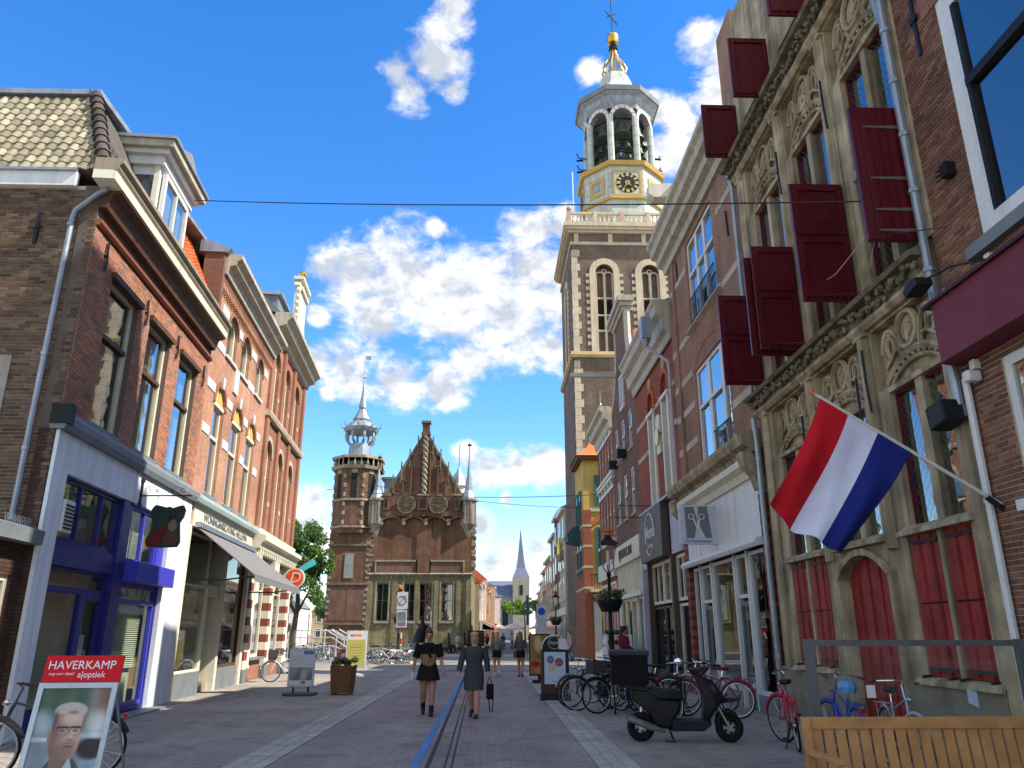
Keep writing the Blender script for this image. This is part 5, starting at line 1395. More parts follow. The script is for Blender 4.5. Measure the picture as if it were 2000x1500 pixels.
def tower_window(T, a, b):
    wd = MB(T); mid = (a + b) / 2
    archband(wd, a, b, 28.85, 29.6, .5, -.06, .10, 16)
    for p, q in ((a - .5, a), (b, b + .5)): wd.box(p, q, -.06, .10, 22.15, 28.85)
    fr = wd.build('window_surround', CRST, TW)
    MB(T).box(a, b, -.7, -.5, 22.15, 29.5).build('brick_infill', BRK_TW, fr)
    for p, q in ((a, a + .1), (b - .1, b), (mid - .09, mid + .09)): MB(T).box(p, q, -.5, -.15, 22.15, 28.9).build('mullion', CRST, fr)
    for z in (26.75, 25.3, 24.0, 22.2): MB(T).box(a, b, -.48, -.17, z - .06, z + .06).build('transom', CRST, fr)
    tr = MB(T)
    for c in ((a + mid) / 2, (b + mid) / 2):
        tr.tube([(c + (b - a) / 4 * math.cos(q), -.3, 28.7 + (b - a) / 4 * math.sin(q)) for q in [i * math.pi / 8 for i in range(9)]], .08, 5)
    tr.tube([(mid + .16 * math.cos(q), -.3, 29.15 + .16 * math.sin(q)) for q in [i * math.pi / 5 for i in range(11)]], .06, 5)
    tr.build('tracery', CRST, fr)
    for i in range(7):
        for z0 in (24.1, 25.4):
            if z0 + i * .18 < (25.2 if z0 < 25 else 26.65):
                MB(T).add([(a + .1, -.25, z0 + i * .18), (b - .1, -.25, z0 + i * .18), (b - .1, -.45, z0 + i * .18 + .16), (a + .1, -.45, z0 + i * .18 + .16)], [(0, 1, 2, 3)]).build('louvre_slat', LOUV, fr, recalc=False)
    for k in range(11):
        z = 22.7 + k * .58
        for s_ in (a - .5, b + .5): MB(T).box(s_ - (.28 if s_ < mid else -.0), s_ + (.28 if s_ > mid else .0), -.02, .05, z, z + .29).build('quoin', CRST, fr)
for a, b in WN: tower_window(Tt, a, b)
tower_window(Tl, 58.8, 60.2)
for zb, zt in ((1, 21.6), (22.2, 31.2)):
    n = int((zt - zb) / .62)
    for k in range(n):
        wd = .62 if k % 2 else .42; z = zb + k * .62
        MB().box(x0 - .03, x0 + wd, y0 - .03, y0 + (.5 if k % 2 else .3), z, z + .6).build('quoin', CRST, TW)
        MB().box(x1 - wd, x1 + .03, y0 - .03, y0 + .4, z, z + .6).build('quoin', CRST, TW)
for k, (e, z0, z1, m_) in enumerate(((.18, 21.7, 21.85, CRST), (.28, 21.85, 22.12, GOLD if False else mat('ochre_stone', (.60, .44, .18), .7)), (.12, 31.3, 31.55, CRST), (.05, 31.55, 32.3, BRK_TW), (.3, 32.3, 32.5, CRST), (.5, 32.5, 32.75, CRST), (.62, 32.75, 33.1, CRST))):
    MB().box(x0 - e, x1 + e, y0 - e, y1 + e, z0, z1).build('ledge', m_, TW)
for u in (6.55, 9.3, 12.0, 14.8): MB(Tt).box(u, u + .35, .0, .12, 31.55, 32.3).build('frieze_block', CRST, TW)
# balustrade
bl = MB().box(x0 - .3, x1 + .3, y0 - .32, y0 - .12, 33.95, 34.15).box(x0 - .32, x0 - .12, y0 - .1, y1, 33.95, 34.15).build('balustrade_rail', CRST, TW)
MB().box(x0 - .3, x1 + .3, y0 - .35, y0 - .1, 33.1, 33.22).build('balustrade_base', CRST, TW)
for i in range(27):
    x = x0 - .2 + i * (x1 - x0 + .4) / 26
    if i % 6 == 0: MB().box(x - .17, x + .17, y0 - .36, y0 - .08, 33.1, 34.2).build('balustrade_post', CRST if i % 12 else mat('pink_stone', (.5, .35, .28), .8), TW)
    else: MB().lathe([(.06, 33.22), (.11, 33.4), (.05, 33.65), (.09, 33.8), (.06, 33.95)], (x, y0 - .22), 7).build('baluster', CRST, TW)
MB().ell((x0 - .15, y0 - .2, 34.45), .24, 10, 7).build('stone_ball', mat('pink_stone', (.5, .35, .28), .8), TW, smooth=True)
MB().tube([(x0 + .25, y0 + .2, 33.1), (x0 + .25, y0 + .2, 38.2)], .05, 6).build('mast', WHITE, TW)
# octagon
OC = (11.35, 59.5)
def octa(r, z0, z1, m, name, r2=None, par=TW):
    k = 1 / math.cos(math.pi / 8)
    return MB().lathe([(r * k, z0), ((r2 or r) * k, z1)], OC, 8, math.pi / 8).build(name, m, par)
PALEG = mat('pale_green_lead', (.50, .53, .47), .6, var=.12, vs=1, streak=.2)
OCH = mat('ochre_paint', (.50, .34, .10), .6, var=.1)
octa(3.5, 33.1, 36.3, PALEG, 'lantern_base', 3.3)
octa(3.55, 36.3, 36.55, OCH, 'ochre_band'); octa(3.4, 36.55, 39.5, PALEG, 'clock_stage', 3.35); octa(3.62, 39.5, 39.85, OCH, 'ochre_band', 3.75)
octa(3.3, 39.85, 40.1, LEAD, 'lantern_floor')
KK = 1 / math.cos(math.pi / 8)
def OT(ang, ap):     # frame on one face of the octagon; ang 0 faces the camera
    nx, ny = math.sin(ang), -math.cos(ang); tx, ty = math.cos(ang), math.sin(ang)
    return lambda u, w, z: (OC[0] + nx * (ap + w) + tx * u, OC[1] + ny * (ap + w) + ty * u, z)
for i in range(8):
    T = OT(i * math.pi / 4, 3.4); s_ = 3.4 * .414
    if i % 2 == 0:
        ck = MB(T).box(-1.05, 1.05, 0, .06, 36.75, 38.85).build('clock_panel', PALEG, TW)
        fr = MB(T)
        for q in ((-1.2, -1.05, 36.6, 39.0), (1.05, 1.2, 36.6, 39.0), (-1.05, 1.05, 36.6, 36.75), (-1.05, 1.05, 38.85, 39.0)): fr.box(q[0], q[1], 0, .09, q[2], q[3])
        fr.build('clock_frame', OCH, ck)
        fc = MB(T); disc(fc, (0, 37.8), .98, .06, .08, 32); fc.build('clock_face', mat('clock_navy', (.02, .025, .05), .5), ck)
        ri = MB(T); disc(ri, (0, 37.8), .56, .08, .084, 28); ri.build('clock_centre', mat('clock_navy', (.02, .025, .05), .5), ck)
        for h in range(12):
            a = h * math.pi / 6; ca, sa = math.cos(a), math.sin(a); r0, r1 = .62, .95
            wd_ = .09 if h % 3 else .13
            pts = [(r0 * sa - wd_ * ca, r0 * ca + wd_ * sa), (r0 * sa + wd_ * ca, r0 * ca - wd_ * sa), (r1 * sa + wd_ * ca, r1 * ca - wd_ * sa), (r1 * sa - wd_ * ca, r1 * ca + wd_ * sa)]
            MB(T).prism([(x, 37.8 + z) for x, z in pts], .082, .1).build('numeral', GOLD, ck)
        for a, L_, wd_ in ((rad(137), .55, .07), (rad(213), .85, .05)):
            MB(T).prism([(-wd_ * math.cos(a), 37.8 + wd_ * math.sin(a)), (L_ * math.sin(a), 37.8 + L_ * math.cos(a)), (wd_ * math.cos(a), 37.8 - wd_ * math.sin(a)), (-.2 * math.sin(a), 37.8 - .2 * math.cos(a))], .1, .13).build('clock_hand', GOLD, ck)
        st = MB(T); disc(st, (0, 37.8), .24, .1, .12, 6); st.build('clock_boss', GOLD, ck)
    else:
        f = MB(T)
        for q in ((-.75, -.45, 37.0, 38.6), (.45, .75, 37.0, 38.6), (-.45, .45, 37.0, 37.3), (-.45, .45, 38.3, 38.6)): f.box(q[0], q[1], 0, .05, q[2], q[3])
        f.build('ochre_frame', OCH, TW)
        MB(T).box(-.2, .2, 0, .05, 37.55, 38.05).build('stage_window', mat('bluish_light', (.3, .35, .5), .4), TW)
    for k_ in range(4): MB(T).box(-s_ * .97, s_ * .97, .0, .008, 36.9 + k_ * .62, 36.92 + k_ * .62).build('lead_seam', LEAD, TW)
# open arcade with bells
ap = 2.85
for i in range(8):
    a = math.pi / 8 + i * math.pi / 4
    r = ap * KK
    cxx, cyy = OC[0] + r * math.sin(a) * .95, OC[1] - r * math.cos(a) * .95
    c_ = MB().lathe([(.29, 40.1), (.29, 45.0)], (cxx, cyy), 8, math.pi / 8).build('arcade_pier', PALEG, TW)
    for k_ in range(4): MB().lathe([(.3, 40.9 + k_ * 1.0), (.3, 40.94 + k_ * 1.0)], (cxx, cyy), 8, math.pi / 8).build('pier_joint', LEAD, c_)
    T = OT(i * math.pi / 4, ap); hw = ap * .414
    sp_ = MB(T); spandrel(sp_, -hw + .25, hw - .25, 44.6, 45.75, -.5, .05, 12); sp_.box(-hw, hw, -.5, .05, 45.75, 46.3); sp_.build('arcade_arch', mat('lilac_lead', (.27, .26, .29), .6, var=.15, streak=.2), TW)
    for k_ in range(7):
        q0, q1 = math.pi * (k_ / 7), math.pi * ((k_ + 1) / 7) - .06
        rr0, rr1 = hw - .25, hw + .05
        MB(T).prism([(-rr0 * math.cos(q0), 44.65 + rr0 * 1.2 * math.sin(q0)), (-rr0 * math.cos(q1), 44.65 + rr0 * 1.2 * math.sin(q1)), (-rr1 * math.cos(q1), 44.65 + rr1 * 1.2 * math.sin(q1)), (-rr1 * math.cos(q0), 44.65 + rr1 * 1.2 * math.sin(q0))], .05, .1).build('voussoir', mat('white_lead', (.62, .64, .62), .6), TW)
BRZ = mat('dark_bronze', (.10, .11, .085), .45, .6, var=.3, vs=4)
def bell(x, y, z, s):
    MB().lathe([(.05 * s, z), (.22 * s, z - .02 * s), (.3 * s, z - .2 * s), (.36 * s, z - .6 * s), (.5 * s, z - .85 * s), (.52 * s, z - .95 * s), (.4 * s, z - .93 * s)], (x, y), 14).build('bell', BRZ, TW, smooth=True)
for i in range(8):
    a = i * math.pi / 4
    for rr_, zz, s, du in ((1.9, 45.0, 1.55, 0), (2.0, 42.9, .75, -.42), (2.0, 42.9, .75, .42), (2.1, 41.6, .6, -.45), (2.1, 41.6, .6, .1), (2.1, 41.5, .55, .55)):
        bell(OC[0] + rr_ * math.sin(a) + du * math.cos(a), OC[1] - rr_ * math.cos(a) + du * math.sin(a), zz, s)
fb = MB()
for i in range(8):
    a = i * math.pi / 4
    T = OT(a, 2.2)
    for z in (45.1, 43.0, 41.7): fb.box(0, 0, 0, 0, 0, 0) if False else fb.add([T(-1.1, .05, z), T(1.1, .05, z), T(1.1, -.05, z), T(-1.1, -.05, z), T(-1.1, .05, z + .1), T(1.1, .05, z + .1), T(1.1, -.05, z + .1), T(-1.1, -.05, z + .1)], [(0, 1, 5, 4), (2, 3, 7, 6), (4, 5, 6, 7), (0, 3, 2, 1)])
fb.build('bell_beams', BLACKM, TW)
for i in (2, 6):
    for z in (41.2, 42.4):
        T = OT(i * math.pi / 4, 2.9)
        MB(T).tube([(0, 0, z), (0, .7, z + .1), (.1, .9, z + .5)], .06, 5).tube([(-.2, .3, z), (-.2, .9, z - .05)], .1, 6).build('carillon_hammer', BLACKM, TW)
octa(2.9, 46.3, 46.5, LEAD, 'entablature', 3.05); octa(3.05, 46.5, 46.9, LEAD, 'entablature', 3.15); octa(3.15, 46.9, 47.15, LEAD, 'entablature', 3.5)
octa(3.65, 47.15, 47.6, mat('dark_lead', (.20, .22, .235), .55, var=.15), 'eaves', 3.7)
MB().lathe([(r * KK, z) for r, z in ((3.6, 47.6), (2.9, 48.1), (2.2, 48.9), (1.6, 49.7), (1.35, 50.6), (1.15, 51.2), (.3, 51.4))], OC, 8, math.pi / 8).build('cap_roof', PALEG, TW)
for i in range(8):
    a = i * math.pi / 4 + math.pi / 8
    pf = [(.55, 51.3), (1.0, 51.6), (1.12, 52.1), (.85, 52.8), (.42, 53.5), (.25, 54.1), (.22, 54.5)]
    MB().tube([(OC[0] + r * math.sin(a), OC[1] - r * math.cos(a), z) for r, z in pf], [.10, .13, .13, .11, .09, .08, .08], 6).build('onion_rib', mat('dull_gold', (.52, .38, .14), .4, .6, var=.2), TW, smooth=True)
MB().lathe([(.2, 51.4), (.12, 53), (.12, 54.4)], OC, 8).build('finial_post', PALEG, TW)
MB().lathe([(.25, 54.4), (.45, 54.55), (.3, 54.75), (.42, 54.95), (.22, 55.2)], OC, 10).build('finial_collar', IRON, TW, smooth=True)
MB().lathe([(.1, 55.15), (.5, 55.3), (.6, 55.8), (.55, 56.2), (.3, 56.45), (.05, 56.5)], OC, 12).build('gilt_ball', GOLD, TW, smooth=True)
vn = MB().tube([(OC[0], OC[1], 56.4), (OC[0], OC[1], 61.5)], .06, 6).tube([(OC[0] - .6, OC[1], 59.2), (OC[0] - .1, OC[1], 58.5), (OC[0] + .5, OC[1], 57.6)], .07, 5).tube([(OC[0] - .45, OC[1], 58.5), (OC[0] + .45, OC[1], 58.9)], .05, 5)
vn.build('weather_vane', mat('green_iron', (.06, .09, .08), .6, .3), TW)
MB().ell((OC[0], OC[1], 60.6), .16, 8, 6).build('vane_ball', ZINC, TW, smooth=True)

THST = mat('townhall_stone', (.33, .28, .20), .85, var=.25, vs=2, bump=.3, streak=.2)
# ================================================================== old town hall
TH = thing('old_town_hall', 'old brick town hall with steep pinnacled gable and octagonal stair tower', 'building', (-6.6, 75, 0))
Th = lambda u, w, z: (u, 75.0 - w, z)
X0, X1 = -11.6, -1.75
wn_ = [(-10.6, -9.45), (-8.1, -6.95) if False else (-8.05, -7.0), (-6.6, -5.4), (-4.55, -3.4)]
ho = [(a, b, 2.75, 6.15) for a, b in wn_]
holed(MB(Th), X0, X1, 0, 7.0, ho, -.5, 0).build('ground_storey_wall', STONEG, TH)
MB().box(X0, X1, 75.02, 97, 7.0, 12.88).build('wall', BRK_TH, TH)
MB().box(X0, X1, 75.52, 97, 0, 7.0).build('building_core', ROOM, TH)
MB().box(X1 - .5, X1 + .02, 75.3, 97, 0, 7.0).build('side_wall', STONEG, TH)
for a, b in wn_:
    wd = window(Th, TH, a, b, 2.75, 6.15, mat('grey_brown_frame', (.18, .15, .12), .6), mull=((a + b) / 2,), rails=(4.6,), rec=.2, fw=.1)
    MB(Th).box(a - .12, a, -.02, .06, 2.7, 6.3).build('jamb', THST, wd); MB(Th).box(b, b + .12, -.02, .06, 2.7, 6.3).build('jamb', THST, wd)
    MB(Th).box(a - .1, b + .1, -.1, .16, 2.55, 2.75).build('sill', THST, wd)
for u in (-11.5, -9.1, -6.8 - .2, -5.2, -3.1, -2.2):
    MB(Th).box(u, u + .42, 0, .12, 0, 6.4).build('buttress', STONEG, TH)
cornice(Th, TH, X0, X1 + .1, [(0, 6.85), (.15, 6.9), (.2, 7.02), (0, 7.12)], THST, 'string_course')
for k in range(24): MB(Th).box(X0 + .2 + k * .405, X0 + .42 + k * .405, 0, .1, 6.55, 6.85).build('corbel', STONED, TH)
for p, q in ((-10.75, -7.0), (-5.6, -2.5)):
    MB(Th).box(p, q, -.02, -.015 + .03, 7.12, 8.2).build('blind_panel', BRK_R4, TH)
    fr = MB(Th)
    for r in ((p, q, 8.15, 8.3), (p - .12, p, 7.1, 8.3), (q, q + .12, 7.1, 8.3)): fr.box(r[0], r[1], 0, .1, r[2], r[3])
    fr.build('panel_frame', THST, TH)
MB(Th).box(-7.0, -5.6, 0, .1, 7.12, 12.0).build('pilaster', BRK_TH, TH)
# arcaded corbel table
ct = MB(Th).box(X0 + .8, X1 - .8, 0, .35, 12.4, 12.9)
ct.build('corbel_table', BRK_TH, TH)
for i in range(4):
    u = -10.5 + i * 2.15
    ab = MB(Th); archband(ab, u + .15, u + 1.9, 11.95, 12.3, .18, 0, .34, 10); ab.build('corbel_arch', BRK_TH, TH)
    MB(Th).box(u - .1, u + .2, 0, .3, 11.6, 12.2).build('corbel', THST, TH)
for c in (-8.13, -5.05):
    rz_ = MB(Th); disc(rz_, (c, 13.55), .86, .2, .42, 24); rz_.build('rose_window', STONED, TH)
    for k in range(8):
        a = k * math.pi / 4
        MB(Th).tube([(c + .48 * math.cos(a) + .22 * math.cos(q), .44, 13.55 + .48 * math.sin(a) + .22 * math.sin(q)) for q in [j * math.pi / 4 for j in range(8)]], .05, 4, closed=True).build('rose_ring', BRK_TH, TH)
    MB(Th).tube([(c + .85 * math.cos(q), .42, 13.55 + .85 * math.sin(q)) for q in [j * math.pi / 12 for j in range(24)]], .08, 5, closed=True).build('rose_rim', STONED, TH)
MB(Th).box(X0 + .6, X1 - .6, -.4, .2, 12.9, 14.7).build('parapet', BRK_TH, TH)
for u, wd in ((-10.3, .5), (-6.95, .9), (-3.4, .5)):
    MB(Th).box(u, u + wd, .2, .5, 13.0, 14.4).build('niche', BRK_TH, TH); MB(Th).box(u + .12, u + wd - .12, .5, .52, 13.2, 14.1).build('niche_recess', ROOM, TH)
    MB(Th).box(u - .1, u + wd + .1, .2, .56, 14.4, 14.55).build('niche_head', THST, TH)
GP = -6.45
MB(Th).prism([(-10.2, 14.5), (-2.8, 14.5), (GP, 20.7)], -.5, .1).build('gable', BRK_TH, TH)
for s_ in (-1, 1):
    e = GP + s_ * 3.75
    MB(Th).tube([(e, .05, 14.4), (GP + s_ * .2, .05, 20.6)], .14, 5).build('gable_coping', STONED, TH)
    for k in range(4):
        u = GP + s_ * (.75 + k * .78); zz = 20.4 - (.75 + k * .78) * 1.68
        MB(Th).box(u - .06, u + .06, .0, .2, zz - .9, zz + 1.3).build('pinnacle', STONED, TH)
        for j in range(2):
            uu = GP + s_ * (.5 + k * .8); zt = 20.0 - (.5 + k * .8) * 1.68
            if zt - 14.6 > .8 and j == 0:
                MB(Th).box(uu - .06, uu + .06, .1, .26, 14.6, zt - .4).build('gable_rib', BRK_TH, TH)
                ab = MB(Th); archband(ab, uu - .25, uu + .25, zt - .7, zt - .45, .1, .1, .22, 6); ab.build('gable_arch', STONED, TH)
for u in (-7.9, -5.1): MB(Th).box(u - .2, u + .2, .1, .12, 18.0, 18.5).build('gable_window', ROOM, TH)
tw_ = MB(Th)
for k in range(2): tw_.tube([(GP + .16 * math.cos(i * .9 + k * math.pi), .28 + .16 * math.sin(i * .9 + k * math.pi), 14.4 + i * .16) for i in range(40)], .13, 5)
tw_.build('twisted_shaft', THST, TH)
MB(Th).box(GP - .45, GP + .45, -.3, .5, 20.5, 20.75).box(GP - .36, GP + .36, -.2, .4, 20.75, 21.7).build('chimney', BRK_TH, TH)
MB(Th).box(GP - .48, GP + .48, -.3, .5, 21.7, 21.95).build('chimney_cap', STONED, TH)
rf = MB(Th).prism([(-10.6, 12.9), (-2.6, 12.9), (GP, 19.9)], -22, -.5).build('roof', SLATE, TH)
for (cx, sp, nm) in ((-11.0, 17.6, 0), (-2.1, 18.9, 1)):
    c = (cx, 75.2)
    MB().lathe([(.15, 10.3), (.5, 11.2), (.85, 11.7)], c, 8).build('turret_corbel', THST, TH)
    tt = MB().lathe([(.72, 11.7), (.72, 14.0)], c, 8).build('turret', STONED if False else mat('grey_turret', (.26, .24, .20), .8, var=.2), TH)
    MB().lathe([(.95, 13.95), (.98, 14.15)], c, 8).build('turret_ledge', THST, tt)
    MB().lathe([(.88, 14.15), (.42, 15.0), (.25, 16.2), (.05, sp - .5)], c, 8).build('turret_spire', LEAD, tt)
    MB().tube([(cx, 75.2, sp - .6), (cx, 75.2, sp + 1)], .04, 5).box(cx - .2, cx + .2, 75.18, 75.22, sp + .6, sp + .8).build('vane', IRON, tt)
    for k in range(8):
        a = k * math.pi / 4 + math.pi / 8
        MB().box(cx + .72 * math.sin(a) - .08, cx + .72 * math.sin(a) + .08, 75.2 - .72 * math.cos(a) - .08, 75.2 - .72 * math.cos(a) + .08, 11.7, 13.9).build('turret_shaft', THST, tt)
for k in range(14): MB().box(X1, X1 + .3 + .15 * (k % 2), 75.1, 75.9, 7.4 + k * .32, 7.4 + k * .32 + .28).build('weathered_quoin', THST if k % 3 else BRK_TH, TH)
for k in range(10): MB(Th).box(X0 - .02, X0 + (.5 if k % 2 else .3), -.2, .03, 7.3 + k * .45, 7.5 + k * .45).build('quoin', THST, TH)
# stair tower
OT_ = (-13.25, 76.6)
def oc2(r, z0, z1, m, name, r2=None): return MB().lathe([(r / math.cos(math.pi / 8), z0), ((r2 or r) / math.cos(math.pi / 8), z1)], OT_, 8, math.pi / 8).build(name, m, TH)
MB().box(-15.3, -11.4, 74.9, 80, 0, 10.8).build('stair_tower_base', BRK_TH, TH)
for z in (2.4, 6.0, 9.6): MB().box(-15.4, -11.35, 74.78, 80, z, z + .16).build('base_band', STONED, TH)
Ts = lambda u, w, z: (u, 74.9 - w, z)
window(Ts, TH, -13.75, -12.9, 6.6, 8.9, THST, rails=(7.8,), rec=-.04, fw=.12)
for u in (-15.25, -11.75): 
    for k in range(18): MB(Ts).box(u, u + (.35 if k % 2 else .2), 0, .03, .6 + k * .54, .85 + k * .54).build('quoin', THST, TH)
for p, q in ((-15.0, -13.6), (-13.3, -11.7)): MB(Ts).box(p, q, .0, .02, 2.8, 5.8).build('blind_panel', BRK_R4, TH)
oc2(2.15, 10.8, 17.1, BRK_TH, 'stair_tower')
for z in (11.3, 13.9): oc2(2.27, z, z + .2, THST, 'tower_band')
for i in (-1, 0, 1):
    a = i * math.pi / 4; nx, ny, tx, ty = math.sin(a), -math.cos(a), math.cos(a), math.sin(a)
    T = lambda u, w, z, nx=nx, ny=ny, tx=tx, ty=ty: (OT_[0] + nx * (2.15 + w) + tx * u, OT_[1] + ny * (2.15 + w) + ty * u, z)
    MB(T).box(-.28, .28, 0, .03, 14.2, 16.6).build('tower_slit', ROOM, TH); MB(T).box(-.3, .3, .0, .06, 16.6, 17.0).build('slit_head', THST, TH)
    MB(T).box(-.25, .25, 0, .02, 11.6, 13.6).build('blind_panel', BRK_R4, TH)
    for s_ in (-.85, .85):
        for k in range(6): MB(T).box(s_ - .12, s_ + .12, 0, .05, 11.6 + k * .9, 12.0 + k * .9).build('quoin', THST, TH)
oc2(2.45, 17.05, 17.35, THST, 'tower_ledge', 2.55); 
for i in range(24):
    a = i * math.pi / 12; MB().lathe([(.07, 17.35), (.11, 17.6), (.06, 17.9), (.08, 18.1)], (OT_[0] + 2.4 * math.sin(a), OT_[1] - 2.4 * math.cos(a)), 6).build('baluster', THST, TH)
MB().lathe([(2.42, 18.1), (2.72, 18.1), (2.72, 18.35), (2.42, 18.35), (2.42, 18.1)], OT_, 8, math.pi / 8).build('balustrade_rail', THST, TH)
oc2(1.15, 17.3, 19.9, LEAD, 'lantern_drum', 1.0)
for i in range(8):
    a = i * math.pi / 4 + math.pi / 8
    MB().tube([(OT_[0] + r * math.sin(a), OT_[1] - r * math.cos(a), z) for r, z in ((1.05, 19.9), (1.4, 20.2), (1.5, 20.7), (1.42, 21.2))], .13, 6).build('lantern_rib', LEAD, TH)
oc2(1.55, 21.15, 21.5, LEAD, 'lantern_eaves', 1.75)
MB().lathe([(r, z) for r, z in ((1.75, 21.5), (1.3, 22.0), (.85, 22.3), (.95, 22.5), (.62, 23.0), (.35, 23.6), (.42, 23.8), (.2, 25.0), (.06, 26.8))], OT_, 8, math.pi / 8).build('lantern_spire', LEAD, TH)
for i in range(8):
    a = i * math.pi / 4
    MB().tube([(OT_[0] + 1.6 * math.sin(a), OT_[1] - 1.6 * math.cos(a), 21.5), (OT_[0] + 2.0 * math.sin(a), OT_[1] - 2.0 * math.cos(a), 21.7), (OT_[0] + 2.0 * math.sin(a), OT_[1] - 2.0 * math.cos(a), 22.1)], .07, 5).build('spire_crocket', LEAD, TH)
MB().tube([(OT_[0], OT_[1], 26.5), (OT_[0], OT_[1], 29.6)], .05, 5).box(OT_[0] + .05, OT_[0] + .6, OT_[1] - .02, OT_[1] + .02, 29.1, 29.5).build('vane', ZINC, TH)
MB().ell((OT_[0], OT_[1], 27.2), .16, 8, 6).build('vane_ball', GOLD, TH, smooth=True)
MB().box(-10.8, -9.9, 78, 79.5, 14, 16.6).build('roof_chimney', ZINC, TH); MB().box(-11.1, -9.6, 77.8, 79.7, 16.6, 16.85).build('chimney_cap', SLATE, TH)
bf = (-3.45, 84)
MB().lathe([(.85, 14), (.85, 16.9), (1.1, 17.0), (1.1, 17.2)], bf, 8).build('ridge_turret', WHITE, TH)
MB().lathe([(1.05, 17.2), (.85, 17.9), (.3, 18.7), (.08, 19.2), (.05, 21.8)], bf, 8).build('ridge_turret_cap', LEAD, TH)

# ================================================================== far street
def far_house(x, y0, y1, h, mw, mr, side, label, ridge=3., rows=3, shop=None, fac=None, trim=WHITE):
    """street house seen small: side -1 = left row (faces +X), +1 = right row"""
    T = (lambda u, w, z: (x + w, u, z)) if side < 0 else (lambda u, w, z: (x - w, u, z))
    t = thing('street_house', label, 'building', (x, (y0 + y1) / 2, 0), group='houses down the far street')
    MB(T).box(y0 + .02, y1 - .02, -9, 0, 0, h).build('wall', mw, t)
    MB(T).prism([(.25, h), (-4.5, h + ridge), (-9, h)], y0, y1, 'wz').build('roof', mr, t)
    MB(T).box(y0, y1, 0, .3, h - .3, h).build('cornice', trim, t)
    n = max(2, int((y1 - y0) / 2.4)); d = (y1 - y0) / n
    for r in range(rows):
        z = 4.0 + r * (h - 4.4) / rows
        for k in range(n):
            u = y0 + d * (k + .5)
            fr = MB(T).box(u - .6, u + .6, 0, .07, z + .3, z + 2.1).build('window', trim, t)
            MB(T).box(u - .48, u + .48, .07, .08, z + .42, z + 1.98).build('pane', GLASS if False else mat('dark_pane', (.05, .06, .07), .15), fr)
    MB(T).box(y0 + .3, y1 - .3, 0, .06, .4, 3.0).build('shop_window', mat('dark_pane', (.05, .06, .07), .15), t)
    if shop is not None:
        MB(T).prism([(0, 3.3), (1.6, 2.5), (1.6, 2.3), (0, 3.1)], y0 + .4, y1 - .4, 'wz').build('awning', shop, t)
    else: MB(T).box(y0 + .2, y1 - .2, 0, .12, 3.1, 3.7).build('shop_fascia', trim, t)
    return t
CR_A = mat('far_white', (.66, .66, .64), .8); CR_B = mat('far_cream', (.62, .55, .36), .8); CR_C = mat('far_tan', (.45, .34, .22), .8)
AWW = mat('awning_white', (.6, .57, .52), .8); AWR = mat('awning_red', (.4, .05, .05), .8)
RT = mat('far_orange_roof', (.42, .13, .055), .85, var=.2, vs=2)
far_house(-1.2, 99, 106, 7.6, CR_C, RT, -1, 'first far house past the town hall with steep orange roof', 4.5, 2, AWW)
far_house(-.9, 106, 114, 8.2, CR_A, RT, -1, 'tall white plastered far house beyond the town hall', 3.5, 2, AWR)
far_house(-.5, 114, 123, 9.0, CR_B, RT, -1, 'cream yellow far house between white and gabled houses', 4.0, 2, AWW)
far_house(.0, 123, 134, 8.0, BRK_OR, RT, -1, 'orange brick far house down the left of the street', 3.0, 2, AWW)
far_house(.9, 134, 150, 9.2, CR_C, SLATE, -1, 'tan gabled far house before the church', 2.5, 2, AWR)
far_house(2.0, 150, 175, 8.0, CR_A, RT, -1, 'last pale far house on the left before the church', 2.5, 2)
X7 = TRX(6.25)
far_house(6.25, 64.3, 70, 11.8, PALEST, SLATE, 1, 'weathered stone house with gilded statue beyond the bell tower', 2.0, 3)
far_house(6.4, 70, 77, 12.4, BRK_R4, SLATE, 1, 'dark brick far house after the statue house', 2.5, 3)
far_house(6.5, 77, 84, 11.2, CR_C, SLATE, 1, 'tan far house with roof railing on the right', 1.0, 3)
far_house(6.6, 84, 93, 9.6, CR_B, RT, 1, 'pale yellow far house on the right of the street', 2.5, 2, trim=CREAM2)
far_house(6.9, 93, 103, 9.2, BRK_RD, RT, 1, 'red brick far house with orange roof on the right', 3.5, 2, trim=CREAM2)
far_house(7.4, 103, 116, 8.6, CR_B, RT, 1, 'cream far house with deep cornice on the right', 2.5, 2)
far_house(8.2, 116, 135, 8.2, CR_C, RT, 1, 'tan far house near the end of the right row', 2.5, 2, AWW)
far_house(9.2, 135, 160, 8.0, CR_A, RT, 1, 'pale far house closing the right row', 3.0, 2)
st = thing('gilded_statue', 'small gilded statue standing on a stone bracket beyond the bell tower', 'statue', (5.9, 66.6, 8.0))
MB().lathe([(.1, 7.4), (.4, 7.9), (.4, 8.05)], (5.95, 66.6), 8).build('bracket', PALEST, st)
MB().loft([(5.95, 66.6, 8.05, .22, .2), (5.95, 66.6, 8.5, .2, .17), (5.95, 66.6, 8.9, .24, .18), (5.95, 66.6, 9.15, .1, .1), (5.95, 66.6, 9.3, .12, .12), (5.95, 66.6, 9.5, .04, .04)], 9).build('figure', GOLD, st, smooth=True)
CH = thing('far_church', 'distant grey stone church with slender bent slate spire', 'church', (8.6, 215, 0))
MB().box(6.3, 10.8, 213, 218, 0, 16.2).build('tower', mat('church_stone', (.27, .245, .20), .9, var=.15), CH)
for z in (11.5,): MB().box(8.1, 9.0, 212.9, 213, z, z + 2.6).build('belfry_opening', ROOM, CH)
MB().lathe([(3.2, 16.2), (1.7, 18.6), (1.1, 22), (.55, 26), (.08, 29.3)], (8.55, 215.5), 4, math.pi / 4).build('spire', mat('blue_slate', (.13, .15, .22), .6), CH)
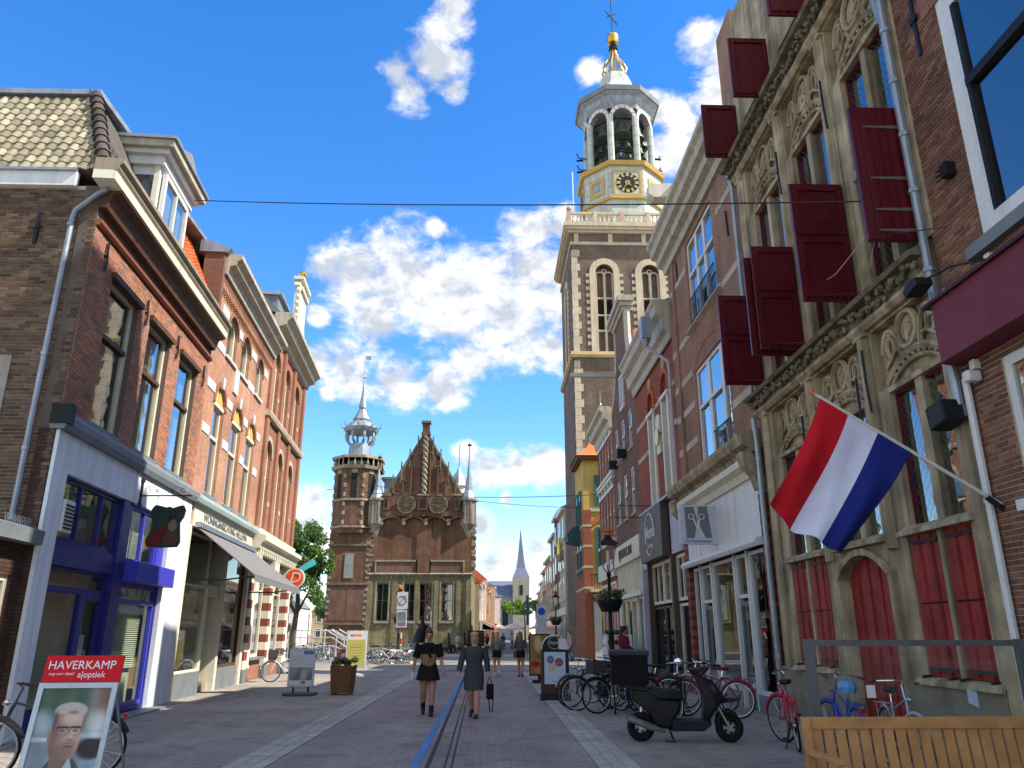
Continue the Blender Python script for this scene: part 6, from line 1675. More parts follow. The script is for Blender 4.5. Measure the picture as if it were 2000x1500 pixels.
MB().box(-4, 6.3, 214, 226, 0, 11.2).build('nave', mat('church_grey', (.26, .25, .24), .9), CH)
MB().prism([(213.5, 11.2), (226.5, 11.2), (220, 15.6)], -4, 6.3, 'wz').build('nave_roof', mat('blue_slate', (.13, .15, .22), .6), CH)
for k in range(3):
    Tc = lambda u, w, z: (u, 214 - w, z)
    MB(Tc).prism([(-2.5 + k * 3, 3), (-.9 + k * 3, 3), (-.9 + k * 3, 8), (-1.7 + k * 3, 9.5), (-2.5 + k * 3, 8)], 0, .05).build('nave_window', ROOM, CH)
# houses seen left of the town hall
for i, (x, y, w_, h, m_, r_, lb) in enumerate(((-20.5, 120, 7, 4.2, CR_A, RT, 'small white house left of the town hall far behind the bicycles'), (-26, 132, 6, 5, CR_C, RT, 'small tan house far behind the bicycle railing'), (-33, 125, 7, 5.5, CR_A, SLATE, 'small white house at the far left of the square'))):
    t = thing('distant_house', lb, 'building', (x, y, 0), group='houses across the square')
    MB().box(x - w_ / 2, x + w_ / 2, y, y + 8, 0, h).build('wall', m_, t)
    MB().prism([(x - w_ / 2 - .2, h), (x + w_ / 2 + .2, h), (x, h + 3.4)], y - .2, y + 8).build('roof', r_, t)
    for k in range(3):
        for z in (1.0, 3.4):
            f = MB().box(x - w_ / 2 + .8 + k * 2, x - w_ / 2 + 1.7 + k * 2, y - .06, y, z, z + 1.5).build('window', WHITE, t)
            MB().box(x - w_ / 2 + .9 + k * 2, x - w_ / 2 + 1.6 + k * 2, y - .07, y - .06, z + .1, z + 1.4).build('pane', mat('dark_pane', (.05, .06, .07), .15), f)

# ================================================================== trees
def leafmat(name, c):
    if name in MC: return MC[name]
    m, t, b = newmat(name)
    at = t.n('ShaderNodeAttribute', attribute_name='tint')
    f = t.rng(at.outputs['Fac'], 0, 1, .55, 1.5)
    t.l(t.scale(lin(c), f), b.inputs['Base Color'])
    b.inputs['Roughness'].default_value = .55
    b.inputs['Transmission Weight'].default_value = 0
    tr = t.n('ShaderNodeBsdfTranslucent'); t.l(t.scale(tuple(x * 1.4 for x in lin(c)), f), tr.inputs[0])
    mx = t.n('ShaderNodeMixShader'); mx.inputs[0].default_value = .3
    t.l(b.outputs[0], mx.inputs[1]); t.l(tr.outputs[0], mx.inputs[2]); t.l(mx.outputs[0], t.t.nodes['Material Output'].inputs[0])
    MC[name] = m
    return m
def leaves(name, par, clumps, n, size, m, seed=1, cat=None):
    r = np.random.RandomState(seed)
    vs, tint = [], []
    per = max(1, n // len(clumps))
    for (cx, cy, cz, rx, ry, rz_) in clumps:
        d = r.normal(size=(per, 3)); d /= np.linalg.norm(d, axis=1)[:, None]
        rad_ = r.uniform(.35, 1., (per, 1)) ** .5 * r.uniform(.8, 1.12, (per, 1))
        p = d * rad_ * np.array([rx, ry, rz_]) + np.array([cx, cy, cz])
        a = r.normal(size=(per, 3)); a /= np.linalg.norm(a, axis=1)[:, None]
        b = np.cross(a, r.normal(size=(per, 3))); b /= np.linalg.norm(b, axis=1)[:, None]
        s = r.uniform(.6, 1.3, (per, 1)) * size
        q = np.stack([p - a * s, p - b * s * .45, p + a * s, p + b * s * .45], 1)
        vs.append(q.reshape(-1, 3)); tint.append(np.repeat(r.uniform(0, 1, per) * .7 + r.uniform(0, .3), 4))
    V = np.concatenate(vs); Tn_ = np.concatenate(tint); k = len(V) // 4
    me = bpy.data.meshes.new(name); me.from_pydata(V.tolist(), [], np.arange(k * 4).reshape(k, 4).tolist()); me.materials.append(m)
    me.attributes.new('tint', 'FLOAT', 'POINT').data.foreach_set('value', Tn_.astype(np.float32))
    o = bpy.data.objects.new(name, me); hook(o, par)
    return o
tr = thing('street_tree', 'leafy green tree behind the striped pier house', 'tree', (-12.0, 50, 0))
MB().tube([(-12.0, 50, 0), (-12.05, 50, 1.5), (-11.9, 50, 3.2), (-12.0, 50, 5.5)], [.24, .18, .15, .08], 8).tube([(-12, 50, 2.6), (-11.2, 49.8, 4.2), (-10.8, 49.7, 5.4)], [.1, .07, .03], 6).tube([(-12, 50, 2.8), (-13, 50.2, 4.4), (-13.4, 50.2, 5.6)], [.1, .07, .03], 6).build('trunk', mat('bark', (.10, .075, .05), .9, bump=.5), tr)
rr = random.Random(6); cl = []
for _ in range(46):
    a, e, q = rr.uniform(0, 6.28), rr.uniform(-.9, 1.2), rr.uniform(.45, 1.)
    cl.append((-12.1 + 2.1 * q * math.cos(a) * math.cos(e), 50 + 2.0 * q * math.sin(a) * math.cos(e), 5.6 + 2.9 * q * math.sin(e), rr.uniform(.45, .8), rr.uniform(.45, .8), rr.uniform(.35, .65)))
leaves('crown', tr, cl, 15000, .11, leafmat('green_leaf', (.075, .15, .025)), 3)
tr = thing('street_tree', 'small bright green tree in the far street before the church', 'tree', (5.6, 125, 0))
MB().tube([(5.6, 125, 0), (5.6, 125, 2.5), (5.5, 125, 5)], [.16, .12, .06], 7).build('trunk', mat('bark', (.10, .075, .05), .9, bump=.5), tr)
cl = []
for _ in range(26):
    a, q = rr.uniform(0, 6.28), rr.uniform(.2, 1.)
    cl.append((5.3 + 3.4 * q * math.cos(a), 125 + 1.6 * q * math.sin(a), 5.9 + rr.uniform(-.9, .9) - .5 * q, rr.uniform(.5, .9), .7, rr.uniform(.35, .6)))
leaves('crown', tr, cl, 5000, .16, leafmat('bright_leaf', (.14, .25, .03)), 4)
tr = thing('street_tree', 'dark tree peeping out left of the town hall', 'tree', (-19.5, 100, 0))
MB().tube([(-19.5, 100, 0), (-19.5, 100, 4)], [.25, .15], 7).build('trunk', mat('bark', (.10, .075, .05), .9, bump=.5), tr)
cl = [(-19.5 + rr.uniform(-1.6, 1.6), 100 + rr.uniform(-1, 1), 4.2 + rr.uniform(-1.2, 1.4), .8, .8, .6) for _ in range(16)]
leaves('crown', tr, cl, 3500, .15, leafmat('green_leaf', (.075, .15, .025)), 5)
# ================================================================== street furniture and vehicles
def bike(label, paint, loc, rz, steer=.15, basket=False, rack=True, saddle=None, cover=None, lean=.05, chrome=True, group='parked bicycles', guard=None, grips=None):
    t = thing('bicycle', label, 'bicycle', (0, 0, 0), 0, group)
    ra, fa = Vector((-.53, 0, .35)), Vector((.57, 0, .35))
    bb, st, ht, hb = Vector((-.07, 0, .29)), Vector((-.22, 0, .78)), Vector((.36, 0, .86)), Vector((.43, 0, .66))
    def wheel(c, rot):
        w_ = MB().tube([(.335 * math.cos(q), 0, .335 * math.sin(q)) for q in [i * math.pi / 15 for i in range(30)]], .019, 6, closed=True)
        Mx = Matrix.Translation(c) @ Matrix.Rotation(rot, 4, 'Z')
        def bl(m, name, mm, par, **k):
            m.v = [tuple(Mx @ Vector(p)) for p in m.v]; return m.build(name, mm, par, local=True, **k)
        wh = bl(w_, 'wheel', RUBBER, t)
        bl(MB().tube([(.312 * math.cos(q), 0, .312 * math.sin(q)) for q in [i * math.pi / 15 for i in range(30)]], .012, 5, closed=True), 'rim', ALU, wh)
        s = MB()
        for i in range(22):
            q = i * 2 * math.pi / 22; sg = .03 * (-1) ** i
            s.tube([(.03 * math.cos(q + .8), sg, .03 * math.sin(q + .8)), (.31 * math.cos(q), 0, .31 * math.sin(q))], .0022, 3, cap=False)
        bl(s, 'spokes', ALU, wh, kind='stuff')
        bl(MB().tube([(0, -.05, 0), (0, .05, 0)], .022, 8), 'hub', CHROME, wh)
        g_ = [i for i in range(16)]
        bl(MB().tube([(.365 * math.cos(rad(15 + i * 9.5)), 0, .365 * math.sin(rad(15 + i * 9.5))) for i in g_], .022, 5, flat=1.4), 'mudguard', guard or paint, wh)
        return wh
    wheel(ra, 0)
    f = MB().tube([st, bb], .016, 6).tube([st + Vector((.03, 0, -.08)), ht], .014, 6).tube([bb, hb], .018, 6).tube([ht, hb], .02, 6)
    f.tube([bb, ra + Vector((0, .05, 0))], .010, 5).tube([bb, ra + Vector((0, -.05, 0))], .010, 5).tube([st, ra + Vector((0, .05, 0))], .008, 5).tube([st, ra + Vector((0, -.05, 0))], .008, 5)
    f.build('frame', paint, t, local=True)
    S = Matrix.Translation(hb) @ Matrix.Rotation(steer, 4, 'Z') @ Matrix.Translation(-hb)
    def sb(m, name, mm, **k):
        m.v = [tuple(S @ Vector(p)) for p in m.v]; return m.build(name, mm, t, local=True, **k)
    fw_ = S @ fa
    wheel(fw_, steer)
    sb(MB().tube([hb, hb.lerp(fa, .5) + Vector((.0, .045, 0)), fa + Vector((0, .05, 0))], .011, 5).tube([hb, hb.lerp(fa, .5) + Vector((0, -.045, 0)), fa + Vector((0, -.05, 0))], .011, 5), 'fork', paint)
    sb(MB().tube([ht, Vector((.31, 0, 1.02)), Vector((.36, 0, 1.06))], .012, 6).tube([(.10, .29, 1.03), (.24, .27, 1.05), (.36, .12, 1.07), (.36, -.12, 1.07), (.24, -.27, 1.05), (.10, -.29, 1.03)], .011, 6), 'handlebar', CHROME if chrome else BLACKM)
    for s_ in (-1, 1): sb(MB().tube([(.10, .29 * s_, 1.03), (.22, .275 * s_, 1.05)], .017, 6), 'grip', grips or BLACKM)
    sb(MB().lathe([(.02, -.03), (.035, 0), (.03, .04)], (0, 0), 8), 'x', BLACKM) if False else sb(MB().ell((.45, 0, .86), (.05, .035, .035), 8, 6), 'headlight', CHROME)
    MB().tube([st, (-.25, 0, .90)], .013, 6).build('seat_post', CHROME, t, local=True)
    sa = MB().loft([(-.27, 0, .90, .10, .07), (-.27, 0, .935, .135, .095), (-.26, 0, .965, .12, .085), (-.26, 0, .975, .05, .04)], 12).ell((-.12, 0, .945), (.13, .035, .025), 8, 5).build('saddle', saddle or BLACKM, t, local=True, smooth=True)
    if cover: MB().loft([(-.24, 0, .86, .17, .10), (-.24, 0, .93, .19, .12), (-.25, 0, 1.0, .15, .10), (-.26, 0, 1.02, .06, .05)], 9).build('saddle_cover', cover, t, local=True)
    MB().prism([(-.58, .33), (-.10, .25), (.02, .27), (.02, .33), (-.10, .37), (-.56, .39)], .035, .055).build('chain_guard', BLACKM if chrome else paint, t, local=True)
    MB().tube([(-.07, .05, .29), (-.07, .09, .14)], .009, 5).tube([(-.07, -.05, .29), (-.07, -.09, .45)], .009, 5).box(-.13, -.01, .08, .16, .12, .145).box(-.13, -.01, -.16, -.08, .44, .465).build('pedals', BLACKM, t, local=True)
    MB().tube([(-.40, .05, .32), (-.34, .16, .02)], .010, 5).build('kickstand', IRON, t, local=True)
    if rack:
        r_ = MB()
        for y in (-.06, 0, .06): r_.tube([(-.30, y, .76), (-.80, y, .745)], .006, 5)
        r_.tube([(-.80, -.06, .745), (-.80, .06, .745)], .006, 5).tube([(-.70, .06, .745), (-.54, .06, .36)], .006, 5).tube([(-.70, -.06, .745), (-.54, -.06, .36)], .006, 5)
        r_.build('luggage_rack', paint, t, local=True)
        MB().box(-.845, -.80, -.045, .045, .66, .71).build('rear_light', mat('red_lens', (.6, .01, .01), .2), t, local=True, bevel=.01)
    if basket:
        b_ = MB(); Mb = S
        bk = MB().box(.38, .70, -.19, .19, .80, .815).box(.38, .395, -.19, .19, .80, 1.07).box(.685, .70, -.19, .19, .80, 1.07).box(.38, .70, -.19, -.175, .80, 1.07).box(.38, .70, .175, .19, .80, 1.07)
        sb(bk, 'basket', mat('dark_basket', (.05, .05, .052), .7, var=.3, vs=30))
    t.matrix_basis = Matrix.Translation(loc) @ Matrix.Rotation(rz, 4, 'Z') @ Matrix.Rotation(lean, 4, 'X')
    W[t] = t.matrix_basis.copy()
    return t
BKP = mat('black_bike_paint', (.02, .02, .022), .35, .2); SVP = mat('silver_bike_paint', (.40, .42, .44), .35, .6); RDP = mat('red_bike_paint', (.42, .018, .03), .35, coat=.3)
BLP = mat('blue_bike_paint', (.03, .08, .35), .35); GRP = mat('green_bike_paint', (.10, .30, .22), .4); WHP = mat('white_bike_paint', (.6, .6, .58), .4); MRP = mat('maroon_bike_paint', (.18, .02, .04), .35)
bike('black bicycle with dark front basket beside the scooter', BKP, (2.88, 17.75, 0), math.pi + .12, .2, basket=True)
bike('black bicycle just behind the basket bicycle by the scooter', BKP, (2.50, 18.5, 0), math.pi + .35, -.25)
bike('silver bicycle closest to the round topped board', SVP, (2.45, 19.2, 0), math.pi + .15, .2)
bike('bicycle with pale tyre wheel turned towards the street beside the scooter box', SVP, (2.95, 17.95, 0), -2.2, .5, guard=BKP)
bike('dark bicycle standing behind the scooter seat', BKP, (3.9, 16.6, 0), -1.9, -.3)
bike('maroon bicycle with silver handlebar behind the scooter', MRP, (4.6, 16.9, 0), 2.6, .4, saddle=MRP)
bike('red city bicycle on its stand in front of the gothic house', RDP, (4.62, 12.55, 0), 1.32, .55, lean=-.08, grips=mat('grey_grip', (.1, .1, .1), .6), chrome=True, guard=RDP)
bike('blue bicycle with bright blue saddle cover behind the glass screen', BLP, (4.85, 11.3, 0), 1.45, .3, cover=mat('blue_plastic', (.08, .28, .62), .35))
bike('bicycle with silver handlebar facing us behind the glass screen', mat('pewter_paint', (.34, .35, .36), .35, .4), (5.12, 10.35, 0), -1.75, .2, lean=-.06)
bike('black bicycle beside the red topped advertising board', BKP, (-5.15, 9.9, 0), math.pi + .35, .35, chrome=False)
bike('white bicycle with black pannier by the striped piers', WHP, (-7.2, 29.5, 0), math.pi + .5, -.2, basket=True)
lb = ['silver bicycle at the near end of the square railing', 'black bicycle leaning in the square railing', 'green bicycle in the row by the square railing', 'white bicycle in the middle of the railing row', 'red bicycle in the railing row', 'blue bicycle near the far end of the railing row']
for i in range(6):
    bike(lb[i], [SVP, BKP, GRP, WHP, RDP, BLP][i], (-12.0 + i * .62, 50.2 + i * .5, 0), -1.2 + .12 * (i % 3), .2 * (-1) ** i, guard=[ALU, BKP, GRP, WHP, RDP, BLP][i], group='bicycles by the square railing')
lb = ['dark bicycle nearest the yellow poster stand', 'silver bicycle with front crate left of the road sign', 'black bicycle under the road sign lamp post', 'white bicycle to the right of the road sign', 'grey bicycle crossed with its neighbour before the town hall', 'black bicycle with black saddle cover nearest the walking woman']
for i in range(6):
    bike(lb[i], [BKP, SVP, BKP, WHP, SVP, BKP][i], (-7.4 + i * .62, 45.6 + .7 * (i % 3), 0), [.2, 2.6, -.3, 3.4, .5, 2.9][i], .3 * (-1) ** i, basket=i in (1,), cover=BLACKM if i == 5 else None, group='bicycles before the town hall')
lb = ['white city bicycle behind the square railing', 'dark blue bicycle tucked behind the square railing', 'silver bicycle leaning at the low end of the railing', 'black bicycle at the back of the square rack', 'green bicycle at the back of the square rack', 'red bicycle at the back of the square rack']
for i in range(6):
    bike(lb[i], [WHP, BLP, SVP, BKP, GRP, MRP][i], (-11.6 + i * .55, 54.2 + i * .35, 0), -1.0 + .2 * (i % 2), .25 * (-1) ** i, guard=[WHP, BLP, ALU, BKP, ALU, MRP][i], group='bicycles by the square railing')
lb = ['black bicycle behind the scooter box by the lantern', 'dark bicycle squeezed between lantern and scooter', 'grey bicycle with its wheel past the barber shop door', 'blue grey bicycle at the far end of the lantern row']
for i in range(4):
    bike(lb[i], [BKP, BKP, SVP, mat('blue_grey_paint', (.10, .14, .20), .4)][i], ((3.3, 19.0, 0), (3.5, 18.3, 0), (4.9, 18.4, 0), (3.1, 20.4, 0))[i], (math.pi + .3, math.pi - .2, 2.2, math.pi + .1)[i], .25 * (-1) ** i)
lb = ['black bicycle in the back row before the town hall', 'white bicycle in the back row before the town hall', 'green bicycle in the back row before the town hall', 'silver bicycle far back beside the road sign']
for i in range(4):
    bike(lb[i], [BKP, WHP, GRP, SVP][i], (-8.0 + i * 1.05, 48.2 + .4 * (i % 2), 0), (.4, 2.8, -.2, 3.3)[i], .3 * (-1) ** i, group='bicycles before the town hall')
rl = thing('bicycle_railing', 'white steel railing with sloping bars around the bicycle rack', 'railing', (-11.5, 52, 0))
RW = mat('galvanised_white', (.62, .64, .64), .4, .3)
for i in range(7): MB().tube([(-14.2 + i * .75, 51.8, 0), (-14.2 + i * .75, 51.8, 1.82)], .04, 6).build('post', RW, rl)
for z in (1.82, 1.4, .9): MB().tube([(-14.2, 51.8, z), (-10.0, 51.8, z), (-9.0, 51.8, z - .62 if z > 1 else .6)], .035, 6).build('rail', RW, rl)
for j in range(3): MB().tube([(-10.6 + j * .35, 52.4 + j * .6, 1.9), (-9.3 + j * .35, 52.4 + j * .6, 1.2), (-9.3 + j * .35, 52.4 + j * .6, 0)], .04, 6).build('sloping_bar', RW, rl)

# ---- scooter
sc = thing('motor_scooter', 'black motor scooter with large square delivery box on the back', 'scooter', (0, 0, 0))
SBK = mat('scooter_black', (.010, .010, .012), .3, var=.1, coat=.1, spec=.3); SGY = mat('scooter_grey', (.016, .016, .018), .6, spec=.25); SMT = mat('box_black', (.006, .006, .007), .8, spec=.2, var=.15)
def puff(poly, hw, sh=.86):
    cx = sum(p[0] for p in poly) / len(poly); cz = sum(p[1] for p in poly) / len(poly); n = len(poly)
    m = MB(); vs = []
    for y, s in ((-hw, sh), (-hw * .72, 1), (hw * .72, 1), (hw, sh)): vs += [(cx + (x - cx) * s, y, cz + (z - cz) * s) for x, z in poly]
    fs = [tuple(range(n))[::-1], tuple(range(3 * n, 4 * n))] + [(r * n + i, r * n + (i + 1) % n, (r + 1) * n + (i + 1) % n, (r + 1) * n + i) for r in range(3) for i in range(n)]
    return m.add(vs, fs)
def scb(m, name, mm, **k): return m.build(name, mm, sc, local=True, **k)
for cx in (-.72, .66):
    wl = scb(MB().tube([(cx + .165 * math.cos(q), 0, .215 + .165 * math.sin(q)) for q in [i * math.pi / 14 for i in range(28)]], .055, 10, closed=True), 'wheel', RUBBER, smooth=True)
    r_ = MB().tube([(cx + .115 * math.cos(q), 0, .215 + .115 * math.sin(q)) for q in [i * math.pi / 12 for i in range(24)]], .022, 6, closed=True)
    for k in range(5):
        a = k * 2 * math.pi / 5; r_.tube([(cx, 0, .215), (cx + .11 * math.cos(a), 0, .215 + .11 * math.sin(a))], .02, 5)
    r_.build('rim', SGY, wl, local=True)
    MB().tube([(cx, -.05, .215), (cx, .05, .215)], .05, 10).build('hub', ALU, wl, local=True)
scb(puff([(-.86, .80), (-.59, .77), (-.42, .63), (-.07, .62), (-.09, .47), (-.18, .35), (-.25, .18), (-.50, .24), (-.62, .45), (-.85, .62)], .14), 'rear_body', SBK, smooth=True, bevel=.012)
scb(puff([(-.94, .83), (-.60, .82), (-.42, .64), (-.72, .70)], .12), 'tail', SBK, smooth=True, bevel=.01)
scb(puff([(-.62, .80), (-.51, .83), (-.36, .785), (-.17, .79), (-.08, .75), (-.03, .68), (-.05, .62), (-.44, .63), (-.63, .71)], .15, .8), 'seat', mat('seat_vinyl', (.02, .022, .028), .5), smooth=True, bevel=.02)
scb(puff([(-.25, .34), (.24, .33), (.37, .33), (.37, .26), (.25, .17), (-.25, .17)], .17, .9), 'footboard', SGY, smooth=True, bevel=.012)
scb(puff([(.24, .33), (.28, .66), (.18, .93), (.14, 1.0), (.22, 1.02), (.33, .96), (.45, .70), (.50, .52), (.40, .40), (.36, .33)], .16, .8), 'leg_shield', SGY, smooth=True, bevel=.012)
scb(puff([(.24, .95), (.43, .93), (.54, .77), (.66, .60), (.57, .60), (.47, .50), (.40, .62), (.30, .80)], .14, .7), 'front_fairing', SBK, smooth=True, bevel=.015)
scb(puff([(.40, .90), (.47, .86), (.53, .74), (.47, .73), (.38, .84)], .10, .8), 'headlight', mat('headlight_glass', (.5, .52, .55), .08, spec=.9), smooth=True)
scb(puff([(.05, 1.10), (.15, 1.09), (.33, 1.13), (.42, 1.11), (.32, 1.01), (.14, .98)], .10, .8), 'handlebar_cover', SBK, smooth=True, bevel=.012)
scb(MB().tube([(.14, -.33, 1.07), (.22, -.15, 1.06), (.22, .15, 1.06), (.14, .33, 1.07)], .016, 7), 'handlebar', SBK)
for s_ in (-1, 1):
    scb(MB().tube([(.10, .36 * s_, 1.07), (.16, .24 * s_, 1.07)], .022, 7), 'grip', RUBBER)
    scb(MB().tube([(.26, .27 * s_, 1.05), (.20, .36 * s_, 1.04)], .008, 5), 'brake_lever', ALU)
mi = scb(MB().tube([(.2, -.22, 1.06), (.1, -.26, 1.16), (-.04, -.28, 1.2)], .008, 5), 'mirror_arm', BLACKM)
MB().ell((-.10, -.28, 1.21), (.075, .02, .055), 12, 7).build('mirror', mat('mirror_glass', (.8, .82, .85), .04, 1.), mi, local=True, smooth=True)
for y in (-.07, .07): scb(MB().tube([(.44, y, .62), (.55, y, .42), (.66, y, .215)], .022, 7), 'fork', ALU)
scb(puff([(.43, .27), (.46, .42), (.54, .48), (.66, .50), (.76, .45), (.80, .38), (.72, .42), (.60, .43), (.50, .36), (.48, .26)], .085, .85), 'front_mudguard', SBK, smooth=True)
scb(puff([(-.94, .36), (-.88, .41), (-.56, .26), (-.54, .18), (-.74, .22), (-.92, .29)], .05).add([], []), 'exhaust', SGY, smooth=True)
ex = scb(MB().tube([(-.92, -.14, .36), (-.58, -.13, .23), (-.35, -.1, .17)], [.055, .055, .03], 9), 'muffler', mat('exhaust_steel', (.3, .31, .33), .3, .8), smooth=True)
scb(MB().tube([(-.28, 0, .2), (-.22, -.14, .02)], .015, 6).tube([(-.28, 0, .2), (-.22, .14, .02)], .015, 6).tube([(-.22, -.14, .02), (-.36, -.12, .03)], .012, 5), 'stand', IRON)
scb(MB().tube([(-.72, .07, .30), (-.66, .09, .64)], .03, 7), 'shock_absorber', ALU)
bxo = scb(MB().box(-1.17, -.58, -.27, .27, .86, 1.30), 'delivery_box', SMT, bevel=.015)
MB().box(-1.19, -.56, -.29, .29, 1.30, 1.37).build('box_lid', mat('box_lid', (.03, .03, .034), .6, spec=.3), bxo, local=True, bevel=.012)
scb(MB().box(-1.05, -.62, -.12, .12, .80, .86), 'carrier', IRON)
scb(MB().box(-.945, -.935, -.055, .055, .52, .66), 'number_plate', mat('plate_blue', (.05, .10, .3), .5))
sc.matrix_basis = Matrix.Translation((3.15, 13.18, 0)) @ Matrix.Rotation(-.12, 4, 'Z') @ Matrix.Rotation(.03, 4, 'X')
W[sc] = sc.matrix_basis.copy()

# ---- bench (seen from behind)
bn = thing('garden_bench', 'teak slatted garden bench seen from behind', 'bench', (4.0, 7.2, 0))
TB = lambda x, y, z: (x, 2 * by - y, z)
def bx_(a, b, c, d, e, f, name, m=WOODT, **k): return MB(TB).box(a, b, c, d, e, f).build(name, m, bn, bevel=.006, **k)
bx0, bx1, by = 2.72, 4.9, 7.15
for x in (bx0, bx1): 
    MB(TB).add([(x, by, 0), (x + .07, by, 0), (x + .07, by + .07, 0), (x, by + .07, 0), (x, by - .06, .93), (x + .07, by - .06, .93), (x + .07, by, .93), (x, by, .93)], [(0, 3, 2, 1), (4, 5, 6, 7), (0, 1, 5, 4), (1, 2, 6, 5), (2, 3, 7, 6), (3, 0, 4, 7)]).build('leg', WOODT, bn, bevel=.006)
    bx_(x, x + .07, by + .5, by + .57, 0, .64, 'leg'); bx_(x - .0, x + .075, by, by + .6, .64, .68, 'armrest'); bx_(x + .01, x + .06, by + .05, by + .52, .36, .43, 'side_rail')
bx_(bx0 + .07, bx1, by - .06, by - .015, .835, .93, 'top_rail'); bx_(bx0 + .07, bx1, by - .01, by + .03, .42, .48, 'lower_rail')
n = 20; d = (bx1 - bx0 - .07) / n
for i in range(n):
    x = bx0 + .07 + (i + .5) * d
    MB(TB).add([(x - .042, by - .008, .47), (x + .042, by - .008, .47), (x + .042, by + .012, .47), (x - .042, by + .012, .47), (x - .042, by - .05, .84), (x + .042, by - .05, .84), (x + .042, by - .03, .84), (x - .042, by - .03, .84)], [(0, 3, 2, 1), (4, 5, 6, 7), (0, 1, 5, 4), (1, 2, 6, 5), (2, 3, 7, 6), (3, 0, 4, 7)]).build('back_slat', WOODT, bn)
for i in range(6): bx_(bx0 + .02, bx1 + .05, by + .04 + i * .088, by + .11 + i * .088, .43, .455, 'seat_slat')
# ---- glass screen
gs = thing('glass_screen', 'glass wind screen in a grey steel frame behind the bench', 'screen', (4.4, 8.3, 0))
GF = mat('screen_grey', (.13, .13, .14), .45, .3)
Sx = [3.27, 5.5]
for x in Sx: MB().box(x, x + .09, 8.295, 8.365, 0, 1.57).build('post', GF, gs)
MB().box(Sx[0] + .09, Sx[1], 8.3, 8.36, 1.50, 1.56).build('top_rail', GF, gs); MB().box(Sx[0] + .09, Sx[1], 8.3, 8.36, .12, .22).build('bottom_rail', GF, gs)
MB().box(Sx[0] + .09, Sx[1], 8.325, 8.335, .22, 1.50).build('glass_pane', GLASSC, gs)
MB().box(3.86, 3.95, 8.318, 8.324, 1.0, 1.12).build('sticker', WHITE, gs); MB().prism([(4.9, .95), (5.0, .9), (5.0, 1.05), (4.9, 1.08)], 8.318, 8.324).build('sticker', mat('pale_blue_sticker', (.4, .5, .65), .5), gs)

# ---- red topped advertising board
def smooth(x, a, b): t_ = min(max((x - a) / (b - a), 0), 1); return t_ * t_ * (3 - 2 * t_)
def mixc(a, b, f): return tuple(x + (y - x) * f for x, y in zip(a, b))
ad = thing('pavement_board', 'advertising board with red HAVERKAMP header above a portrait of a man in glasses', 'sign', (-4.15, 8.55, 0))
RED = mat('sign_red_gloss', (.62, .008, .012), .4, var=.03)
axx = Vector((.985, .10, 0)).normalized(); up = Vector((.0, .21, .977)); up = (up - axx * axx.dot(up)).normalized(); nr = axx.cross(up)
O = Vector((-4.42, 8.05, .02)); Wd = .74
def AP(u, v, w=0): return O + axx * u + up * v + nr * w
def abox(u0, u1, v0, v1, w0, w1, name, m, par=ad, **k):
    pts = [AP(u, v, w) for w in (w0, w1) for u, v in ((u0, v0), (u1, v0), (u1, v1), (u0, v1))]
    return MB().add([tuple(p) for p in pts], [(3, 2, 1, 0), (4, 5, 6, 7), (0, 1, 5, 4), (1, 2, 6, 5), (2, 3, 7, 6), (3, 0, 4, 7)]).build(name, m, par, **k)
abox(0, Wd, .03, 1.16, -.02, 0, 'board_panel', WHITE)
for q in ((0, .05, .03, 1.16), (Wd - .05, Wd, .03, 1.16), (.05, Wd - .05, 1.11, 1.16), (.05, Wd - .05, .03, .08)): abox(q[0], q[1], q[2], q[3], 0, .016, 'board_frame', mat('brushed_frame', (.52, .51, .49), .4, .6))
hd = abox(.01, Wd + .005, 1.165, 1.42, -.015, .012, 'header_board', RED)
wl_ = mat('white_letters', (.8, .8, .8), .5, var=0)
def at(u, v, b, s, **k): return text(b, wl_, hd, AP(u, v, .0125), axx, up, s, .001, **k)
at(Wd / 2 - .01, 1.325, 'HAVERKAMP', .115, wscale=.98)
at(.06, 1.245, 'oog voor detail', .038, align='LEFT', shear=.25)
at(.335, 1.235, 'a|optiek', .085, align='LEFT', wscale=.95)
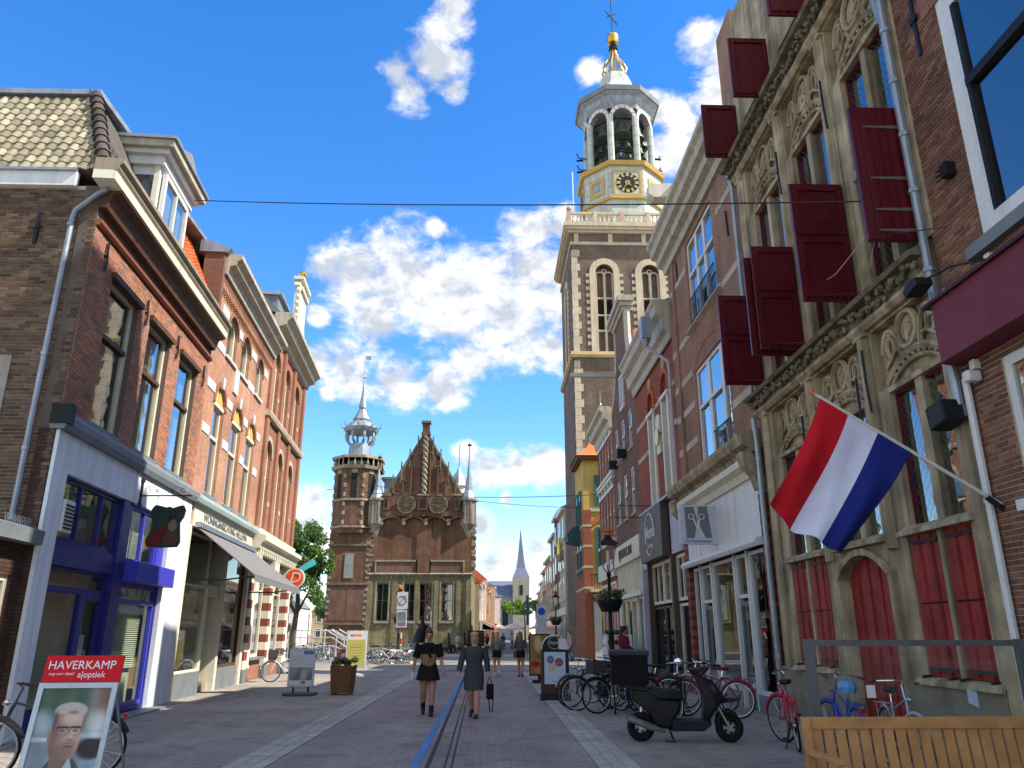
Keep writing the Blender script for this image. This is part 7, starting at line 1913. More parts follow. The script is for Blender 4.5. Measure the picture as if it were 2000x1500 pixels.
# back frame that makes it an A-board
bk = [O + up * 1.05, O + axx * Wd + up * 1.05]
MB().tube([tuple(bk[0]), tuple(O + Vector((0, .75, 0)))], .014, 5).tube([tuple(bk[1]), tuple(O + axx * Wd + Vector((0, .75, 0)))], .014, 5).build('back_legs', ALU, ad)
rn = np.random.RandomState(2); NZ = rn.rand(24, 24)
def nz(u, v, s=10):
    x, y = u * s, v * s; i, j = int(x) % 23, int(y) % 23; fx_, fy_ = x - int(x), y - int(y)
    return (NZ[i, j] * (1 - fx_) + NZ[i + 1, j] * fx_) * (1 - fy_) + (NZ[i, j + 1] * (1 - fx_) + NZ[i + 1, j + 1] * fx_) * fy_
def el(u, v, cu, cv, ru, rv, soft=.08):
    d_ = math.hypot((u - cu) / ru, (v - cv) / rv); return 1 - smooth(d_, 1 - soft, 1 + soft)
def portrait(u, v):
    c = mixc((.50, .53, .52), (.27, .36, .25), smooth(v, .62, .86) * (1 - smooth(u, .6, .85)))
    c = mixc(c, (.50, .38, .31), smooth(v, .6, .75) * smooth(u, .66, .9)); c = mixc(c, (.78, .78, .76), el(u, v, .88, .68, .16, .12, .6) * .8)
    c = mixc(c, (.70, .75, .77), el(u, v, .10, .70, .14, .10, .6) * .8); c = mixc(c, (.56, .62, .66), (1 - smooth(v, .35, .5)) * .8)
    c = mixc(c, (.14, .10, .08), el(u, v, .88, .47, .20, .09, .25)); c = mixc(c, (.80, .82, .82), el(u, v, .08, .55, .25, .02, .5) * .8); c = mixc(c, (.82, .83, .83), el(u, v, .9, .58, .25, .025, .5) * .8)
    k = .82 + .36 * nz(u, v, 9); c = tuple(x * k for x in c)
    sh = .40 - 1.1 * max(0, abs(u - .50) - .12) ** 1.25          # shoulders
    c = mixc(c, (.30, .28, .27), smooth(sh - v, -.012, .012))
    c = mixc(c, (.52, .39, .32), el(u, v, .47, .36, .145, .12, .1) * (1 if v < .44 else 0))
    c = mixc(c, (.70, .75, .76), max(0, smooth(.36 - abs(u - .60) * 1.5 - v + .04, -.01, .01)) * smooth(u, .46, .50) * (1 if v < .42 else 0))
    c = mixc(c, (.62, .47, .40), el(u, v, .255, .575, .035, .05, .25))
    jaw = .215 if v > .55 else .215 * (1 - ((.55 - v) / .22) ** 2.2 * .55)
    fc_ = (1 - smooth(abs(u - .48) / max(jaw, .01), .94, 1.05)) * smooth(v, .375, .395) * (1 - smooth(v, .80, .84))
    sk = mixc((.74, .60, .52), (.52, .38, .32), 1 - smooth(u, .28, .52)); sk = mixc(sk, (.83, .70, .62), el(u, v, .52, .73, .15, .05, .8))
    c = mixc(c, sk, fc_)
    c = mixc(c, (.50, .37, .32), fc_ * el(u, v, .47, .43, .19, .07, .6) * .75)
    c = mixc(c, (.55, .42, .36), el(u, v, .55, .515, .10, .016, .7) * .8); c = mixc(c, (.50, .26, .24), el(u, v, .545, .487, .075, .010, .5)); c = mixc(c, (.86, .73, .65), el(u, v, .555, .575, .025, .04, .8) * .8); c = mixc(c, (.50, .36, .3), el(u, v, .555, .545, .05, .012, .6) * .7)
    hd_ = el(u, v, .48, .80, .235, .075, .12); c = mixc(c, (.74, .68, .63), max(hd_ * smooth(v, .755, .785), 0)); c = mixc(c, (.42, .33, .29), el(u, v, .285, .70, .03, .09, .4)); c = mixc(c, (.48, .36, .30), el(u, v, .695, .70, .02, .06, .4) * .7)
    c = mixc(c, (.50, .36, .30), el(u, v, .52, .785, .07, .014, .6) * .7)
    for cu in (.415, .60):
        g1 = el(u, v, cu, .622, .090, .042, .08) - el(u, v, cu, .619, .084, .037, .08)
        c = mixc(c, (.16, .09, .08), max(0, g1)); c = mixc(c, (.25, .16, .13), el(u, v, cu, .625, .035, .008, .6) * .8); c = mixc(c, (.16, .09, .08), el(u, v, cu, .655, .09, .009, .4))
    return c
poster('portrait_print', ad, lambda u, v: AP(.05 + u * (Wd - .1), .08 + v * 1.03, .004), 110, 150, portrait)

# ---- small poster stand with grey base
pb = thing('poster_stand', 'grey poster stand with blue tab and photo print on a dark foot', 'sign', (-5.2, 23.0, 0))
Tp = lambda u, w, z: (-5.58 + u, 23.0 + .05 * u - w, z)
MB(Tp).box(0, .72, -.03, .03, .22, 1.22).build('stand_frame', mat('lilac_frame', (.48, .50, .55), .45), pb, bevel=.008)
def pr1(u, v):
    c = (.74, .77, .80)
    if v > .88 and u > .55: c = (.36, .42, .62)
    if .55 < v < .85 and (int(v * 40) % 3 == 0) and u < .92: c = mixc(c, (.55, .58, .62), nz(u, v, 20))
    if .14 < v < .52: c = mixc((.62, .60, .58), (.32, .30, .32), nz(u, v, 7)); c = mixc(c, (.72, .70, .66), el(u, v, .6, .3, .15, .2, .4) * .7)
    if v < .12: c = (.80, .80, .80)
    if .03 < v < .12 and .5 < u < .7: c = (.66, .25, .27)
    return c
poster('poster_print', pb, lambda u, v: Tp(.05 + u * .62, .034, .27 + v * .9), 26, 40, pr1)
for u in (.15, .55): MB(Tp).box(u, u + .05, -.02, .02, .08, .22).build('leg', IRON, pb)
MB(Tp).prism([(-.06, -.3), (.78, -.3), (.78, .3), (-.06, .3)], 0, .08, 'uw').build('foot', mat('navy_foot', (.07, .085, .12), .6), pb, bevel=.03)
# ---- flower box
fb = thing('planter_box', 'tall slatted brown wooden flower box with pink flowers', 'planter', (-4.1, 23.3, 0))
for i in range(7):
    for (sx, sy, rot) in ((0, -1, 0), (1, 0, 1), (-1, 0, 1)):
        o_ = (i - 3) * .083
        b0_, t0_ = .26, .31
        if not rot: V = [(-4.1 + o_ * .85 - .034, 23.3 - b0_, .06), (-4.1 + o_ * .85 + .034, 23.3 - b0_, .06), (-4.1 + o_ + .038, 23.3 - t0_, .78), (-4.1 + o_ - .038, 23.3 - t0_, .78)]
        else: V = [(-4.1 + sx * b0_, 23.3 + o_ * .85 - .034, .06), (-4.1 + sx * b0_, 23.3 + o_ * .85 + .034, .06), (-4.1 + sx * t0_, 23.3 + o_ + .038, .78), (-4.1 + sx * t0_, 23.3 + o_ - .038, .78)]
        nv_ = Vector((sx, sy, 0)) * .02
        MB().add(V + [tuple(Vector(p) + nv_) for p in V], [(0, 1, 2, 3), (4, 7, 6, 5), (0, 4, 5, 1), (1, 5, 6, 2), (2, 6, 7, 3), (3, 7, 4, 0)]).build('slat', mat('planter_wood', (.16, .075, .035), .6, var=.3, vs=9), fb)
MB().add([(-4.35, 23.05, .06), (-3.85, 23.05, .06), (-3.85, 23.55, .06), (-4.35, 23.55, .06), (-4.4, 23.0, .74), (-3.8, 23.0, .74), (-3.8, 23.6, .74), (-4.4, 23.6, .74)], [(3, 2, 1, 0), (4, 5, 6, 7), (0, 1, 5, 4), (1, 2, 6, 5), (2, 3, 7, 6), (3, 0, 4, 7)]).build('box_core', WOODD, fb)
for x in (-4.36, -3.9):
    for y in (23.04, 23.5): MB().box(x, x + .06, y, y + .06, 0, .1).build('foot', WOODD, fb)
cl = [(-4.1 + random.uniform(-.26, .26), 23.3 + random.uniform(-.22, .22), .86 + random.uniform(-.05, .06), .12, .12, .08) for _ in range(14)]
leaves('foliage', fb, cl, 1500, .03, leafmat('planter_leaf', (.06, .11, .025)), 9)
leaves('flowers', fb, [(x, y, z + .07, .12, .12, .05) for x, y, z, *_ in cl], 500, .018, leafmat('pink_petal', (.42, .14, .18)), 10)
# ---- yellow poster stand
yp = thing('poster_stand', 'white framed stand with yellow poster on a round grey foot', 'sign', (-5.4, 33.2, 0))
Ty = lambda u, w, z: (-5.80 + u, 33.2 + .1 * u - w, z)
MB(Ty).box(0, .82, -.03, .03, .28, 1.74).build('stand_frame', mat('pale_frame', (.60, .62, .62), .4), yp, bevel=.01)
def pr2(u, v):
    c = (.74, .71, .38) if v < .80 else (.86, .87, .86)
    if .86 < v < .95 and .12 < u < .8: c = (.92, .55, .30) if u > .28 else (.45, .5, .75)
    if .1 < v < .72 and int(v * 50) % 4 == 0 and .12 < u < .85: c = (.60, .57, .30)
    return c
poster('poster_print', yp, lambda u, v: Ty(.06 + u * .70, .034, .34 + v * 1.34), 20, 50, pr2)
MB(Ty).lathe([(.42, 0), (.42, .05), (.2, .1), (.05, .12), (.05, .3)], (.41, 0), 16).build('foot', mat('blue_grey_foot', (.25, .30, .36), .6), yp, smooth=True)
# ---- round topped board
nb = thing('pavement_board', 'round topped dark pavement board with three coloured circles on its poster', 'sign', (1.7, 21.1, 0))
Tb = lambda u, w, z: (1.35 + u, 21.1 + .12 * z / 1.6 - w, z)
DKB = mat('board_black', (.02, .018, .02), .45); BRB = mat('board_brown', (.10, .035, .022), .5)
MB(Tb).box(0, .07, -.06, .05, .16, 1.2).build('board_post', BRB, nb); MB(Tb).box(.66, .73, -.06, .05, .16, 1.2).build('board_post', DKB, nb)
MB(Tb).box(.07, .66, -.03, .03, .16, .36).build('kick_board', BRB, nb); MB(Tb).box(-.02, .75, -.3, .12, 0, .16).build('base', DKB, nb)
MB(Tb).box(.05, .68, -.03, .02, .36, 1.2).build('board_panel', DKB, nb)
MB(Tb).prism([(.0, 1.2), (.73, 1.2)] + [(.365 + .365 * math.cos(q), 1.22 + .38 * math.sin(q)) for q in [i * math.pi / 14 for i in range(15)]], -.03, .03).build('round_top', DKB, nb)
MB(Tb).tube([(.365 + .345 * math.cos(q), .035, 1.23 + .36 * math.sin(q)) for q in [i * math.pi / 14 for i in range(15)]], .014, 5).build('round_rim', ALU, nb)
MB(Tb).tube([(.36 + .155 * math.cos(q), .034, 1.40 + .155 * math.sin(q)) for q in [i * math.pi / 12 for i in range(24)]], .006, 4, closed=True).build('logo_ring', WHITE, nb)
text('Noma', WHITE, nb, Tb(.35, .036, 1.40), (1, 0, 0), (0, 0, 1), .13, .002, shear=.2)
MB(Tb).add([(.47, .04, 1.24), (.69, .045, 1.23), (.68, .05, 1.50), (.46, .045, 1.51)], [(0, 1, 2, 3)]).build('paper_notice', WHITE, nb, recalc=False)
def pr3(u, v):
    c = (.74, .80, .85)
    for cu, cv, r, col in ((.30, .76, .17, (.36, .33, .47)), (.70, .68, .19, (.50, .20, .29)), (.38, .52, .19, (.82, .67, .54))):
        f_ = el(u, v * 1.45, cu, cv * 1.45, r, r, .05); c = mixc(c, col, f_)
        if f_ > .9 and abs((v - cv) * 30 % 2 - 1) < .35 and abs(u - cu) < r * .6 and abs(v - cv) < .08: c = mixc(c, (.9, .88, .86), .5)
    if (.21 < v < .235 and (.15 < u < .35 or .5 < u < .9)) or (.08 < v < .1 and .35 < u < .9) or (.13 < v < .14 and .4 < u < .9): c = (.50, .55, .66)
    return c
poster('poster_print', nb, lambda u, v: Tb(.09 + u * .55, .026, .39 + v * .78), 44, 62, pr3)
n2 = thing('pavement_board', 'narrow dark framed board with orange food picture behind the round topped board', 'sign', (1.7, 28.2, 0))
Tq = lambda u, w, z: (1.40 + u, 28.2 + .2 * u - w, z)
MB(Tq).box(0, .75, -.04, .03, .25, 1.62).build('board_panel', DKB, n2)
def pr4(u, v):
    c = mixc((.62, .38, .16), (.78, .68, .48), nz(u, v, 5)); c = mixc(c, (.72, .12, .08), el(u, v, .3, .25, .25, .08, .3)); c = mixc(c, (.35, .45, .15), el(u, v, .6, .45, .3, .08, .5)); return mixc(c, (.85, .75, .6), el(u, v, .4, .78, .2, .2, .4))
poster('poster_print', n2, lambda u, v: Tq(.04 + u * .67, .034, .3 + v * 1.27), 20, 36, pr4)
MB(Tq).box(.1, .65, -.25, .2, 0, .12).box(.3, .45, -.03, .03, .12, .25).build('foot', DKB, n2)
# ---- lantern post with hanging basket
def lantern(label, x, y, h, basket, arm=0, group='street lanterns'):
    t = thing('street_lantern', label, 'street lamp', (x, y, 0), group=group); c = (x, y)
    MB().lathe([(.2, 0), (.2, .15), (.14, .2), (.13, .75), (.15, .8), (.085, .9), (.075, 1.6), (.1, 1.65), (.06, 1.72), (.05, h - 1.35), (.08, h - 1.3), (.05, h - 1.2)], c, 10).build('pole', BLACKM, t, smooth=True)
    hdm = MB()
    for s_ in (-1, 1): hdm.tube([(x, y, h - 1.25), (x + s_ * .16, y, h - 1.1), (x + s_ * .17, y, h - .95)], .018, 5).tube([(x, y, h - 1.25), (x, y + s_ * .16, h - 1.1), (x, y + s_ * .17, h - .95)], .018, 5)
    hdm.build('cradle', BLACKM, t)
    ls = MB()
    for sx, sy in ((-1, -1), (1, -1), (1, 1), (-1, 1)): ls.tube([(x + sx * .13, y + sy * .13, h - .97), (x + sx * .23, y + sy * .23, h - .36)], .014, 4)
    lf = ls.build('lantern_frame', BLACKM, t)
    for k in range(4):
        a = k * math.pi / 2; q = [(-.13, -.13, h - .95), (.13, -.13, h - .95), (.225, -.225, h - .38), (-.225, -.225, h - .38)]
        R_ = Matrix.Rotation(a, 3, 'Z'); MB().add([tuple(R_ @ Vector(p_) * 1 + Vector((x, y, 0))) for p_ in q], [(0, 1, 2, 3)]).build('lantern_pane', GLASSC, lf, recalc=False)
    MB().lathe([(.05, h - .93), (.05, h - .6), (.03, h - .55)], c, 8).build('lamp_bulb', mat('frosted_bulb', (.7, .7, .66), .4), lf)
    MB().lathe([(.40, h - .38), (.36, h - .33), (.2, h - .22), (.1, h - .16), (.1, h - .12)], c, 4, math.pi / 4).build('lantern_roof', BLACKM, t)
    MB().lathe([(.1, h - .13), (.15, h - .1), (.13, h - .03), (.17, h + .03), (.1, h + .08), (.04, h + .12)], c, 8).build('lantern_crown', mat('orange_crown', (.45, .16, .04), .5), t, smooth=True)
    if basket:
        bz = 2.45 if h > 4.4 else h - 2.2
        MB().lathe([(.26, bz - .2), (.36, bz), (.38, bz + .14), (.3, bz + .14)], c, 12).build('flower_bowl', BLACKM, t, smooth=True)
        cl = [(x + .42 * math.cos(q) * random.uniform(.4, 1.15), y + .42 * math.sin(q) * random.uniform(.4, 1.15), bz + .22 + random.uniform(-.12, .14), .15, .15, .12) for q in [i * .4 for i in range(18)]]
        leaves('foliage', t, cl, 1600, .035, leafmat('basket_leaf', (.05, .11, .03)), 21); leaves('flowers', t, [(a, b, c_ + .03, .14, .14, .1) for a, b, c_, *_ in cl], 420, .024, leafmat('basket_petal', (.42, .09, .13)), 22)
    return t
lantern('black street lantern with orange crown and hanging flower basket by the bicycles', 3.64, 24, 4.62, True)
lantern('far black lantern with flower bowl before the town hall', -5.75, 51.5, 4.5, True)
lantern('small far lantern with flowers beyond the striped pier house', -10.6, 41.5, 3.9, True)
lantern('tiny far lantern beside the statue house', 5.0, 60, 4.6, True)
sg = thing('road_sign', 'no parking zone sign with two grey plates on a red and white post', 'sign', (-5.35, 50.8, 0))
Tg = lambda u, w, z: (-5.5 + u, 50.8 - w, z)
po = MB(Tg).tube([(.0, 0, 0), (0, 0, 4.2)], .045, 7).build('post', WHITE, sg)
for k in range(3): MB(Tg).tube([(0, 0, .3 + k * .7), (0, 0, .65 + k * .7)], .05, 7).build('post_band', mat('sign_red_gloss', (.62, .008, .012), .4, var=.03), po)
MB(Tg).box(-.34, .34, .05, .08, 3.1, 4.15).build('zone_plate', mat('plate_grey', (.60, .61, .63), .5), sg)
q_ = MB(Tg).tube([(.26 * math.cos(a), .085, 3.65 + .26 * math.sin(a)) for a in [i * math.pi / 12 for i in range(24)]], .03, 4, closed=True).tube([(-.22, .085, 3.4), (.24, .085, 3.95)], .03, 4)
q_.build('no_parking_mark', mat('mark_grey', (.2, .2, .22), .6), sg)
MB(Tg).box(-.32, .32, .05, .08, 2.0, 3.05).build('text_plate', mat('plate_grey', (.60, .61, .63), .5), sg)
for z in (2.42, 2.1): MB(Tg).box(-.26, .26, .08, .09, z, z + (.5 if z > 2.3 else .26)).build('text_field', mat('mark_grey', (.2, .2, .22), .6), sg)
# ---- statue and plinth before the town hall
sm = thing('bronze_sculpture', 'dark draped bronze sculpture on a grey plinth before the town hall', 'statue', (-4.9, 66, 0))
MB().box(-6.3, -5.0, 65.4, 66.8, 0, .95).build('plinth', SLATE, sm)
MB().loft([(-5.7, 66, .95, .5, .42), (-5.66, 66, 1.4, .5, .42), (-5.5, 66, 1.9, .42, .36), (-5.4, 66, 2.3, .28, .24), (-5.45, 66, 2.55, .14, .14), (-5.48, 66, 2.8, .18, .16), (-5.52, 66, 3.02, .06, .06)], 10).tube([(-5.45, 66, 2.1), (-5.05, 66, 2.2), (-4.85, 66, 1.9)], [.15, .11, .06], 6).build('figure', BLACKM, sm, smooth=True)
pp_ = MB().tube([(-4.2, 58.5, 0), (-4.2, 58.5, 3.2)], .06, 8).build('white_post', WHITE); tag(pp_, 'plain white post standing before the dark sculpture', 'post')
# far scooters, kiosk and A-frame in front of the town hall
for i, (x, lb_) in enumerate(((-2.6, 'dark parked scooter with wind shield by the town hall wall'), (-4.0, 'dark parked scooter beside the bronze sculpture'))):
    t = thing('parked_scooter', lb_, 'scooter', (x, 71, 0), group='scooters by the town hall')
    for cx in (-.55, .55): MB().tube([(x + cx + .22 * math.cos(q), 71, .27 + .22 * math.sin(q)) for q in [k * math.pi / 8 for k in range(16)]], .06, 6, closed=True).build('wheel', RUBBER, t)
    MB().prism([(x - .75, .7), (x - .2, .75), (x + .0, .5), (x + .35, .45), (x + .45, 1.1), (x + .6, 1.1), (x + .75, .5), (x + .4, .25), (x - .3, .25)], 70.85, 71.15).build('body', SBK, t, bevel=.03)
    MB().prism([(x + .45, 1.1), (x + .62, 1.1), (x + .5, 1.75), (x + .35, 1.7)], 70.8, 71.2).build('wind_shield', BLACKM, t)
kb = thing('dark_kiosk', 'dark slatted bin enclosure at the town hall corner', 'enclosure', (-1.2, 72, 0))
MB().box(-1.9, -.4, 71.5, 73, 0, 1.9).build('case', BLACKM, kb)
for k in range(6): MB().box(-1.9, -.4, 71.46, 71.5, .2 + k * .28, .38 + k * .28).build('slat', WOODD, kb)
# blue parking sign in the far street, awning umbrella
ps = thing('parking_sign', 'blue round sign on a grey board in the far street', 'sign', (5.0, 78, 0))
MB().box(4.6, 5.6, 78, 78.1, 1.0, 4.4).build('board', mat('plate_grey', (.60, .61, .63), .5), ps)
Tz = lambda u, w, z: (u, 78 - w, z)
z_ = MB(Tz); disc(z_, (5.1, 3.7), .36, 0, .03, 18); z_.build('blue_disc', mat('sign_blue', (.02, .10, .5), .4), ps)
bb_ = MB().box(4.4, 4.7, 95, 95.1, 2.6, 6.0).build('blue_banner', mat('banner_blue', (.04, .2, .4), .6)); tag(bb_, 'tall blue shop banner projecting in the far street', 'banner')
for i, (x, y, m_, lb_) in enumerate(((3.3, 110, mat('umbrella_white', (.6, .58, .52), .8), 'pale parasol on the far street terrace'), (-.4, 112, AWR, 'red parasol near the white far house'), (1.6, 128, AWW, 'small cream parasol before the church'))):
    t = thing('parasol', lb_, 'parasol', (x, y, 0), group='terrace parasols')
    MB().tube([(x, y, 0), (x, y, 2.9)], .04, 6).build('pole', WHITE, t)
    MB().lathe([(1.6, 2.2), (1.5, 2.4), (.8, 2.75), (.05, 3.0)], (x, y), 8).build('canopy', m_, t)
# ---- overhead cables
def cable(a, b, sag, label, r=.012):
    a, b = Vector(a), Vector(b); n = 18
    pts = [a.lerp(b, i / n) - Vector((0, 0, sag * 4 * (i / n) * (1 - i / n))) for i in range(n + 1)]
    o = MB().tube([tuple(p) for p in pts], r, 4).build('overhead_cable', mat('cable', (.03, .03, .035), .6))
    tag(o, label, 'cable'); return pts
pts = cable(TL(4.0, .3, 11.9), TR(9.25, .05, 7.38), .1, 'thin dark cable spanning the street from dormer to gothic house')
cable((-9.4, 44, 9.5), (6.0, 40, 8.6), .3, 'lower far cable across the sky before the town hall', .02)
cable((-9.4, 46, 10.6), (6.1, 51, 9.6), .4, 'upper far cable across the sky before the bell tower', .02)
rp_ = MB().tube([TR(9.3, .3, 7.35), TR(10.0, .9, 6.6), TR(10.5, .8, 6.75)], .006, 4).tube([TR(9.25, .15, 7.4), TR(9.35, .45, 7.38), TR(9.6, .6, 6.5)], .006, 4).tube([TR(9.4, .5, 7.36), TR(9.45, .5, 6.75)], .006, 4).build('loose_rope', mat('rope', (.4, .36, .3), .8))
tag(rp_, 'loose pale rope ends hanging before the planked shutter', 'rope')
# display rack outside the cream shopfront
dr = thing('display_rack', 'white tiered rack of small pots outside the cream shopfront', 'rack', (5.2, 32, 0))
for k in range(4):
    MB().box(4.6 - k * .0, 5.6, 31.4 + k * .25, 32.6, .4 + k * .38, .44 + k * .38).build('shelf', WHITE, dr)
    for j in range(8): MB().lathe([(.05, .44 + k * .38), (.075, .58 + k * .38), (.03, .64 + k * .38)], (4.7 + j * .115, 31.46 + k * .25), 6).build('pot', [mat('pot_green', (.08, .16, .05), .7), mat('pot_dark', (.08, .05, .06), .7)][(k + j) % 2], dr)
for x in (4.62, 5.58): MB().box(x - .02, x + .02, 31.5, 32.6, 0, 1.6).build('leg', WHITE, dr)
# ================================================================== people
SKIN = mat('skin', (.56, .31, .205), .55, var=.06); SKIN2 = mat('tanned_skin', (.48, .245, .15), .55, var=.06)
def person(label, loc, rz, h=1.7, stride=.2, skin=SKIN, arms=((.0, .02), (.0, .02)), elbow=0., hair=None, hairm=None, clothes=(), shoes=None, boots=0, build_=1.0, group=None, detail=True):
    """local frame: x to the person's left when facing -y; faces -y; z up; unit height 1.7"""
    t = thing('person', label, 'person', (0, 0, 0), 0, group)
    b = build_
    m = MB()
    def limb(pts, rs, n=9):
        P_ = [Vector(p) for p in pts]
        d0, d1 = (P_[0] - P_[1]).normalized() * rs[0] * .8, (P_[-1] - P_[-2]).normalized() * rs[-1] * .8
        m.tube([tuple(P_[0] + d0)] + [tuple(p) for p in P_] + [tuple(P_[-1] + d1)], [rs[0] * .35] + list(rs) + [rs[-1] * .35], n)
    m.loft([(0, .0, .80, .08, .07), (0, .0, .86, .155 * b, .105 * b), (0, .0, .95, .165 * b, .115 * b), (0, 0, 1.06, .13 * b, .095 * b), (0, -.01, 1.2, .15 * b, .105 * b), (0, 0, 1.33, .165 * b, .105 * b), (0, .01, 1.40, .12 * b, .08 * b), (0, .01, 1.44, .06, .055)], 16)
    limb([(0, .012, 1.38), (0, .0, 1.50)], [.058, .05])
    m.ell((0, -.01, 1.60), (.073, .092, .108), 14, 10); m.ell((0, -.03, 1.545), (.055, .065, .055), 10, 7)
    m.ell((0, -.105, 1.585), (.014, .02, .022), 7, 5)
    for s in (-1, 1): m.ell((.074 * s, 0, 1.59), (.012, .022, .032), 7, 5)
    legs = []
    for s, f in ((1, 1), (-1, -1)):
        st = stride * f
        kz = .49 if f > 0 else .485
        hip, kn = Vector((.085 * s, 0, .88)), Vector((.085 * s, -.06 - st * .45, kz))
        an = Vector((.075 * s, -st * .95 + (.02 if f > 0 else .08), .10 + (.0 if f > 0 else .07)))
        limb([hip, hip.lerp(kn, .5) + Vector((0, -.01, 0)), kn, kn.lerp(an, .35) + Vector((0, .018, 0)), an], [.1 * b, .086 * b, .06 * b, .063 * b, .042], 10)
        toe = an + Vector((0, -.16, -.065 if f > 0 else -.135)); limb([an + Vector((0, .035, -.05)), an + Vector((0, -.04, -.045)), toe], [.036, .04, .026], 8)
        legs.append((hip, kn, an, toe))
    hands = []
    for s, (sw, out) in zip((1, -1), arms):
        sh, el_ = Vector((.175 * s * b, .01, 1.385)), Vector(((.215 + out) * s * b, .03 - sw * .3, 1.12))
        wr = Vector(((.225 + out * 1.6) * s * b, -.03 - sw - elbow * .1, .875 + elbow * .05))
        limb([sh, sh.lerp(el_, .5), el_, el_.lerp(wr, .4), wr], [.06 * b, .05 * b, .043, .041, .028], 9)
        dr_ = (wr - el_).normalized(); pa = wr + dr_ * .055
        limb([wr, pa], [.026, .034], 8)
        for k in range(4):
            o_ = Vector((0, -.03 + k * .02, 0)); L = (.062, .072, .068, .052)[k]
            limb([pa + o_, pa + o_ + dr_ * L * .55 , pa + o_ + dr_ * L + Vector((-.018 * s, 0, 0))], [.0105, .0095, .0085], 6)
        limb([wr + dr_ * .02 + Vector((0, -.02, 0)), wr + dr_ * .05 + Vector((-.012 * s, -.048, 0)), wr + dr_ * .085 + Vector((-.016 * s, -.05, 0))], [.013, .011, .009], 6)
        hands.append((sh, el_, wr, pa))
    bo = m.build('body', skin, t, local=True)
    rm = bo.modifiers.new('remesh', 'REMESH'); rm.mode = 'VOXEL'; rm.voxel_size = .0105 if detail else .02; rm.use_smooth_shade = True
    sm_ = bo.modifiers.new('smooth', 'SMOOTH'); sm_.factor = .5; sm_.iterations = 2
    def part(mm, name, ma, **k): return mm.build(name, ma, t, local=True, smooth=True, **k)
    hm = hairm or mat('brown_hair', (.10, .055, .03), .5, var=.3, vs=30)
    if hair:
        g = MB(); g.ell((0, .005, 1.668), (.083, .103, .066), 14, 9); g.ell((0, .045, 1.60), (.084, .068, .10), 12, 8)
        for s in (-1, 1): g.ell((.068 * s, .0, 1.625), (.018, .05, .06), 8, 6)
        if hair == 'long': g.loft([(0, .07, 1.28, .09, .035), (0, .075, 1.40, .105, .05), (0, .06, 1.52, .1, .06), (0, .04, 1.62, .088, .075)], 12)
        if hair == 'bun': g.ell((0, .03, 1.73), (.05, .05, .04), 9, 6)
        if hair == 'scarf': g.ell((0, .0, 1.672), (.096, .112, .068), 14, 9); g.loft([(0, .05, 1.44, .06, .05), (0, .04, 1.52, .09, .07), (0, .02, 1.6, .094, .09)], 12)
        part(g, 'hair' if hair != 'scarf' else 'head_scarf', hm)
    if detail:
        e_ = MB()
        for s in (-1, 1): e_.ell((.031 * s, -.086, 1.610), (.018, .012, .009), 7, 5)
        part(e_, 'eyes', mat('eye_dark', (.03, .02, .02), .4)); part(MB().ell((0, -.096, 1.545), (.024, .008, .006), 7, 5), 'mouth', mat('lips', (.35, .10, .08), .5))
    for c in clothes:
        k = c[0]; ma = c[1]
        if k == 'top':      # torso shell with sleeves; c[2] sleeve length 0..2, c[3] hem
            g = MB(); hem = c[3]
            rings = [(0, 0, hem, .155 * b, .125 * b), (0, 0, 1.06, .148 * b, .118 * b), (0, -.01, 1.2, .165 * b, .125 * b), (0, 0, 1.33, .182 * b, .122 * b), (0, .01, 1.40, .14 * b, .098 * b), (0, .01, 1.435, .075, .07)]
            g.loft([r for r in rings if r[2] >= hem], 16, cap=False)
            for sh, el_, wr, pa in hands:
                L = c[2]
                if L > 0:
                    pts = [sh + Vector((0, 0, .03)), sh.lerp(el_, min(1, L) * .5), sh.lerp(el_, min(1, L))]; rs = [.07 * b, .062 * b, .058 * b]
                    if L > 1: pts += [el_.lerp(wr, (L - 1) * .5), el_.lerp(wr, L - 1)]; rs += [.054 * b, .046 * b]
                    g.tube([tuple(p) for p in pts], rs, 10, cap=False)
            part(g, 'top', ma)
        if k == 'skirt':    # c[2] hem z, c[3] flare
            g = MB(); z1 = c[2]; yy = -stride * .12
            g.loft([(0, yy, z1, .17 * b + c[3], .135 * b + c[3] + stride * .25), (0, yy * .5, (z1 + .95) / 2, .185 * b + c[3] * .4, .14 * b + c[3] * .4 + stride * .1), (0, 0, .95, .178 * b, .128 * b), (0, 0, 1.07, .14 * b, .11 * b)], 18, cap=False); part(g, 'skirt', ma)
        if k == 'trousers':
            g = MB().loft([(0, 0, .80, .14 * b, .11), (0, 0, .88, .172 * b, .125 * b), (0, 0, 1.02, .15 * b, .115 * b)], 14)
            for hip, kn, an, toe in legs: g.tube([tuple(hip), tuple(hip.lerp(kn, .5)), tuple(kn), tuple(an)], [.102 * b, .088 * b, .068, .058], 10)
            part(g, 'trousers', ma)
        if k == 'shawl':
            g = MB().loft([(0, .0, 1.22, .20, .145), (0, 0, 1.32, .215, .14), (0, .01, 1.40, .17, .115), (0, .01, 1.45, .085, .08)], 16, cap=False)
            for sh, el_, wr, pa in hands: g.tube([tuple(sh + Vector((0, 0, .04))), tuple(sh.lerp(el_, .4)), tuple(sh.lerp(el_, .85))], [.085, .082, .078], 10, cap=False)
            g.tube([(.05, -.11, 1.36), (.02, -.14, 1.28), (.0, -.145, 1.2)], .03, 6).tube([(-.05, -.11, 1.36), (-.02, -.14, 1.28), (.04, -.14, 1.15)], .03, 6); part(g, 'shawl', ma)
        if k == 'hood': part(MB().loft([(0, .07, 1.38, .12, .06), (0, .08, 1.44, .1, .06), (0, .08, 1.49, .06, .04)], 10), 'hood', ma)
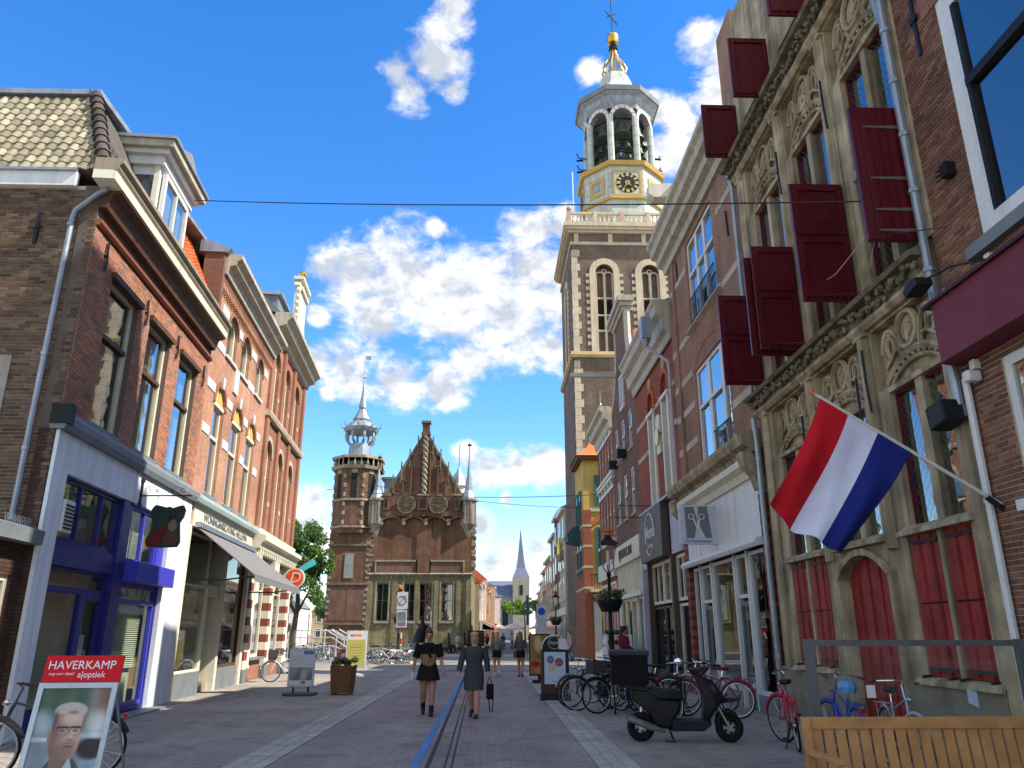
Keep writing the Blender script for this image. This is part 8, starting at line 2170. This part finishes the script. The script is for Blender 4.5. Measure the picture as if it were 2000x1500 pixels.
    if shoes:
        for hip, kn, an, toe in legs:
            g = MB(); g.tube([tuple(an + Vector((0, .05, -.055))), tuple(an + Vector((0, -.03, -.05))), tuple(toe), tuple(toe + Vector((0, -.035, -.0)))], [.046, .05, .038, .015], 9)
            if boots: g.tube([tuple(an + Vector((0, 0, -.04))), tuple(an.lerp(kn, boots))], [.05, .054], 9, cap=False)
            part(g, 'shoe', shoes)
    s = h / 1.71
    t.matrix_basis = Matrix.Translation(loc) @ Matrix.Rotation(rz, 4, 'Z') @ Matrix.Scale(s, 4)
    W[t] = t.matrix_basis.copy()
    return t, hands
CBL = mat('black_cloth', (.012, .012, .013), .95, var=.25, vs=14, spec=.15); CGR = mat('charcoal_cloth', (.055, .056, .06), .85, var=.35, vs=25); CTN = mat('tan_cloth', (.28, .16, .08), .8, var=.15, vs=9)
CGN = mat('grey_green_cloth', (.16, .20, .18), .85); CG2 = mat('dark_grey_cloth', (.10, .11, .11), .85); CMR = mat('maroon_cloth', (.13, .012, .035), .85)
BLON = mat('blonde_hair', (.42, .28, .13), .5, var=.25, vs=30); GING = mat('pale_scarf', (.46, .30, .17), .7, var=.2, vs=12)
w1, h1_ = person('woman walking in tan top, black shawl and short flared black skirt', (-1.28, 17.4, 0), .12, 1.70, .22, SKIN2, ((.10, .03), (-.10, .04)), build_=1.1, hair='bun', clothes=(('top', CTN, .25, .98), ('shawl', CBL), ('skirt', CBL, .70, .07)), shoes=mat('black_leather', (.02, .02, .02), .4), boots=.30)
w2, h2_ = person('woman walking in dark grey dress and head scarf holding a black bag', (-.30, 16.95, 0), -.12, 1.64, .17, SKIN, ((-.04, .02), (.08, .03)), hair='scarf', hairm=GING, clothes=(('top', CGR, 1.8, .95), ('skirt', CGR, .55, .01)), shoes=mat('dark_shoe', (.05, .045, .045), .5), build_=1.16)
pa = W[w2] @ h2_[0][3]
hb_ = thing('handbag', 'black soft handbag carried low by the woman in grey dress', 'bag', pa)
MB().box(pa.x - .035, pa.x + .12, pa.y - .05, pa.y + .05, pa.z - .44, pa.z - .14).build('bag_body', CBL, hb_, bevel=.03)
MB().tube([(pa.x - .01, pa.y, pa.z - .15), (pa.x + .01, pa.y, pa.z - .04), (pa.x + .05, pa.y, pa.z - .04), (pa.x + .08, pa.y, pa.z - .15)], .010, 5).build('handle', CBL, hb_)
MB().tube([(pa.x + .02, pa.y, pa.z - .43), (pa.x + .04, pa.y, pa.z - .66), (pa.x + .09, pa.y, pa.z - .68), (pa.x + .11, pa.y, pa.z - .43)], .012, 5).build('loose_strap', CBL, hb_)
pa = W[w1] @ h1_[1][3]
ph = MB().box(pa.x - .02, pa.x + .02, pa.y - .07, pa.y - .055, pa.z - .10, pa.z + .04).build('mobile_phone', mat('white_phone', (.7, .7, .7), .3)); tag(ph, 'pale phone in the hand of the woman with the shawl', 'phone')
person('woman with long fair hair in grey green top walking away', (.33, 33.3, 0), math.pi + .1, 1.70, .1, SKIN, ((.0, .02), (.02, .02)), hair='long', hairm=BLON, clothes=(('top', CGN, 1.5, .93), ('skirt', CBL, .72, .03)), shoes=WHITE, boots=.1)
person('woman with long brown hair in grey top and shorts walking away', (1.27, 32.5, 0), math.pi - .15, 1.68, .14, SKIN2, ((.0, .02), (.03, .02)), hair='long', hairm=mat('light_brown_hair', (.20, .12, .06), .5, var=.3, vs=30), clothes=(('top', CG2, 1.1, .95), ('skirt', CBL, .74, .01)), shoes=mat('red_shoe', (.25, .05, .04), .5))
bg_ = MB().box(.98, 1.12, 32.35, 32.65, .72, .98).build('shoulder_bag', mat('brown_leather', (.16, .075, .045), .5), bevel=.03); tag(bg_, 'brown bag at the hip of the long haired woman walking away', 'bag')
person('man in maroon hooded sweater facing the cream shopfront', (4.55, 27.2, 0), math.pi / 2 + .2, 1.86, .08, SKIN, ((.1, .02), (.1, .02)), elbow=1.2, hair='short', hairm=mat('dark_hair', (.05, .025, .02), .5), clothes=(('top', CMR, 1.9, .86), ('hood', CMR), ('trousers', CBL)), shoes=CBL, build_=1.2)
# passers-by far down the street
FC_ = [(.55, .50, .45), (.30, .04, .05), (.05, .07, .16), (.02, .02, .025), (.5, .36, .08), (.35, .35, .36), (.45, .20, .18), (.08, .12, .10)]
rq = random.Random(14)
spots = [(2.35, 62, 'person in dark coat walking down the middle of the far street'), (-2.7, 70, 'person in pale trousers by the town hall scooters'), (5.0, 50, 'person in rusty red top behind the boards'), (.4, 82, 'person in yellow shirt in the far street'), (1.5, 88, 'far passer-by in navy'), (2.6, 92, 'far passer-by in white top'), (-.2, 90, 'far passer-by in red near the parasol'), (3.4, 97, 'far passer-by in grey'), (1.0, 101, 'far passer-by in dark clothes'), (.5, 95, 'far passer-by in pink'), (2.0, 108, 'far passer-by in pale clothes close to the church'), (4.3, 84, 'far passer-by in green near the blue sign'), (-.6, 86, 'far passer-by in white beside the awnings')]
cols = [3, 5, 6, 4, 2, 0, 1, 5, 3, 6, 0, 7, 0]
for i, (x, y, lb_) in enumerate(spots):
    c = mat('passer%d' % cols[i], FC_[cols[i]], .85)
    person(lb_, (x, y, 0), rq.uniform(0, 6.28), rq.uniform(1.62, 1.85), rq.uniform(.08, .2), SKIN, hair='short', clothes=(('top', c, 1.5, .9), ('trousers', [CBL, CG2, mat('jeans', (.06, .09, .16), .8)][i % 3])), shoes=CBL, group='passers-by in the far street', detail=False, build_=1.1)
